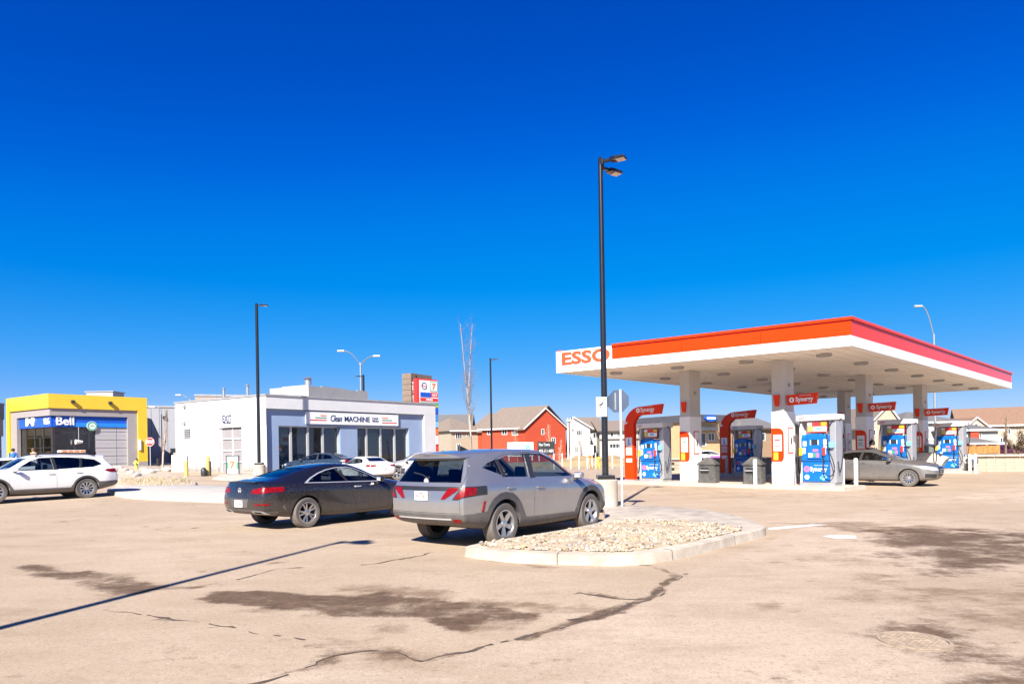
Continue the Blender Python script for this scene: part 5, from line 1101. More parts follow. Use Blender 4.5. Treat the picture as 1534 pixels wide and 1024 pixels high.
mb = MB(); Mx = None; s, z = fp.px(635, 578); disc(mb, fp.tmat(s, .055, z), .36, .02, 28, r_in=.29); mb.build('oval_ring', NAVYT, py)
text('Esso', .3, RED, py, fp.tmat(s, .06, z), width=.46, height=.2)
a = prect(643.5, 654.8, 571.5, 586.5); mb = MB(); mb.fbox(fp, a[0], a[1], .052, .07, a[2], a[3]); mb.build('logo_frame', GRT, py); mb = MB(); mb.fbox(fp, a[0] + .07, a[1] - .07, .072, .08, a[2] + .07, a[3] - .07); mb.build('logo_face', SIGNW, py)
text('7', .8, ORT, py, fp.tmat((a[0] + a[1]) / 2, .09, (a[2] + a[3]) / 2), width=(a[1] - a[0]) * .5, height=(a[3] - a[2]) * .62, bold=.03)
for x0, x1, y0, y1, mt in ((629, 645, 587.5, 594.5, BLUES), (645, 655.5, 588, 594.5, REDT), (629, 655.5, 596, 601, RED), (629, 656, 602.5, 606, GRT), (650, 656, 606, 610.5, M('lime_panel', (.3, .42, .06), .5)), (650, 656, 611, 619, BLUES), (650, 656, 620.5, 630, M('sky_blue_panel', (.05, .25, .55), .5)), (650, 656, 631, 640, M('pale_blue_panel', (.2, .45, .62), .5)), (650, 656, 641.5, 651, ORT), (650, 656, 652, 665, SIGNW)):
    a = prect(x0, x1, y0, y1); mb = MB(); mb.fbox(fp, a[0], a[1], .053, .075, a[2], a[3]); mb.build('tenant_panel', mt, py)
a = prect(647, 654, 589.5, 593.5); text('162.9', .3, LETW, py, fp.tmat((a[0] + a[1]) / 2, .08, (a[2] + a[3]) / 2), width=a[1] - a[0], height=a[3] - a[2])
a = prect(638, 648, 597.3, 599.8)
for k in range(4): mb = MB(); w_ = (a[1] - a[0]) / 4; mb.fbox(fp, a[0] + k * w_, a[0] + (k + .7) * w_, .077, .085, a[2], a[3]); mb.build('sign_print', LETW, py)
a = prect(619.5, 625, 569, 602); mq = fpt.tmat(.42, .03, (a[2] + a[3]) / 2) @ Matrix.Rotation(R(90), 4, 'Z'); text('WOLATTIO', .5, LETW, py, mq, width=(a[3] - a[2]), height=.40, extrude=.03)

# ---- houses and the shops across the road
def house(name, label, cat, xl, xr, ye, yr, D, dep, kind, wm, rm, skew=0.0, wins=(), base=-.2, oh=.45, trim=WHITEF, apex=None, group=None, belt=None, cols=2):
    A_ = at(xl, ye, D); B_ = at(xr, ye, D + skew); fr = Fr(A_, B_); ze = A_.z; zr = at((xl + xr) / 2, yr, D + dep * (0.5 if kind != 'front' else 0)).z; L_ = fr.L
    o = thing(name, (A_.x, A_.y, base), label, cat, group)
    mb = MB(); mb.fbox(fr, 0, L_, -dep, 0, base, ze)
    if kind == 'front': 
        c_ = L_ / 2 if apex is None else fr.px(apex, yr)[0]; mb.add([fr.pt(0, 0, ze), fr.pt(L_, 0, ze), fr.pt(c_, 0, zr)], [(0, 1, 2)]); mb.add([fr.pt(0, -dep, ze), fr.pt(L_, -dep, ze), fr.pt(c_, -dep, zr)], [(0, 2, 1)])
    mb.build('wall', wm, o)
    mb = MB(); t = .16
    def slab(q): 
        up = Vector((0, 0, t)); mb.add(list(q) + [v + up for v in q], [tuple(range(len(q)))[::-1], tuple(range(len(q), 2 * len(q)))] + [(i, (i + 1) % len(q), len(q) + (i + 1) % len(q), len(q) + i) for i in range(len(q))])
    if kind == 'side':
        k = (zr - ze) / (dep / 2); zo = ze - k * oh
        slab([fr.pt(-oh, oh, zo), fr.pt(L_ + oh, oh, zo), fr.pt(L_ + oh, -dep / 2, zr), fr.pt(-oh, -dep / 2, zr)]); slab([fr.pt(-oh, -dep / 2, zr), fr.pt(L_ + oh, -dep / 2, zr), fr.pt(L_ + oh, -dep - oh, zo), fr.pt(-oh, -dep - oh, zo)])
        mw = MB(); mw.add([fr.pt(0, 0, ze), fr.pt(0, -dep, ze), fr.pt(0, -dep / 2, zr)], [(0, 1, 2)]); mw.add([fr.pt(L_, 0, ze), fr.pt(L_, -dep, ze), fr.pt(L_, -dep / 2, zr)], [(0, 1, 2)]); mw.build('gable_wall', wm, o)
    elif kind == 'front':
        for e, s0 in ((-1, 0), (1, L_)):
            kk = (zr - ze) / abs(c_ - s0); so = s0 + e * oh; zo = ze - kk * oh; slab([fr.pt(so, oh * .6, zo), fr.pt(c_, oh * .6, zr), fr.pt(c_, -dep - oh, zr), fr.pt(so, -dep - oh, zo)])
    else:
        h_ = min(dep / 2, L_ / 2 - .2); c = [fr.pt(-oh, oh, ze), fr.pt(L_ + oh, oh, ze), fr.pt(L_ + oh, -dep - oh, ze), fr.pt(-oh, -dep - oh, ze)]; r0 = fr.pt(h_, -dep / 2, zr); r1 = fr.pt(L_ - h_, -dep / 2, zr)
        mb.add(c + [r0, r1], [(0, 1, 5, 4), (1, 2, 5), (2, 3, 4, 5), (3, 0, 4), (3, 2, 1, 0)])
    mb.build('roof', rm, o)
    mb = MB(); mb.fbox(fr, -oh - .05, L_ + oh + .05, oh, oh + .06, ze - (.0 if kind == 'hip' else (zr - ze) / (dep / 2) * oh if kind == 'side' else 0) - .12, ze - (0 if kind == 'hip' else (zr - ze) / (dep / 2) * oh if kind == 'side' else 0) + .08) if kind != 'front' else [mb.tube([fr.pt(s0 + e * oh, oh * .62, ze - (zr - ze) / abs(c_ - s0) * oh + .1), fr.pt(c_, oh * .62, zr + .1)], .10, 4) for e, s0 in ((-1, 0), (1, L_))]
    mb.build('fascia_board', trim, o)
    for w in wins: winpx(fr, o, *w[:4], cols=w[4] if len(w) > 4 else cols)
    if belt: s0, z = fr.px((xl + xr) / 2, belt); mb = MB(); mb.fbox(fr, -.02, L_ + .02, .004, .08, z - .12, z + .12); mb.build('belt_course', trim, o)
    return o, fr
def siding(n, c): return M(n, c, 0.8, var=0.10, scale=1.0, stretch=(.2, .2, 9))
RB = M('brown_shingle_roof', (0.20, 0.155, 0.12), 0.95, var=0.2, scale=3, bump=.3, bscale=8); RGY = M('grey_shingle_roof', (0.135, 0.125, 0.12), 0.95, var=0.2, scale=3, bump=.3, bscale=8); RT = M('terracotta_shingle_roof', (0.25, 0.145, 0.09), 0.95, var=0.2, scale=3, bump=.3, bscale=8)
SR = siding('red_siding', (0.40, 0.052, 0.018)); SB_ = siding('beige_siding', (0.36, 0.30, 0.225)); SBR = siding('tan_siding', (0.25, 0.165, 0.10)); SW = siding('off_white_siding', (0.43, 0.40, 0.36)); SGY = siding('grey_siding', (0.33, 0.325, 0.33)); SC = siding('cream_siding', (0.44, 0.365, 0.275))
DKT = M('dark_brown_fascia', (0.05, 0.04, 0.035), 0.6)
house('tan_house', 'tan house with grey roof beside the pylon sign', 'house', 650, 704, 640, 622, 118, 10, 'side', SBR, RGY, wins=[(657, 664, 650, 660), (668, 676, 650, 660)])
house('beige_house', 'beige house with brown hip roof left of the red house', 'house', 676, 724, 645, 625, 108, 12, 'hip', SB_, RB, skew=3, wins=[(682, 692, 648, 657, 3), (699, 705, 648, 654), (684, 690, 664, 674)])
o, fr = house('red_house', 'long red sided part of the red house under the brown roof', 'house', 722, 787, 641, 612.5, 104, 13, 'side', SR, RB, skew=-4, wins=[(730, 737, 643, 651), (752, 760, 642, 651), (767, 776, 641, 652, 3)])
house('red_gable_house', 'red house with its tall gable end facing the filling station', 'house', 787, 847, 640, 611, 99, 16, 'front', SR, RB, skew=4, apex=816, wins=[(811, 815, 642, 651, 1), (826, 832, 655, 664)])
house('grey_gable_house', 'pale house with a small grey gable right of the red house', 'house', 857, 884, 641, 625, 105, 9, 'front', SGY, RB, apex=858, wins=[(863, 872, 644, 652, 3), (861, 866, 668, 678)], belt=659)
house('brown_roof_house', 'pale house with wide brown roof behind the lamp pole', 'house', 872, 902, 643, 626, 112, 14, 'side', SW, RB, wins=[(888, 901, 648, 656, 3), (889, 898, 666, 678)], trim=DKT)
house('long_brown_roof_house', 'cream townhouse with brown roof behind the stop sign', 'house', 898, 958, 645, 631, 108, 14, 'side', SW, RB, wins=[(914, 919, 647, 654, 1), (924, 930, 647, 654), (913, 932, 664, 671, 4), (936, 944, 647, 655)], trim=DKT, belt=658)
# townhouses behind the station
house('dark_roof_shop', 'low shop with dark flat eaves behind the middle pumps', 'shop', 1092, 1165, 641, 624, 84, 12, 'side', SBR, RGY, skew=2, wins=[(1100, 1112, 648, 660), (1118, 1130, 648, 660), (1135, 1146, 648, 660)], trim=DKT)
house('far_grey_roof_house', 'tan house with grey roof seen between the middle columns', 'house', 1205, 1268, 640, 622, 96, 12, 'side', SBR, RGY, wins=[(1210, 1220, 646, 655), (1230, 1240, 646, 655)])
house('cream_gable_house', 'cream house with pale steep gable behind the pumps', 'house', 1300, 1352, 638, 608, 88, 10, 'front', SB_, RB, apex=1330, wins=[(1305, 1312, 643, 652), (1335, 1345, 645, 655)])
house('grey_hip_house', 'white house with grey hip roof behind the last column', 'house', 1352, 1444, 633, 616, 86, 11, 'hip', SW, RGY, wins=[(1361, 1367, 637, 648, 1), (1384, 1392, 640, 648), (1406, 1413, 640, 648), (1429, 1437, 638, 650, 2), (1362, 1370, 668, 678)], belt=658)
house('terracotta_roof_house', 'long cream house under a wide terracotta roof at the right', 'house', 1438, 1600, 637, 613, 98, 16, 'side', SC, RT, skew=-6, wins=[(1506, 1514, 642, 650), (1540, 1550, 642, 650), (1498, 1506, 655, 664)], oh=.5)
house('small_cream_gable', 'cream gable end poking out in front of the terracotta roof', 'house', 1444, 1482, 642, 626, 93, 6, 'front', SC, RT, apex=1462, wins=[(1459, 1465, 634, 639, 1)])
house('grey_hip_townhouse', 'townhouse with small grey hip roof and red panel near orange fence', 'house', 1447, 1495, 644, 632, 80, 9, 'hip', SW, RGY, wins=[(1448, 1452, 649, 657, 1), (1464, 1470, 648, 656)], base=.0)
a_ = at(1455, 660, 76.5); b_ = at(1500, 660, 77); house('low_hip_garage', 'low garage with grey hip roof behind the orange fence', 'garage', 1455, 1498, 664, 654, 76, 6, 'hip', SR, RGY, wins=[(1464, 1474, 669, 676), (1482, 1490, 668, 674)])
mb = MB(); q = at(1453, 650, 79.8); mb.box(q.x, q.x + 1.0, q.y - .12, q.y - .05, 1, at(1453, 645, 79.8).z); o = mb.build('red_wall_panel', SR, bpy.data.objects['grey_hip_townhouse'])
# shop with the blue oval sign
TAN = M('tan_stucco', (0.50, 0.33, 0.17), 0.8, var=0.08); DKR = M('dark_metal_roof', (0.07, 0.07, 0.08), 0.5, var=.2)
A_ = at(1036, 640, 72); B_ = at(1092, 640, 75); fr = Fr(A_, B_); o = thing('oval_sign_shop', (A_.x, A_.y, 0), 'tan shop with dark roof and blue oval sign behind the station', 'shop')
mb = MB(); mb.fbox(fr, 0, fr.L, -8, 0, 0, fr.px(1050, 632)[1]); mb.build('wall', TAN, o)
mb = MB(); mb.fbox(fr, -.3, fr.L + .3, -8.3, .5, fr.px(1050, 632)[1] + .002, fr.px(1050, 621)[1]); mb.build('roof', DKR, o)
mb = MB(); mb.fbox(fr, fr.px(1041, 640)[0], fr.px(1072, 640)[0], .01, 1.2, fr.px(1050, 645)[1], fr.px(1050, 640)[1]); mb.build('awning', DKR, o)
s, z = fr.px(1058, 626.5); mb = MB(); mx = fr.tmat(s, .52, z) @ Matrix.Diagonal((1.45, .55, 1, 1)); disc(mb, mx, .62, .15, 32); so_ = mb.build('oval_sign', BLUES, o); [text('-', .3, LETW, so_, fr.tmat(s + ds, .70, z), width=.22, height=.24) for ds in (-.54, -.27, 0, .27, .54)]
winpx(fr, o, 1048, 1057, 648, 668, cols=1); winpx(fr, o, 1060, 1070, 648, 660)
# low block wall round the back of the station
WALLB = M('sandy_retaining_block', (0.345, 0.28, 0.205), 0.9, var=0.3, scale=1.2, bump=.3, bscale=20)
wa = gp(1000, 708.5, 0); wb_ = gp(1570, 706.5, 0); fw = Fr(wa, wb_); hw = fw.px(1470, 683.5)[1]
wall = thing('block_retaining_wall', (wa.x, wa.y, 0), 'low sandy block retaining wall running behind the pumps', 'wall')
bm0 = MB().box(0, .87, -.3, 0, 0, hw / 5 - .008).mesh('block'); bm0.materials.append(WALLB); cnt = 0; rest = MB()
for r_ in range(5):
    for k in range(int(fw.L / .88)):
        s = k * .88 + (.44 if r_ % 2 else 0); p_ = fw.pt(s, -.02 * r_, r_ * hw / 5)
        if cnt < 300 and fw.px(1035, 690)[0] < s: 
            o = bpy.data.objects.new('block', bm0); col.objects.link(o); o.parent = wall; o.location = p_ - Vector((wa.x, wa.y, 0)) + Vector((0, 0, .01)); o.rotation_euler = (0, 0, math.atan2(fw.d.y, fw.d.x)); cnt += 1; o.location += fw.n * (-.3 + rng.uniform(-.008, .012)) + Vector((0, 0, 0))
        else: rest.fbox(fw, s, s + .86, -.32, -.02 * r_, r_ * hw / 5 + .01, (r_ + 1) * hw / 5 - .01)
if rest.v: o = rest.build('blocks', WALLB, wall); o['kind'] = 'stuff'
mb = MB(); mb.fbox(fw, 0, fw.L, -.5, -.33, 0, hw); mb.build('backing', WALLB, wall)
mb = MB()
for k in range(int(fw.L / 1.2)): mb.fbox(fw, k * 1.2, k * 1.2 + 1.18, -.42, .06, hw + .003, hw + .1)
mb.build('cap_course', CONC, wall)
# ground behind that wall is higher
mb = MB(); mb.poly([fw.pt(0, -.3, hw - .05), fw.pt(fw.L + 30, -.3, hw - .05), fw.pt(fw.L + 60, -40, hw - .02), fw.pt(0, -40, .3)]); structure(mb.build('upper_ground', far))
# orange fence at the right
ORF = M('orange_cedar_fence', (0.50, 0.22, 0.06), 0.85, var=0.35, scale=1.5)
fa = at(1444, 668, 66); fz = at(1498, 668, 69); ff = Fr(fa, fz); fence = thing('cedar_fence', (fa.x, fa.y, hw), 'orange cedar board fence beyond the retaining wall at right', 'fence')
zf = ff.px(1465, 667.5)[1]
for k in range(int(ff.L / .28)): mb = MB(); mb.fbox(ff, k * .28, k * .28 + .265, -.03, rng.uniform(0, .012), .6, zf + rng.uniform(-.03, .03)); mb.build('board', ORF, fence)
for k in range(4): mb = MB(); mb.fbox(ff, ff.L * k / 3 - .08, ff.L * k / 3 + .08, -.2, -.04, .5, zf + .1); mb.build('post', ORF, fence)
# ------------------------------------------------------------------ the filling station
REDP = M('station_red', (0.72, 0.040, 0.003), 0.14, var=0.03, scale=1, spec=0.16); REDD = M('station_red_cap_shadow', (0.42, 0.012, 0.012), 0.4, var=0.05)
WHT = M('white_fascia', (0.76, 0.75, 0.73), 0.4, var=0.03, scale=1, coat=0.2); SOFF = M('white_soffit_panel', (0.80, 0.74, 0.67), 0.55, var=0.06, scale=.8); COLW = M('grey_shaded_column', (0.45, 0.43, 0.41), 0.5, var=0.04)
ZS = 4.95; Cc = gp(1275.5, 517.5, ZS); Lc = gp(834, 558.5, ZS); Rc = gp(1515.5, 581.5, ZS); Bc = Lc + Rc - Cc
fl = Fr(Lc, Cc); frr = Fr(Cc, Rc); fbk = Fr(Rc, Bc); fbl = Fr(Bc, Lc); ZT = frr.px(1276, 474.5)[1]; ZM = frr.px(1280, 503)[1]
print('canopy', Cc, Lc, Rc, 'top', ZT, 'mid', ZM, 'sizes', fl.L, frr.L)
can = thing('station_canopy', ((Cc.x + Bc.x) / 2, (Cc.y + Bc.y) / 2, 0), 'large red and white fuel station canopy over the pump islands', 'canopy')
sE = fl.px(917, 530)[0]
for fr, nm in ((fl, 1), (frr, 0), (fbk, 0), (fbl, 0)):
    n_ = max(3, int(fr.L / 3.0)); a0_ = sE if nm else 0
    mb = MB(); mb.fbox(fr, 0, fr.L, -.10, 0, ZS, ZM - .003); mb.build('white_fascia_band', WHT, can)
    for k in range(n_): mb = MB(); w_ = (fr.L - a0_) / n_; mb.fbox(fr, a0_ + k * w_ + .006, a0_ + (k + 1) * w_ - .006, -.10, .004, ZM, ZT - .10); mb.build('red_fascia_panel', REDP, can)
    mb = MB(); mb.fbox(fr, a0_, fr.L + (-.1 if fr is fbl else .06), -.16, .07, ZT - .095, ZT); mb.build('red_cap', REDP, can)
    mb = MB(); mb.fbox(fr, a0_, fr.L + .01, -.12, .03, ZT - .125, ZT - .098); mb.build('painted_cap_shadow', REDD, can)  # dark red strip painted in as the shadow under the cap
mb = MB(); mb.fbox(fl, 0, sE - .008, -.10, .03, ZM + .002, ZT - .06); mb.fbox(fl, 0, sE - .008, .001, .03, ZS, ZM); mb.build('sign_panel', WHT, can)
a = rect(fl, 842.5, 914, 526, 546); q0 = fl.px(842.5, 538); q1 = fl.px(914.5, 533)
ESR = M('esso_red_letter', (0.60, 0.075, 0.02), 0.45, var=.15, scale=5); me_z = (fl.px(860, 526)[1] + fl.px(860, 545.5)[1]) / 2
text('ESSO', .7, ESR, can, fl.tmat((q0[0] + q1[0]) / 2, .045, me_z), width=q1[0] - q0[0], height=.54, extrude=.02, bold=.022)
# soffit of long narrow planks with recessed lights
d2 = (Rc - Cc).normalized(); npl = 46; edge = Lc - Cc
for k in range(npl):
    a = Cc + edge * ((k + .04) / npl) + d2 * .10; b = Cc + edge * ((k + .96) / npl) + d2 * .10; e_ = d2 * (frr.L - .2); up = Vector((0, 0, .05))
    mb = MB(); q = [a, b, b + e_, a + e_]; q = [v + Vector((0, 0, .03 + (.012 if k % 2 else 0))) for v in q]; mb.add(q + [v + up for v in q], [(0, 1, 2, 3), (7, 6, 5, 4), (0, 4, 5, 1), (1, 5, 6, 2), (2, 6, 7, 3), (3, 7, 4, 0)]); mb.build('soffit_plank', SOFF, can)
mb = MB(); q = [v + Vector((0, 0, ZT - ZS - .25)) for v in (Cc, Rc, Bc, Lc)]; mb.poly(q); mb.poly([v + Vector((0, 0, .10)) for v in (Cc, Rc, Bc, Lc)]); mb.build('deck', ROOFG, can)
LITE = M('recessed_lamp_lens', (0.45, 0.42, 0.38), 0.3, var=.2, scale=8)
for i in range(7):
    for j in range(4):
        p_ = Cc + edge * ((j + .55) / 4.1) + d2 * frr.L * ((i + .5) / 7); mb = MB(); disc(mb, Matrix.Translation((p_.x, p_.y, ZS - .045)), .27, .07, 20, r_in=.21); l_ = mb.build('lamp_ring', CAPG, can); mb = MB(); disc(mb, Matrix.Translation((p_.x, p_.y, ZS - .02)), .205, .045, 20); mb.build('lamp_lens', LITE, l_)
# beams across the soffit at the column rows
c2 = gp(1165, 731, 0.02); c2 = Vector((10.35, 26.5, 0)); qd = Vector((.66, -.752, 0)).normalized(); rd = Vector((.7215, .6924, 0)).normalized(); SPC = 8.8; CSP = 4.25
for i in range(3):
    for j in range(2):
        p_ = c2 + rd * (SPC * i) - qd * (CSP * j); fr = Fr(p_, p_ + qd)    # fr: s along the island, n towards us (-r)
        n_u = .24; mb = MB(); mb.fbox(fr, -.24, .24, -.82, 0, .15, ZS + .03); co = mb.build('column', COLW, can)  # grey above the white cladding: canopy shade put into the column colour
        mb = MB(); mb.fbox(fr, -.27, .27, -.85, .03, .15, .95); mb.fbox(fr, -.262, .262, -.842, .022, .955, 2.98); mb.build('column_cladding', WHT, co)
        mb = MB(); mb.fbox(fr, .263, .275, -.65, -.25, 1.35, 2.35); mb.build('door_outline', REDP, co); mb = MB(); mb.fbox(fr, .276, .282, -.61, -.29, 1.39, 2.31); mb.build('side_door', WHT, co)
        mb = MB(); mb.fbox(fr, .283, .30, -.50, -.44, 1.72, 1.95); mb.build('door_handle', BLACKP, co)
        # arched orange poster panel
        mb = MB(); pts = [(-.25, 1.05)] + [(.16, 1.05), (.22, 1.12), (.24, 1.25), (.24, 2.1)] + arc(.0, 2.1, .24, 0, 90, 6)[1:] + [(-.25, 2.34)]
        mb.add([fr.pt(s, n, z) for n in (.031, .055) for s, z in pts], [tuple(range(len(pts))), tuple(range(2 * len(pts) - 1, len(pts) - 1, -1))] + [(k, len(pts) + k, len(pts) + (k + 1) % len(pts), (k + 1) % len(pts)) for k in range(len(pts))]); mb.build('arched_panel', REDP, co)
        mb = MB(); mb.fbox(fr, -.17, .17, .057, .066, 1.45, 2.08); mb.build('poster', SIGNW, co)
        mb = MB(); mb.fbox(fr, -.12, .10, .067, .070, 1.85, 1.90); mb.fbox(fr, -.12, .08, .067, .070, 1.72, 1.755); mb.fbox(fr, -.12, .10, .067, .070, 1.62, 1.65); mb.build('poster_print', GRT if (i + j) % 2 else REDT, co)
        mb = MB(); mb.fbox(fr, -.17, .02, .057, .066, 1.10, 1.40); mb.build('yellow_notice', YEL, co)
        # red flag sign high on the column's front edge and wing sign reaching along the island
        mb = MB(); pts = [(-.15, 3.62), (-.08, 3.18), (.06, 3.18), (.09, 3.62)]; mb.add([fr.pt(s, n, z) for n in (.003, .08) for s, z in pts], [(0, 1, 2, 3), (7, 6, 5, 4), (0, 4, 5, 1), (1, 5, 6, 2), (2, 6, 7, 3), (3, 7, 4, 0)]); mb.build('column_flag', REDP, co)
        if j == 0:
            mb = MB(); pts = [(.27, 3.60), (.31, 3.20), (1.40, 3.22), (1.47, 3.62)]; mb.add([fr.pt(s, n, z) for n in (-.30, -.17) for s, z in pts], [(0, 1, 2, 3), (7, 6, 5, 4), (0, 4, 5, 1), (1, 5, 6, 2), (2, 6, 7, 3), (3, 7, 4, 0)]); mb.build('wing_sign', REDP, co)
            text('Synergy', .3, LETW, co, fr.tmat(.98, -.158, 3.39), width=.68, height=.24, bold=.006); mb = MB(); disc(mb, fr.tmat(.48, -.168, 3.40), .10, .012, 20, r_in=.04); mb.build('swirl_mark', LETW, co)
            text('Fuel Technology', .1, LETW, co, fr.tmat(1.02, -.158, 3.545), width=.45, height=.04)
        mb = MB(); mb.fbox(fr, .245, .30, -.5, -.38, 3.95, 4.07); mb.build('camera_box', CAPG, co, bevel=.01)
    # the island kerb
    ca = c2 + rd * (SPC * i); fr = Fr(ca, ca + qd); P = [tuple(fr.pt(s, n, 0)[:2]) for s, n in ((-8.2, .5), (2.7, .5), (2.7, -1.35), (-8.2, -1.35))]
    raised('pump_island', P, .14, CONC)

# ---- one dispenser with its parts, then copies
DBLUE = M('dispenser_blue', (0.006, 0.13, 0.46), 0.35, var=.12, scale=3, spec=.3); DSIL = M('dispenser_silver', (0.44, 0.44, 0.45), 0.4, 0.5, var=.06); DWH = M('dispenser_white', (0.62, 0.61, 0.60), 0.45, var=.04); YELP = M('yellow_nozzle', (0.65, 0.48, 0.02), 0.5); HOSE = M('black_hose', (0.015, 0.015, 0.016), 0.6); SCR = M('dark_screen', (0.02, 0.03, 0.045), 0.15); PINKP = M('pink_print', (0.62, 0.16, 0.30), 0.5); CYANP = M('light_blue_print', (0.18, 0.50, 0.74), 0.5); LIMEP = M('lime_print', (0.45, 0.55, 0.12), 0.5)
def build_dispenser():
    o = thing('fuel_dispenser', (0, 0, 0), 'x', 'fuel pump', 'fuel pumps on the islands', site=False)
    B = lambda nm, mt, *bx, par=o, bev=0: (lambda m: ([m.box(*b) for b in bx], m.build(nm, mt, par, bevel=bev))[1])(MB())
    B('base_plinth', CAPG, (-.66, .66, -.02, .62, 0, .12))
    B('cabinet', DSIL, (-.56, .46, .04, .58, .121, 1.86)); B('side_post', DWH, (-.66, -.57, 0, .60, .121, 2.42), bev=.012); B('side_post', DSIL, (.47, .70, .0, .60, .121, 2.42), bev=.015)
    B('header', DWH, (-.74, .74, -.12, .70, 2.42, 2.64), bev=.03)
    B('header_print', REDT, (-.62, -.40, -.125, -.121, 2.50, 2.54)); 
    lp = B('lower_panel', DBLUE, (-.55, .455, -.02, .038, .16, .90), bev=.008)
    text('Synergy', .3, LETW, lp, lmat(.06, -.023, .60), width=.62, height=.22, bold=.006, extrude=.002)
    text('Fuel Technology', .1, LETW, lp, lmat(.16, -.023, .755), width=.5, height=.05, extrude=.002)
    m = MB(); disc(m, lmat(-.38, -.021, .62), .115, .006, 20, r_in=.035); m.build('swirl_mark', PINKP, lp); m = MB(); disc(m, lmat(-.38, -.0205, .32), .09, .004, 18, r_in=.0); m.build('roundel', LETW, lp)
    m = MB()
    for x, z, r_ in ((.15, .30, .05), (.24, .26, .06), (.33, .33, .045), (.28, .40, .03), (.20, .38, .03)): disc(m, lmat(x, -.0205, z), r_, .003, 12)
    m.build('bubble_print', CYANP, lp)
    up = MB(); up.prism([(-.06, .92), (-.06, 1.80), (.0, 1.90), (.06, 1.90), (.06, .92)], -.56, .46, 'x'); upo = up.build('control_panel', DBLUE, o, bevel=.012)
    up2 = MB(); up2.box(-.33, .22, -.11, -.062, 1.0, 1.93); up2.build('control_bulge', DBLUE, upo, bevel=.03)
    B('screen', SCR, (-.16, .08, -.118, -.112, 1.52, 1.72), par=upo); B('keypad', LETW, (-.20, -.165, -.118, -.112, 1.52, 1.70), (.085, .12, -.118, -.112, 1.52, 1.70), par=upo)
    B('notice', LETW, (-.50, -.36, -.064, -.061, 1.48, 1.66), (-.50, -.40, -.064, -.061, 1.20, 1.42), (.27, .41, -.064, -.061, 1.52, 1.72), (.28, .40, -.064, -.061, 1.40, 1.49), (.28, .36, -.064, -.061, 1.18, 1.36), par=upo)
    B('grade_button', LETW, (-.27, -.12, -.119, -.112, 1.06, 1.22), par=upo); B('grade_button', GRT, (-.10, .0, -.119, -.112, 1.06, 1.22), par=upo); B('grade_button', PINKP, (.02, .13, -.119, -.112, 1.06, 1.22), (-.1, .1, -.119, -.112, 1.27, 1.36), par=upo)
    sb = B('price_screen', REDT, (-.34, .40, -.03, .02, 1.98, 2.36)); B('advert', LIMEP, (-.32, -.14, -.036, -.031, 2.02, 2.22), par=sb); B('advert', LETW, (-.12, .38, -.036, -.031, 2.02, 2.20), par=sb); B('advert', YELP, (.18, .38, -.036, -.031, 2.24, 2.35), par=sb); B('advert', LETW, (-.33, -.16, -.036, -.031, 2.24, 2.34), par=sb); B('advert', CYANP, (.0, .2, -.039, -.037, 2.07, 2.17), par=sb)
    B('inner_back', DWH, (-.56, .46, .3, .32, 1.92, 2.415))
    for x, mt in ((-.56, YELP), (.30, REDT)):
        m = MB(); m.box(x - .05, x + .05, -.16, -.065, 1.12, 1.42); n_ = m.build('nozzle', mt, o, bevel=.02); m = MB(); m.tube([(x, -.12, 1.12), (x + .01, -.14, 1.0), (x + .03, -.12, .92)], .022, 8); m.build('spout', HOSE, n_, smooth=60)
    m = MB(); m.box(.48, .66, -.14, -.003, 1.40, 1.62); m.build('hose_box', CYANP, o, bevel=.03)
    m = MB(); pts = [(.60, -.03, 2.40), (.46, -.10, 2.1), (.44, -.12, 1.75), (.50, -.16, 1.35), (.66, -.20, .95), (.72, -.2, .6), (.60, -.2, .38), (.40, -.18, .42), (.30, -.15, .7), (.31, -.13, .95)]; m.tube(smooth_loop(pts, 4, False), .019, 6); m.build('hose', HOSE, o, smooth=60)
    m = MB(); pts = [(-.60, -.03, 2.40), (-.66, -.08, 2.0), (-.68, -.1, 1.3), (-.70, -.12, .7), (-.64, -.14, .35), (-.56, -.14, .6), (-.55, -.13, .95)]; m.tube(smooth_loop(pts, 4, False), .019, 6); m.build('hose', HOSE, o, smooth=60)
    m = MB(); pts = [(.71, .3, 2.40), (.80, .25, 2.45), (.92, .2, 2.2), (.95, .15, 1.5), (.86, .1, .8), (.78, .1, .5), (.72, .12, .9)]; m.tube(smooth_loop(pts, 4, False), .019, 6); m.build('hose', HOSE, o, smooth=60)
    return o
ANG = math.atan2(qd.y, qd.x)
disp = build_dispenser()
spots = []
for i in range(3):
    for t_, lab in ((1.50, ('blue and silver fuel pump right of the front column, beside the white bollards', 'blue fuel pump behind the grey sedan at the middle island', 'blue fuel pump nearest the retaining wall at far right')[i]), (-6.1, ('blue fuel pump between the first red arch and the front left column', 'shaded fuel pump right behind the dark red arch', 'fuel pump at the far end of the last island')[i])):
        p_ = c2 + rd * (SPC * i) + qd * t_; spots.append((p_, lab))
for k, (p_, lab) in enumerate(spots):
    if k == 5: continue
    if k == 0: o = disp; o.location = (p_.x, p_.y, .14); o.rotation_euler = (0, 0, ANG); o['label'] = lab
    else: o = copy_tree(disp, (p_.x, p_.y, .14), ANG, lab)
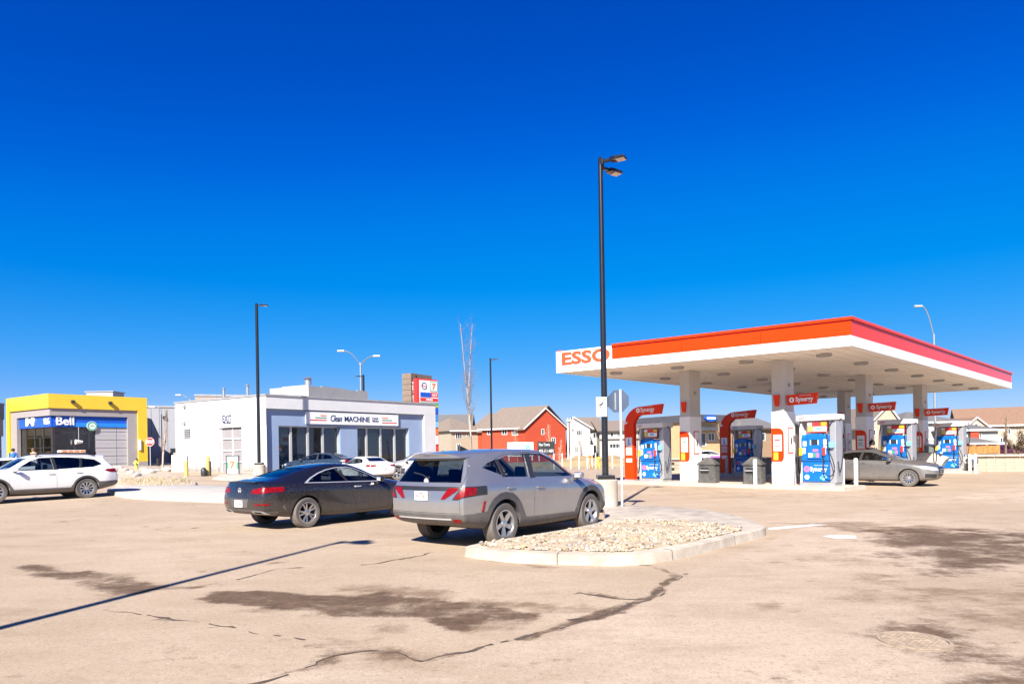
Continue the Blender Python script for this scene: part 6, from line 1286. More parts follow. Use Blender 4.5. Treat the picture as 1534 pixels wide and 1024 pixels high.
# ---- red arch at the island end
def build_arch():
    o = thing('island_arch', (0, 0, 0), 'x', 'fuel station arch', 'red arches at the island ends', site=False)
    W = .56; H = 3.42; th = .40; L_ = 2.15; rr = .95
    outl = [(0, 0)] + [(0, H - rr)] + arc(rr, H - rr, rr, 180, 90, 12)[1:] + [(L_, H + .06), (L_ - .12, H - th + .02)] + arc(W + .45, H - th - .45, .45, 90, 180, 8) + [(W, 0)]
    n = len(outl); half = [(0, 0), (0, 2.3), (W, 2.3), (W, 0)]
    m = MB(); m.prism(outl, -.11, .11, 'y'); b_ = m.build('arch_blade', REDP, o, bevel=.01)
    text('Synergy', .3, LETW, o, lmat(1.38, -.118, H - .18), width=.78, height=.27, bold=.005, extrude=.003); m = MB(); disc(m, lmat(.84, -.112, H - .17), .11, .006, 20, r_in=.04); m.build('swirl_mark', LETW, o)
    text('Fuel Technology', .1, LETW, o, lmat(1.42, -.118, H - .015), width=.5, height=.045, extrude=.003)
    m = MB(); m.add([(.04, -.112, 2.62), (.2, -.112, 2.68), (.22, -.112, 2.74), (.10, -.112, 2.72), (.12, -.112, 2.84), (.06, -.112, 2.82)], [(0, 1, 2, 3), (0, 3, 4, 5)]); m.build('star_mark', LETW, o, fix=False)
    m = MB(); m.box(.09, .47, -.118, -.112, 1.62, 2.02); m.build('notice', SIGNW, o); m = MB(); m.box(.24, .31, -.121, -.1185, 1.72, 1.95); m.box(.18, .38, -.121, -.1185, 1.68, 1.715); m.build('notice_print', BLUES2, o)
    m = MB(); m.box(.09, .47, -.117, -.112, 1.18, 1.58); m.build('notice', M('pale_red_notice', (.62, .30, .24), .5), o); m = MB()
    for k in range(5): m.box(.12, .44, -.120, -.1175, 1.22 + k * .07, 1.245 + k * .07)
    m.build('notice_print', LETW, o)
    m = MB(); m.box(.11, .45, -.118, -.112, .86, 1.04); m.build('notice', SIGNW, o)
    m = MB(); m.box(-.04, W + .04, -.15, .15, 0, .06); m.build('foot', CAPG, o)
    return o
arch = build_arch()
for i in range(3):
    p_ = c2 + rd * (SPC * i) + qd * (-7.55); lab = ('sunlit red arch with orange foot left of the first pump', 'dark red shaded arch behind the two litter bins', 'red arch at the far end of the last island')[i]
    if i == 2: continue
    if i == 0: arch.location = (p_.x, p_.y, .14); arch.rotation_euler = (0, 0, ANG); arch['label'] = lab
    else: copy_tree(arch, (p_.x, p_.y, .14), ANG, lab)
# ---- litter bins
BIN = M('weathered_grey_bin', (0.075, 0.07, 0.065), 0.8, var=.45, scale=5, bump=.25, bscale=30)
def build_bin():
    o = thing('litter_bin', (0, 0, 0), 'x', 'litter bin', 'litter bins on the pump island', site=False); m = MB(); pts = [(-.36, -.30), (.36, -.30), (.36, .30), (-.36, .30)]
    m.box(-.36, .36, -.30, .30, .03, .88); m.build('body', BIN, o, bevel=.05)
    m = MB(); m.box(-.40, .40, -.34, .34, 0, .06); m.box(-.40, .40, -.34, .34, .885, .95); m.build('rim', BIN, o, bevel=.02)
    m = MB(); v = [(-.38, -.32, .952), (.38, -.32, .952), (.38, .32, .952), (-.38, .32, .952), (-.10, -.06, 1.22), (.10, -.06, 1.22), (.10, .06, 1.22), (-.10, .06, 1.22)]; m.add(v, [(0, 1, 5, 4), (1, 2, 6, 5), (2, 3, 7, 6), (3, 0, 4, 7), (4, 5, 6, 7), (3, 2, 1, 0)]); m.build('lid', BIN, o, bevel=.02)
    m = MB(); m.box(-.25, .10, -.307, -.30, .55, .78); m.build('opening', DARKWELL, o); m = MB(); m.box(-.27, .12, -.36, -.31, .66, .70); m.build('flap', CAPG, o)
    for k in range(4): m = MB(); m.box(.361, .38, -.24 + k * .14, -.17 + k * .14, .1, .84); m.build('side_rib', BIN, o)
    return o
bn = build_bin(); 
for k, (x, yb, lab) in enumerate(((1062, 727.5, 'weathered grey litter bin right of the front left column'), (1130, 729.5, 'weathered grey litter bin behind a white bollard, left of the front column'))):
    q = gp(x, yb, .14) if False else gp(x, yb, 0.0); z = 0.0
    if k == 0: o = bn; o.location = q; o.rotation_euler = (0, 0, ANG + .25); o['label'] = lab
    else: o = copy_tree(bn, q, ANG + .25, lab)
# ---- bollards
BOLW = M('white_bollard_paint', (0.66, 0.65, 0.62), 0.6, var=.08, scale=6); BOLY = M('yellow_bollard_paint', (0.62, 0.48, 0.14), 0.6, var=.1)
def bollard(x, yb, yt, mt, lab, group, w=.075, D=None):
    b = gp(x, yb) if D is None else at(x, yb, D); h = (b.z + 0) ; t = at(x, yt, b.y); hh = t.z - b.z; o = thing('bollard', tuple(b), lab, 'bollard', group)
    m = MB(); m.lathe([(w, 0), (w, hh * .75), (w, hh * .95), (w * .7, hh * .99), (w * .05, hh)], tuple(b), 14); m.build('post', mt, o, smooth=40); m = MB(); m.lathe([(w + .012, hh * .70), (w + .012, hh * .73)], tuple(b), 14); m.build('band', mt, o, smooth=40); m = MB(); m.lathe([(w + .05, 0.0), (w + .05, .012)], tuple(b), 14); m.build('base_flange', CONC, o); return o
for x, yb, yt, lab in ((1131.5, 731, 687, 'white bollard in front of the right hand litter bin'), (1262.5, 731, 685.5, 'left of the two white bollards in front of the grey sedan'), (1282.5, 731, 685.5, 'right of the two white bollards in front of the grey sedan'), (1453, 709, 679.5, 'left of two far white bollards before the retaining wall'), (1461.5, 709, 679, 'right of two far white bollards before the retaining wall'), (1089, 715, 684, 'slim bollard beside the dark red arch')):
    bollard(x, yb, yt, BOLW if x != 1089 else CAPG, lab, 'bollards on the forecourt')
for x, yb, yt, lab in ((279, 714, 689.5, 'short pale yellow bollard by the white utility cabinet'), (311.5, 712.5, 682, 'tall pale yellow bollard left of the exit door'), ):
    bollard(x, yb, yt, BOLY, lab, 'yellow bollards by the car wash', w=.11)
bollard(315.5, 713, 690, BLACKP, 'thin black post beside the tall yellow bollard', None, w=.04)
bollard(237, 698, 686, BLACKP, 'short black bollard before the pale grey store', None, w=.13, D=56)
# ------------------------------------------------------------------ lamp poles, signs, street lights
POLE = M('dark_pole_paint', (0.011, 0.0105, 0.012), 0.3, var=.15, scale=5, coat=.3); LENS = M('lamp_lens', (0.60, 0.50, 0.40), 0.3, var=.1)
GALV = STEELP
def head(root, px_, py_, z, ang, L_=.40, W=.27):
    f = Matrix.Translation((px_, py_, z)) @ Matrix.Rotation(ang, 4, 'Z')
    m = MB(f); m.box(.05, .30, -.04, .04, -.03, .04); m.box(.0, .08, -.06, .06, -.08, .09); a = m.build('lamp_arm', POLE, root, bevel=.008)
    m = MB(f); m.add([(.28, -.09, -.04), (.42, -W / 2, -.045), (.28 + L_, -W / 2, -.03), (.28 + L_, W / 2, -.03), (.42, W / 2, -.045), (.28, .09, -.04), (.28, -.09, .05), (.42, -W / 2, .035), (.28 + L_, -W / 2, .015), (.28 + L_, W / 2, .015), (.42, W / 2, .035), (.28, .09, .05)], [(0, 1, 2, 3, 4, 5), (11, 10, 9, 8, 7, 6)] + [(i, i + 6, (i + 1) % 6 + 6, (i + 1) % 6) for i in range(6)]); h = m.build('lamp_head', POLE, root, bevel=.006)
    m = MB(f); m.box(.44, .26 + L_, -W / 2 + .03, W / 2 - .03, -.052, -.042); m.build('lens', LENS, h)
def lamp_pole(b, top, label, ped_h, ped_r, heads, r0=.085, r1=.06, base_box=True, group='dark lamp poles of the lot', lean=(0, 0)):
    o = thing('lamp_pole', tuple(b), label, 'lamp post', group); zb = b.z + ped_h; tx, ty = b.x + lean[0], b.y + lean[1]
    if ped_h > .05:
        m = MB(); m.lathe([(ped_r, -.05), (ped_r, ped_h - .03), (ped_r - .03, ped_h)], tuple(b), 28); m.build('concrete_pedestal', CONC, o, smooth=40)
        m = MB(); m.box(b.x - .22, b.x + .22, b.y - .22, b.y + .22, zb + .002, zb + .11); m.build('base_cover', POLE, o, bevel=.02)
        m = MB()
        for ex in (-.16, .16):
            for ey in (-.16, .16): m.cyl((b.x + ex, b.y + ey, zb + .11), (b.x + ex, b.y + ey, zb + .15), .02, n=6)
        m.build('anchor_bolt', GALV, o)
    m = MB(); n = 4; m.cyl((b.x, b.y, zb + .10 if ped_h > .05 else zb - .05), (tx, ty, top), r0, r1, 16); m.build('pole', POLE, o, smooth=40); m = MB(); m.cyl((tx, ty, top + .002), (tx, ty, top + .05), r1 * 1.05, r1 * .6, 12); m.build('pole_cap', POLE, o, smooth=40)
    for ang, dz in heads: head(o, tx, ty, top - dz, ang)
    return o
pb = gp(913.5, 757.7, KH); ptop = at(898, 238.5, pb.y); PT = ptop.z
main = lamp_pole(Vector((pb.x - .10, pb.y, KH)), PT, 'tall dark lamp pole with two heads on a round concrete pedestal', .70, .31, [(-.50, .08), (.62, .22)])
# the twin of that pole stands just outside the picture; its long shadow crosses the lot
SHD = Vector((math.sin(SUN_AZ), math.cos(SUN_AZ), 0)) / math.tan(SUN_EL); tip = gp(513, 810.5)
lamp_pole(Vector((tip.x - SHD.x * PT, tip.y - SHD.y * PT, 0)), PT, 'dark lamp pole outside the frame whose shadow crosses the lot', .70, .31, [(-.35, .08), (.5, .22)])
b = at(388.5, 713, 40); b.z = G(b.x, b.y); lamp_pole(b, at(388, 455.5, 40).z, 'dark lamp pole on a pale pedestal before the car wash corner', at(388, 695.5, 40).z - b.z, .36, [(-.1, .08)], r0=.10, r1=.085)
b = at(737, 690, 62); b.z = -.1; lamp_pole(b, at(735.5, 537, 62).z, 'slim dark lamp pole before the red house', 0, .3, [(-.1, .08)], r0=.10, r1=.075)
b = at(545.5, 640, 62); b.z = .3; lamp_pole(b, at(545, 562, 62).z, 'dark lamp pole top peeking over the cream roof enclosure', 0, .3, [(math.pi + .1, .08)], r0=.12, r1=.1)
def street_light(x, yb, ytop, D, arms, label, r_=.09):
    b = at(x, yb, D); b.z = min(b.z, 0.4); t = at(x, ytop, D); o = thing('street_light', tuple(b), label, 'street light', 'galvanised street lights'); m = MB(); m.cyl(b, (b.x, b.y, t.z), r_ * 1.4, r_, 10); m.build('pole', GALV, o, smooth=40)
    for dx, rise in arms:
        pts = [Vector((b.x, b.y, t.z - .3)) + Vector((dx * f_, 0, rise * (1 - (1 - f_) ** 2))) for f_ in (0, .15, .35, .55, .75, .9, 1)]; m = MB(); m.tube(pts, .055, 6); a_ = m.build('arm', GALV, o, smooth=60); e = pts[-1]; sg = 1 if dx > 0 else -1
        m = MB(); m.box(min(e.x, e.x + sg * .75), max(e.x, e.x + sg * .75), e.y - .16, e.y + .16, e.z - .07, e.z + .09); m.build('lamp_head', M('pale_lamp_housing', (.5, .5, .5), .4, .3), a_, bevel=.04)
street_light(541.5, 640, 543, 72, [(-1.65, 1.55), (1.35, .95)], 'grey street light with two curved arms above the car wash')
street_light(1402, 690, 500, 66, [(-1.1, 3.0)], 'single curved street light rising behind the canopy')
street_light(243, 690, 611, 66, [(-.5, .4)], 'short street light with white globe head beside the bare tree', .05)
street_light(287, 690, 597, 90, [(-1.2, .8)], 'distant curved street light behind the car wash exit')
# tow-away notice on the main pole
s_ = main; fr = Fr(Vector((pb.x - .36, pb.y - .115)), Vector((pb.x + .2, pb.y - .115))); nb = thing('parking_notice', (pb.x, pb.y - .12, 2.6), 'small white tow away notice with red header on the tall pole', 'sign')
a = rect(fr, 893, 909, 594.5, 623.5); m = MB(); m.fbox(fr, a[0], a[1], 0, .006, a[2], a[3]); m.build('plate', SIGNW, nb); h_ = a[3] - a[2]; w_ = a[1] - a[0]
m = MB(); m.fbox(fr, a[0] + .02, a[1] - .01, .0065, .009, a[3] - .07, a[3] - .025); m.fbox(fr, a[0] + .02, a[1] - .01, .0065, .009, a[3] - .125, a[3] - .115); m.build('red_header', ORT, nb)
text('WARNING', .05, SIGNW, nb, fr.tmat((a[0] + a[1]) / 2, .0105, a[3] - .047), width=w_ * .8, height=.03, extrude=.001)
m = MB(); cx_ = (a[0] + a[1]) / 2; zc = a[2] + h_ * .62; m.add([fr.pt(cx_ + u, .008, zc + v) for u, v in ((-.07, -.04), (.0, -.03), (.05, .03), (.07, .07), (.03, .06), (-.02, .02), (-.06, .0))], [(0, 1, 2, 3, 4, 5, 6)]); m.fbox(fr, cx_ - .06, cx_ + .0, .0065, .009, zc - .075, zc - .05); m.build('tow_symbol', BLACKP, nb, fix=False)
[text(t_, .05, BLACKP, nb, fr.tmat(cx_, .0075, a[2] + h_ * dz), width=w_ * .7, height=h_ * .09, extrude=.001) for t_, dz in (('PRIVATE', .34), ('PROPERTY', .2))]
# stop sign seen from behind
sb = gp(930.5, 757, KH); sb.y -= .15; stp = thing('stop_sign', (sb.x, sb.y, KH), 'back of an octagonal stop sign on a galvanised post at the island', 'stop sign')
c_ = at(925, 600.5, sb.y); m = MB(); m.box(sb.x - .03, sb.x + .03, sb.y - .02, sb.y + .02, KH - .05, c_.z + .30); m.build('post', M('galvanised_post', (.55, .55, .56), .4, .5, var=.1), stp, bevel=.006)
oc = [(.31 * math.cos(R(22.5 + 45 * k)), .31 * math.sin(R(22.5 + 45 * k))) for k in range(8)]; yaw = Matrix.Translation((c_.x + .02, sb.y + .03, c_.z)) @ Matrix.Rotation(R(-28), 4, 'Z')
m = MB(yaw); m.prism(oc, 0, .004, 'y'); m.build('plate_back', M('sky_tinted_aluminium', (.10, .13, .19), .4, .5, var=.1), stp); m = MB(yaw); m.prism([(a * .995, b_ * .995) for a, b_ in oc], .0042, .006, 'y'); m.build('plate_face', REDT, stp)  # plate back: reflected sky put into its dark blue base colour
m = MB(yaw); m.box(-.09, -.05, -.012, -.002, -.22, .22); m.build('bracket', GALV, stp)
text('STOP', .2, SIGNW, stp, yaw @ lmat(0, .0075, 0, (-1, 0, 0), (0, 1, 0)), width=.44, height=.18, extrude=.0008, bold=.004)
# stop sign in front of the yellow store
sc_ = at(224.5, 661.5, 52); sb2 = at(224, 699, 52); s2_ = thing('stop_sign', tuple(sb2), 'red stop sign facing the lot beside the yellow store', 'stop sign'); m = MB(); m.box(sc_.x - .03, sc_.x + .03, sc_.y + .01, sc_.y + .06, sb2.z - .3, sc_.z + .3); m.build('post', GALV, s2_)
oc2 = [(sc_.x + .36 * math.cos(R(22.5 + 45 * k)), sc_.z + .36 * math.sin(R(22.5 + 45 * k))) for k in range(8)]; m = MB(); m.prism(oc2, sc_.y, sc_.y + .008, 'y'); m.build('plate', RED, s2_); text('STOP', .25, SIGNW, s2_, lmat(sc_.x, sc_.y - .004, sc_.z), width=.56, height=.25, extrude=.002, bold=.008)
m = MB(); oi = [((a - sc_.x) * .96, (b_ - sc_.z) * .96) for a, b_ in oc2]; o1 = [(a * .93, b_ * .93) for a, b_ in oi]
m.add([(sc_.x + a, sc_.y - .003, sc_.z + b_) for a, b_ in oi + o1], [(k, (k + 1) % 8, 8 + (k + 1) % 8, 8 + k) for k in range(8)]); m.build('white_border', SIGNW, s2_, fix=False)
# hydrant
hb = at(204.5, 703, 50); hy = thing('fire_hydrant', tuple(hb), 'yellow fire hydrant with black cap before the yellow store', 'fire hydrant'); HYD = M('hydrant_yellow', (.60, .55, .10), .5, var=.1); m = MB(); m.lathe([(.16, 0), (.16, .05), (.11, .06), (.11, .62), (.14, .64), (.14, .68)], tuple(hb), 14); m.build('barrel', HYD, hy, smooth=40); m = MB(); m.lathe([(.13, .682), (.11, .76), (.03, .82), (.03, .86)], tuple(hb), 12); m.build('bonnet', DARKF, hy, smooth=40); m = MB(); m.cyl((hb.x - .22, hb.y, hb.z + .48), (hb.x + .22, hb.y, hb.z + .48), .055, n=10); m.cyl((hb.x, hb.y - .2, hb.z + .46), (hb.x, hb.y, hb.z + .46), .07, n=10); m.build('outlet', HYD, hy, smooth=40)
# sandwich board with the 7 logo
q = gp(348.5, 712); ab = thing('sandwich_board', tuple(q), 'white sandwich board with a 7 logo in front of the exit door', 'sign'); fr = Fr(Vector((q.x - 1, q.y - .05)), Vector((q.x + 1, q.y + .03))); a = rect(fr, 338, 358.5, 681.5, 710.5)
m = MB(); m.fbox(fr, a[0], a[1], -.05, -.01, a[2], a[3]); b_ = m.build('frame', DARKF, ab, bevel=.01); m = MB(); m.fbox(fr, a[0] + .075, a[1] - .075, -.008, .004, a[2] + .075, a[3] - .075); m.build('face', SIGNW, ab)
m = MB(); m.fbox(fr, a[0] - .05, a[1] + .05, -.35, .25, q.z + .01, q.z + .10); m.build('base', CAPG, ab)
cx_, cz_ = (a[0] + a[1]) / 2, (a[2] + a[3]) / 2; text('7', .6, ORT, ab, fr.tmat(cx_, .007, cz_), width=.34, height=.44, bold=.03, extrude=.002); m = MB(); m.fbox(fr, cx_ - .33, cx_ - .24, .0045, .008, cz_ - .24, cz_ + .18); m.fbox(fr, cx_ + .24, cx_ + .33, .0045, .008, cz_ - .24, cz_ + .18); m.build('green_bracket', GRT, ab)
q = gp(305.5, 713); o = thing('dark_barrel', tuple(q), 'small dark round drum beside the yellow bollard', 'drum'); m = MB(); m.lathe([(.14, 0), (.17, .1), (.16, .4), (.08, .5), (.01, .52)], tuple(q), 14); m.build('body', DARKF, o, smooth=40); m = MB(); m.lathe([(.175, .12), (.175, .15)], tuple(q), 14); m.build('band', DARKF, o)
# things in the yard across the road
for nm, lab, cat_, x0, x1, y0, y1, D, mt, leg in (('real_estate_sign', 'black housing sign with white writing before the red gable', 'sign', 805, 831, 661, 681, 72, BLACKP, 690), ('site_banner', 'white site banner with blue mark left of the black sign', 'sign', 760, 799, 662, 683, 74, SIGNW, 690), ('site_board', 'white site board on posts left of the tall pole', 'sign', 879, 889, 666, 681, 60, SIGNW, 706)):
    A_ = at(x0, y1, D); B_ = at(x1, y1, D); fr = Fr(A_, B_); a = rect(fr, x0, x1, y0, y1); o = thing(nm, (A_.x, A_.y, 0), lab, cat_); m = MB(); m.fbox(fr, a[0], a[1], 0, .06, a[2], a[3]); m.build('board', mt, o); m = MB(); m.fbox(fr, a[0] + .1, a[0] + .2, -.1, -.003, fr.px(x0, leg)[1], a[3]); m.fbox(fr, a[1] - .2, a[1] - .1, -.1, -.003, fr.px(x0, leg)[1], a[3]); m.build('post', WHITEF, o)
    cm = ((a[0] + a[1]) / 2, (a[2] + a[3]) / 2); w_ = a[1] - a[0]; h_ = a[3] - a[2]
    if nm == 'real_estate_sign': text('New Towns', .3, SIGNW, o, fr.tmat(cm[0] - w_ * .1, .065, cm[1] + h_ * .28), width=w_ * .62, height=h_ * .22); text('403-111-4001', .3, SIGNW, o, fr.tmat(cm[0], .065, cm[1] - h_ * .2), width=w_ * .85, height=h_ * .24)
    else: m = MB(); m.fbox(fr, cm[0] + w_ * .2, cm[0] + w_ * .38, .062, .07, cm[1] - h_ * .3, cm[1] + h_ * .3); m.build('blue_mark', CYANP, o)
# utility cabinet poles in front of the grey gable house
pz_ = at(853, 700, 66)
o = thing('utility_rack', (pz_.x, pz_.y, 0), 'pale steel utility post frame with insulator arms by the red gable', 'utility pole'); m = MB()
for x in (850.5, 854.5, 857.5): t = at(x, 626 if x < 856 else 634, 66); m.cyl((t.x, t.y, -.2), (t.x, t.y, t.z), .09, .07, 8)
m.build('post', M('pale_post', (.55, .53, .5), .6), o, smooth=40); m = MB(); t = at(848, 629.5, 66); t2 = at(860, 629.5, 66); m.box(t.x, t2.x, t.y - .11, t.y - .20, t.z - .06, t.z + .06); m.build('cross_arm', WHITEF, o); m = MB(); t = at(858, 637, 66); m.cyl((t.x, t.y - .2, t.z - .35), (t.x, t.y - .2, t.z + .35), .17, n=10); m.build('transformer', WHITEF, o, smooth=40)
# dirt heaps and construction fence in the yard
HEAP = M('yellow_clay', (0.34, 0.24, 0.12), 0.95, var=.3, scale=1.5, bump=.4, bscale=5)
for k, (x, y, D, rx, h) in enumerate(((840, 702, 68, 4.6, .7), (865, 703, 66, 4.4, .8), (900, 703, 66, 5.0, .65), (928, 703, 70, 4.4, .8))):
    b = at(x, y, D); bm = bmesh.new(); bmesh.ops.create_grid(bm, x_segments=14, y_segments=10, size=1)
    for v in bm.verts: r_ = v.co.xy.length; v.co.z = max(0, 1 - r_ ** 1.6) * (1 + .3 * math.sin(v.co.x * 7 + k) * math.cos(v.co.y * 5)); 
    me = bpy.data.meshes.new('dirt_heap'); bm.to_mesh(me); bm.free(); o = link('dirt_heap', me, HEAP, smooth=80); o.location = (b.x, b.y, -.12); o.scale = (rx, rx * .6, h * 1.2); props(o, ('low yellow clay heap right of the red house', 'clay heap under the pale utility posts', 'clay heap behind the tall lamp pole', 'clay heap between lamp pole and stop sign')[k], 'dirt heap')
a = at(830, 705, 58); b = at(955, 703, 58); fr = Fr(a, b); cf = thing('construction_fence', (a.x, a.y, 0), 'low wire construction fence with pale posts across the road', 'fence')
for k in range(11): m = MB(); s = fr.L * k / 10; m.fbox(fr, s - .04, s + .04, -.04, .04, -.3, 1.35); m.build('post', WHITEF, cf)
for z in (.15, .75, 1.3): m = MB(); m.tube([fr.pt(0, .05, z), fr.pt(fr.L, .05, z)], .015, 4); m.build('wire', GALV, cf)
for x, mt, lab, top in ((884, ORT, 'orange warning sign on legs in the construction yard', 681), (895.5, YELP, 'yellow machine part standing in the construction yard', 684)):
    b = at(x, 702, 56); t = at(x, top, 56); o = thing('warning_marker', tuple(b), lab, 'marker'); m = MB(); m.prism([(b.x - .2, b.z), (b.x - .12, b.z), (b.x, b.z + .7), (b.x + .12, b.z), (b.x + .2, b.z), (b.x + .05, b.z + .8), (b.x - .05, b.z + .8)], b.y - .03, b.y + .03, 'y'); m.build('legs', mt, o); m = MB(); m.prism([(b.x, b.z + .8), (b.x + .28, (b.z + .8 + t.z) / 2), (b.x, t.z), (b.x - .28, (b.z + .8 + t.z) / 2)], b.y - .05, b.y - .033, 'y'); m.build('diamond_panel', mt, o)
# far kerb of the street
structure(MB().poly([v + Vector((0, 0, .0)) for v in (gp(640, 712, -.02), gp(1010, 706, -.02), gp(1010, 702, -.02), gp(640, 706, -.02))]).build('far_pavement', CONC))

# ------------------------------------------------------------------ parked cars
H38 = R(90 - 38.5)
def place(o, x, y, rz, lab=None):
    o.location = (x, y, G(x, y)); o.rotation_euler = (0, 0, rz)
    if lab: o['label'] = lab
hd = Vector((math.cos(H38), math.sin(H38), 0)); rt = Vector((hd.y, -hd.x, 0))
suv, S = car('silver_suv', 'dusty silver grey compact SUV parked beside the kerb island', 'SUV', suv_spec(), SILVER, 'cars parked in the lot')
pr = gp(755.5, 817); pr = Vector((-.13, 11.72, 0)); pc_ = pr - rt * .92 + hd * 1.378; place(suv, pc_.x, pc_.y, H38)
mirror_part(suv, .80, .93, 1.13, SILVER, 1); plate(suv, -2.475, .895)
sp_m = boolean(offset(S, .004), (prism([(-.62, 1.52), (-.60, 1.7), (.60, 1.7), (.62, 1.52)], 'x', -2.6, -1.80), 'INTERSECT')); sp_m.transform(Matrix.Translation((-.13, 0, -.004))); sp_m.materials.clear(); link('roof_spoiler', sp_m, [SILVER, CUTDARK], suv, smooth=32, fix=False)
m = MB(); m.prism([(-1.55, 1.645), (-1.30, 1.655), (-1.52, 1.73)], -.022, .022, 'y'); m.build('antenna_fin', BLACKP, suv, bevel=.008)
m = MB(); m.tube([(-2.30, .02, 1.19), (-2.26, .2, 1.24), (-2.23, .42, 1.27)], .012, 5); m.cyl((-2.31, 0, 1.17), (-2.24, 0, 1.19), .035, n=10); m.build('rear_wiper', BLACKP, suv, smooth=50)
m = MB(); m.lathe([(.001, 0), (.05, .004), (.055, -.01)], (-2.345, .0, 1.13), 18, 'x'); m.build('tailgate_badge', CHROME, suv)
m = MB(); m.box(.55, .62, -.55, .2, .72, 1.06); m.build('dashboard', SEAT, suv); m = MB(); m.box(.30, .95, -.78, .78, .62, 1.04); m.build('dash_top', SEAT, suv, bevel=.05)
m = MB(); m.lathe([(.17, -.015), (.19, 0), (.17, .015), (.155, 0), (.17, -.015)], (.30, .38, 1.02), 20, 'x', caps=False); m.build('steering_wheel', BLACKP, suv)
coupe, S2 = car('dark_coupe', 'dirty dark graphite coupe with chrome window trim parked left of the SUV', 'car', coupe_spec(), NAVY, 'cars parked in the lot')
pr = Vector((-4.52, 15.05, 0)); pc_ = pr - rt * .905 + hd * 1.42; place(coupe, pc_.x, pc_.y, H38)
mirror_part(coupe, .62, .86, 1.0, NAVY, 1); plate(coupe, -2.535, .575)
m = MB(); pts = []
for sg in (1,):
    m.add([(-2.47, -.55, 1.03), (-2.50, 0, 1.045), (-2.47, .55, 1.03), (-2.28, .56, 1.055), (-2.30, 0, 1.085), (-2.28, -.56, 1.055), (-2.47, -.55, 1.05), (-2.50, 0, 1.068), (-2.47, .55, 1.05), (-2.28, .56, 1.07), (-2.30, 0, 1.10), (-2.28, -.56, 1.07)], [(0, 1, 4, 5), (1, 2, 3, 4), (6, 11, 10, 7), (7, 10, 9, 8), (0, 6, 7, 1), (1, 7, 8, 2), (2, 8, 9, 3), (3, 9, 10, 4), (4, 10, 11, 5), (5, 11, 6, 0)])
m.build('boot_lip', NAVY, coupe, smooth=40)
m = MB(); disc(m, lmat(-2.505, 0, .86, (0, -1, 0), (-1, 0, 0)), .06, .008, 20, r_in=.05)
for k in range(3): a_ = R(90 + 120 * k); m.box(-2.512, -2.508, min(0, .05 * math.cos(a_)) - .006, max(0, .05 * math.cos(a_)) + .006, .86 + min(0, .05 * math.sin(a_)) - .006, .86 + max(0, .05 * math.sin(a_)) + .006)
m.build('star_badge', CHROME, coupe)
wag, S3 = car('white_wagon', 'white estate car with grey lower cladding at the left edge', 'car', wagon_spec(), WHITEP, 'cars parked in the lot')
wc = (gp(6.5, 753.2) + gp(142.8, 745)) / 2; wc = Vector((-16.3, 23.7, 0)); HW = math.pi + R(90 - 38.5); hw_ = Vector((math.cos(HW), math.sin(HW), 0)); lw = Vector((-hw_.y, hw_.x, 0)); place(wag, wc.x - lw.x * .92, wc.y - lw.y * .92, HW)
mirror_part(wag, .80, .90, 1.10, WHITEP, 1); plate(wag, -2.57, .85)
for sg in (-1, 1): m = MB(); m.tube([(-1.75, sg * .60, 1.55), (-1.4, sg * .62, 1.62), (-.6, sg * .63, 1.66), (.0, sg * .62, 1.62), (.15, sg * .63, 1.55)], .022, 6); m.build('roof_rail', BLACKP, wag, smooth=60)
rs = thing('roof_sign', wag.matrix_basis @ Vector((-1.2, 0, 1.67)), 'low orange and white sign strip lying on the white wagon roof', 'roof sign', rz=HW, site=False); m = MB(); m.box(-.42, .42, -.16, .16, -.01, .09); m.build('sign_body', M('cream_roof_sign', (.66, .52, .40), .5), rs, bevel=.02); m = MB()
for k in range(4): m.box(-.38 + k * .20, -.25 + k * .20, -.172, -.163, .01, .07); m.box(-.38 + k * .20, -.25 + k * .20, .163, .172, .01, .07)
m.build('sign_print', ORT, rs)
sed, S4 = car('grey_sedan', 'dusty grey sedan stopped at the pumps under the canopy', 'car', sedan_spec(), GREYC, 'cars at the pumps')
HS = math.atan2(-.68, .73); fh_ = gp(1361, 728.6); hs_ = Vector((math.cos(HS), math.sin(HS), 0)); rs_ = Vector((hs_.y, -hs_.x, 0)); pcs = fh_ - rs_ * .89 - hs_ * 1.355; pcs += Vector((0, 0, 0)); place(sed, pcs.x, pcs.y, HS)
mirror_part(sed, .70, .86, 1.03, GREYC, 1); plate(sed, -2.43, .80)
for k in range(3): m = MB(); m.box(2.24 + .0, 2.33, -.30 + .0, .30, .50 + k * .07, .52 + k * .07); m.build('grille_bar', CHROME, sed)
# a plain sedan body once more for the cars parked further off
def parked(src, x, y, D, rz, lab, swap, group='cars parked by the car wash', name=None):
    p_ = at(x, y, D); o = copy_tree(src, (p_.x, p_.y, G(p_.x, p_.y)), rz, lab, swap=swap); o['group'] = group
    if name: o.name = name
    return o
BLUEC = M('dark_teal_paint', (0.03, 0.05, 0.075), 0.25, 0.4, coat=1.0); WHC = M('bright_white_paint', (0.72, 0.70, 0.70), 0.3, 0.0, coat=.8, dust=.25); BEI = M('pale_silver_paint', (0.42, 0.40, 0.39), 0.35, 0.4, coat=.7, dust=.4); DUSTW = M('dusty_cream_paint', (0.55, 0.50, 0.42), 0.4, 0.0, coat=.5, dust=.4)
parked(sed, 478, 705, 42.5, R(165), 'dark blue sedan half hidden behind the coupe roof', {'grey_dusty_paint': BLUEC}, name='dark_blue_sedan')
parked(sed, 546, 708, 39.5, R(128), 'white sedan parked nose in before the car wash windows', {'grey_dusty_paint': WHC}, name='white_sedan')
parked(suv, 628, 705, 42, R(190), 'pale silver SUV facing left beside the white sedan', {'silver_grey_metallic': BEI}, name='pale_silver_suv')
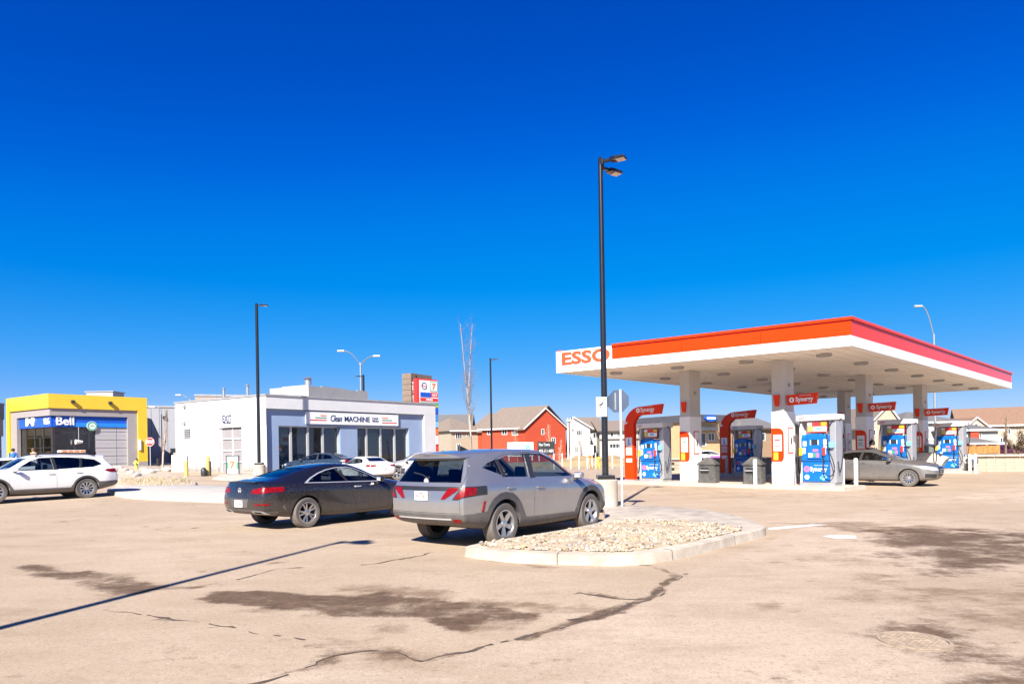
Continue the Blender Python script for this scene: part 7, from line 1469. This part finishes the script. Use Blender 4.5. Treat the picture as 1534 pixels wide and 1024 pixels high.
parked(suv, 664, 704, 37.5, R(205), 'white vehicle roof showing over the silver SUV spoiler', {'silver_grey_metallic': WHC}, name='white_suv')
parked(sed, -6, 712, 29, R(235), 'white sedan cut by the left edge beyond the white wagon', {'grey_dusty_paint': WHC}, 'cars parked in the lot', name='white_edge_sedan')
parked(suv, 1392, 698, 39.0, R(-43), 'dusty cream SUV at the far pump behind the grey sedan', {'silver_grey_metallic': DUSTW}, 'cars at the pumps', name='cream_suv')
pv_ = at(1062, 690, 66); o = copy_tree(sed, (pv_.x, pv_.y, -.05), R(10), 'white car with purple decal parked across the road', swap={'grey_dusty_paint': WHC}); o.name = 'white_decal_car'; o['group'] = 'cars across the road'
m = MB(); m.box(-.3, .75, -.935, -.915, .5, .9); m.build('purple_decal', M('purple_print', (.35, .10, .38), .5), o)
pv_ = at(1500, 690, 74); o = copy_tree(sed, (pv_.x, pv_.y, .0), R(190), 'dark red car beside the orange fence', swap={'grey_dusty_paint': M('dark_maroon_paint', (.08, .015, .03), .3, .3, coat=.8)}); o.name = 'maroon_car'; o['group'] = 'cars across the road'

# ------------------------------------------------------------------ people
def person(loc, rz, label, top, legs, hair, h=1.74, arms='down'):
    o = thing('person', loc, label, 'person', rz=rz, site=False); k = h / 1.74
    J = dict(pelvis=(0, 0, .95), waist=(0, 0, 1.10), chest=(0.01, 0, 1.34), neck=(.01, 0, 1.50), head=(.03, 0, 1.60), crown=(.03, 0, 1.72), lh=(0, .09, .90), lk=(.03, .10, .50), la=(-.01, .10, .09), lt=(.16, .11, .035), rh=(0, -.09, .90), rk=(.01, -.10, .50), ra=(-.05, -.10, .09), rt=(.12, -.11, .035), ls=(0, .19, 1.42), le=(-.02, .24, 1.14), lw=(.08, .25, .90), lf=(.11, .245, .80), rs=(0, -.19, 1.42), re=(-.02, -.24, 1.14), rw=(.08, -.25, .90), rf=(.11, -.245, .80))
    rad = dict(pelvis=(.15, .11), waist=(.145, .105), chest=(.17, .115), neck=(.06, .06), head=(.085, .10), crown=(.075, .085), lh=(.095, .095), lk=(.062, .062), la=(.045, .045), lt=(.04, .035), ls=(.075, .07), le=(.05, .05), lw=(.038, .038), lf=(.036, .022))
    names = list(J); ed = [('pelvis', 'waist'), ('waist', 'chest'), ('chest', 'neck'), ('neck', 'head'), ('head', 'crown')]
    for s in 'lr': ed += [('pelvis', s + 'h'), (s + 'h', s + 'k'), (s + 'k', s + 'a'), (s + 'a', s + 't'), ('chest', s + 's'), (s + 's', s + 'e'), (s + 'e', s + 'w'), (s + 'w', s + 'f')]
    me = bpy.data.meshes.new('body'); me.from_pydata([tuple(c * k for c in J[n]) for n in names], [(names.index(a), names.index(b)) for a, b in ed], []); t = bpy.data.objects.new('t', me); col.objects.link(t)
    md = t.modifiers.new('s', 'SKIN'); md.use_smooth_shade = True
    if not me.skin_vertices: 
        bm = bmesh.new(); bm.from_mesh(me); bm.verts.layers.skin.verify(); bm.to_mesh(me); bm.free()
    for i, n in enumerate(names):
        r_ = rad.get(n) or rad.get('l' + n[1:]); me.skin_vertices[0].data[i].radius = (r_[0] * k, r_[1] * k); me.skin_vertices[0].data[i].use_root = (n == 'pelvis')
    sb_ = t.modifiers.new('d', 'SUBSURF'); sb_.levels = 1; sb_.render_levels = 1
    dg = bpy.context.evaluated_depsgraph_get(); out = bpy.data.meshes.new_from_object(t.evaluated_get(dg)); bpy.data.objects.remove(t); out.materials.clear()
    b = link('body', out, [M('skin', (.45, .27, .19), .6), top, legs, BLACKP], o, smooth=70)
    for f in out.polygons:
        c = f.center / k; f.material_index = 0 if c.z > 1.47 or (c.z < .90 and abs(c.y) > .19) else (1 if c.z > .93 or abs(c.y) > .19 else (2 if c.z > .10 else 3))
    m = MB(); m.lathe([(.112 * k, 1.60 * k), (.122 * k, 1.68 * k), (.10 * k, 1.76 * k), (.05 * k, 1.80 * k), (.005, 1.81 * k)], (0.012 * k, 0, 0), 16); m.build('hair', hair, o, smooth=60)
    m = MB(); m.add([(.13 * k, -.012 * k, 1.60 * k), (.13 * k, .012 * k, 1.60 * k), (.155 * k, 0, 1.60 * k), (.125 * k, 0, 1.645 * k)], [(0, 1, 2), (0, 2, 3), (1, 3, 2)]); m.build('nose', M('skin', (.45, .27, .19), .6), o)
    return o
HB = M('dark_hair', (.02, .016, .013), .7); HBR = M('brown_hair', (.12, .06, .03), .7); JB = M('black_jacket', (.02, .02, .022), .8, var=.2); JBL = M('bright_blue_coat', (.02, .16, .55), .7, var=.1); JP = M('peach_shirt', (.60, .36, .22), .8); JE = M('dark_trousers', (.03, .035, .05), .8)
q = at(1307.5, 715, 30.2); person((q.x, q.y, .0), R(200), 'person in a black jacket standing behind the grey sedan', JB, JE, HB, h=1.78)
q = at(20, 700, 50); person((q.x, q.y, G(q.x, q.y)), R(-60), 'person in a bright blue coat walking before the yellow store', JBL, JE, HB)
q = at(50.5, 700, 48); person((q.x, q.y, G(q.x, q.y)), R(-100), 'brown haired person in a peach shirt behind the white wagon', JP, JE, HBR)

# ------------------------------------------------------------------ trees and shrubs, bare in early spring
BARK = M('pale_poplar_bark', (0.40, 0.335, 0.27), 0.9, var=.3, scale=10); BARKB = M('brown_bark', (0.17, 0.115, 0.08), 0.9, var=.3, scale=10); TWIG = M('tan_twig', (0.33, 0.24, 0.16), 0.9, var=.3, scale=8)
def tree(name, loc, H_, label, cat, bark, twig, seed, spread=.22, stems=1, first=.3, twigs=60, leaves=0, leafm=None, tr=.06, group=None, up=1.0):
    r_ = random.Random(seed); o = thing(name, tuple(loc), label, cat, group); tm = MB(); cm = MB(); ends = []; L0 = Vector(loc)
    for s in range(stems):
        a = r_.uniform(0, 6.28); p = L0 + Vector((.08 * math.cos(a), .08 * math.sin(a), 0)) * (stems > 1); d = Vector((r_.uniform(-.06, .06), r_.uniform(-.06, .06), 1)) if stems == 1 else Vector((math.cos(a) * spread * r_.uniform(.3, 1.2), math.sin(a) * spread * r_.uniform(.3, 1.2), 1)); pts = [p.copy() - Vector((0, 0, .1))]; n = 9
        hh = H_ * r_.uniform(.75, 1)
        for i in range(n): d += Vector((r_.uniform(-.09, .09), r_.uniform(-.09, .09), .05)); p = p + d.normalized() * hh / n; pts.append(p.copy())
        rr = [tr * (1 - i / (n + 1)) ** .9 + .006 for i in range(n + 1)]; tm.tube(pts, rr, 7)
        for b in range(int(twigs / stems)):
            f = r_.uniform(first, .98); i = min(n - 1, int(f * n)); q = pts[i].lerp(pts[i + 1], f * n - i); a = r_.uniform(0, 6.28); l = H_ * r_.uniform(.08, .22) * (1.15 - f * .7); dd = Vector((math.cos(a), math.sin(a), 1.1 * up + r_.uniform(-.2, .7))).normalized(); bp_ = [q.copy()]
            for k in range(3): dd = (dd + Vector((r_.uniform(-.2, .2), r_.uniform(-.2, .2), .15 * up))).normalized(); q = q + dd * l / 3; bp_.append(q.copy())
            cm.tube(bp_, [max(.006, rr[i] * .35), max(.005, rr[i] * .22), .005, .004], 4); ends.append(q.copy())
            for k in range(4):
                s0 = bp_[r_.randint(0, 2)].lerp(bp_[3], r_.random()); e = s0 + (dd + Vector((r_.uniform(-.9, .9), r_.uniform(-.9, .9), r_.uniform(-.2, .6)))).normalized() * l * r_.uniform(.2, .5); cm.tube([s0, (s0 + e) / 2 + Vector((0, 0, .03 * l)), e], [.005, .004, .003], 3); ends.append(e)
    tm.build('trunk', bark, o, smooth=60, fix=False); cm.build('branches', twig, o, smooth=60, fix=False)
    if leaves:
        m = MB()
        for k in range(leaves):
            q = ends[r_.randint(0, len(ends) - 1)] + Vector((r_.gauss(0, .08), r_.gauss(0, .08), r_.gauss(0, .08))); a = r_.uniform(0, 6.28); l = r_.uniform(.03, .07); t1 = Vector((math.cos(a), math.sin(a), r_.uniform(-.8, .5))) * l; t2 = Vector((-math.sin(a), math.cos(a), r_.uniform(-.4, .4))) * l * .5; m.add([q - t1, q + t2, q + t1, q - t2], [(0, 1, 2, 3)])
        lo = m.build('dry_leaves', leafm, o, fix=False); lo['kind'] = 'stuff'
    return o
def tpx(x, yb, yt, D, z=None):
    b = at(x, yb, D); b.z = z if z is not None else max(b.z, -.1); return b, at(x, yt, D).z - b.z
b, h = tpx(706, 668, 462, 55, 0.2); tree('bare_poplar', b, h, 'tall thin bare poplar rising above the pylon and houses', 'tree', BARK, BARKB, 3, spread=.07, stems=2, first=.30, twigs=96, tr=.055, up=1.7)
b, h = tpx(243, 703, 612, 50); tree('bare_sapling', b, h, 'pale leafless young tree beside the stop sign at left', 'tree', M('pinkish_bark', (.46, .34, .27), .9, var=.2), TWIG, 5, first=.25, twigs=60, tr=.07, up=1.8)
b, h = tpx(1088, 690, 628, 58, .6); tree('bare_willow', b, h, 'bushy bare willow behind the red arch and oval sign', 'tree', TWIG, TWIG, 7, spread=.42, stems=9, first=.15, twigs=190, tr=.05, up=.9)
b, h = tpx(1507, 683, 622, 50, .8); tree('leaning_tree', b, h, 'small leaning bare tree before the terracotta roof', 'tree', BARKB, TWIG, 9, first=.45, twigs=60, tr=.09)
b, h = tpx(1524, 690, 641, 46, .8); tree('brown_shrub', b, h, 'brown leafed shrub on the wall at the right edge', 'shrub', BARKB, TWIG, 12, spread=.6, stems=8, first=.1, twigs=150, leaves=2400, leafm=M('brown_dry_leaf', (.24, .17, .10), .9, var=.4, scale=20), tr=.04)
b, h = tpx(824, 690, 634, 82, 0); tree('bare_yard_tree', b, h, 'pale bare tree against the red gable wall', 'tree', TWIG, M('pale_twig', (.50, .38, .28), .9), 14, first=.2, twigs=70, tr=.07)
b, h = tpx(838, 695, 650, 80, 0); tree('bare_yard_tree', b, h, 'smaller pale bare tree at the right corner of the red gable', 'tree', TWIG, M('pale_twig', (.50, .38, .28), .9), 15, first=.2, twigs=60, tr=.06)
b, h = tpx(776, 690, 636, 84, 0); tree('bare_yard_tree', b, h, 'thin bare tree at the left corner of the red gable', 'tree', TWIG, TWIG, 16, first=.3, twigs=50, tr=.06)
b, h = tpx(1352, 690, 612, 92, 0); tree('bare_garden_tree', b, h, 'bare tree behind the steep cream gable', 'tree', BARKB, BARKB, 18, first=.3, twigs=70, tr=.09)
b, h = tpx(872, 700, 652, 70, 0); tree('bare_street_tree', b, h, 'spindly bare tree before the grey gable house', 'tree', TWIG, TWIG, 19, first=.3, twigs=50, tr=.05)
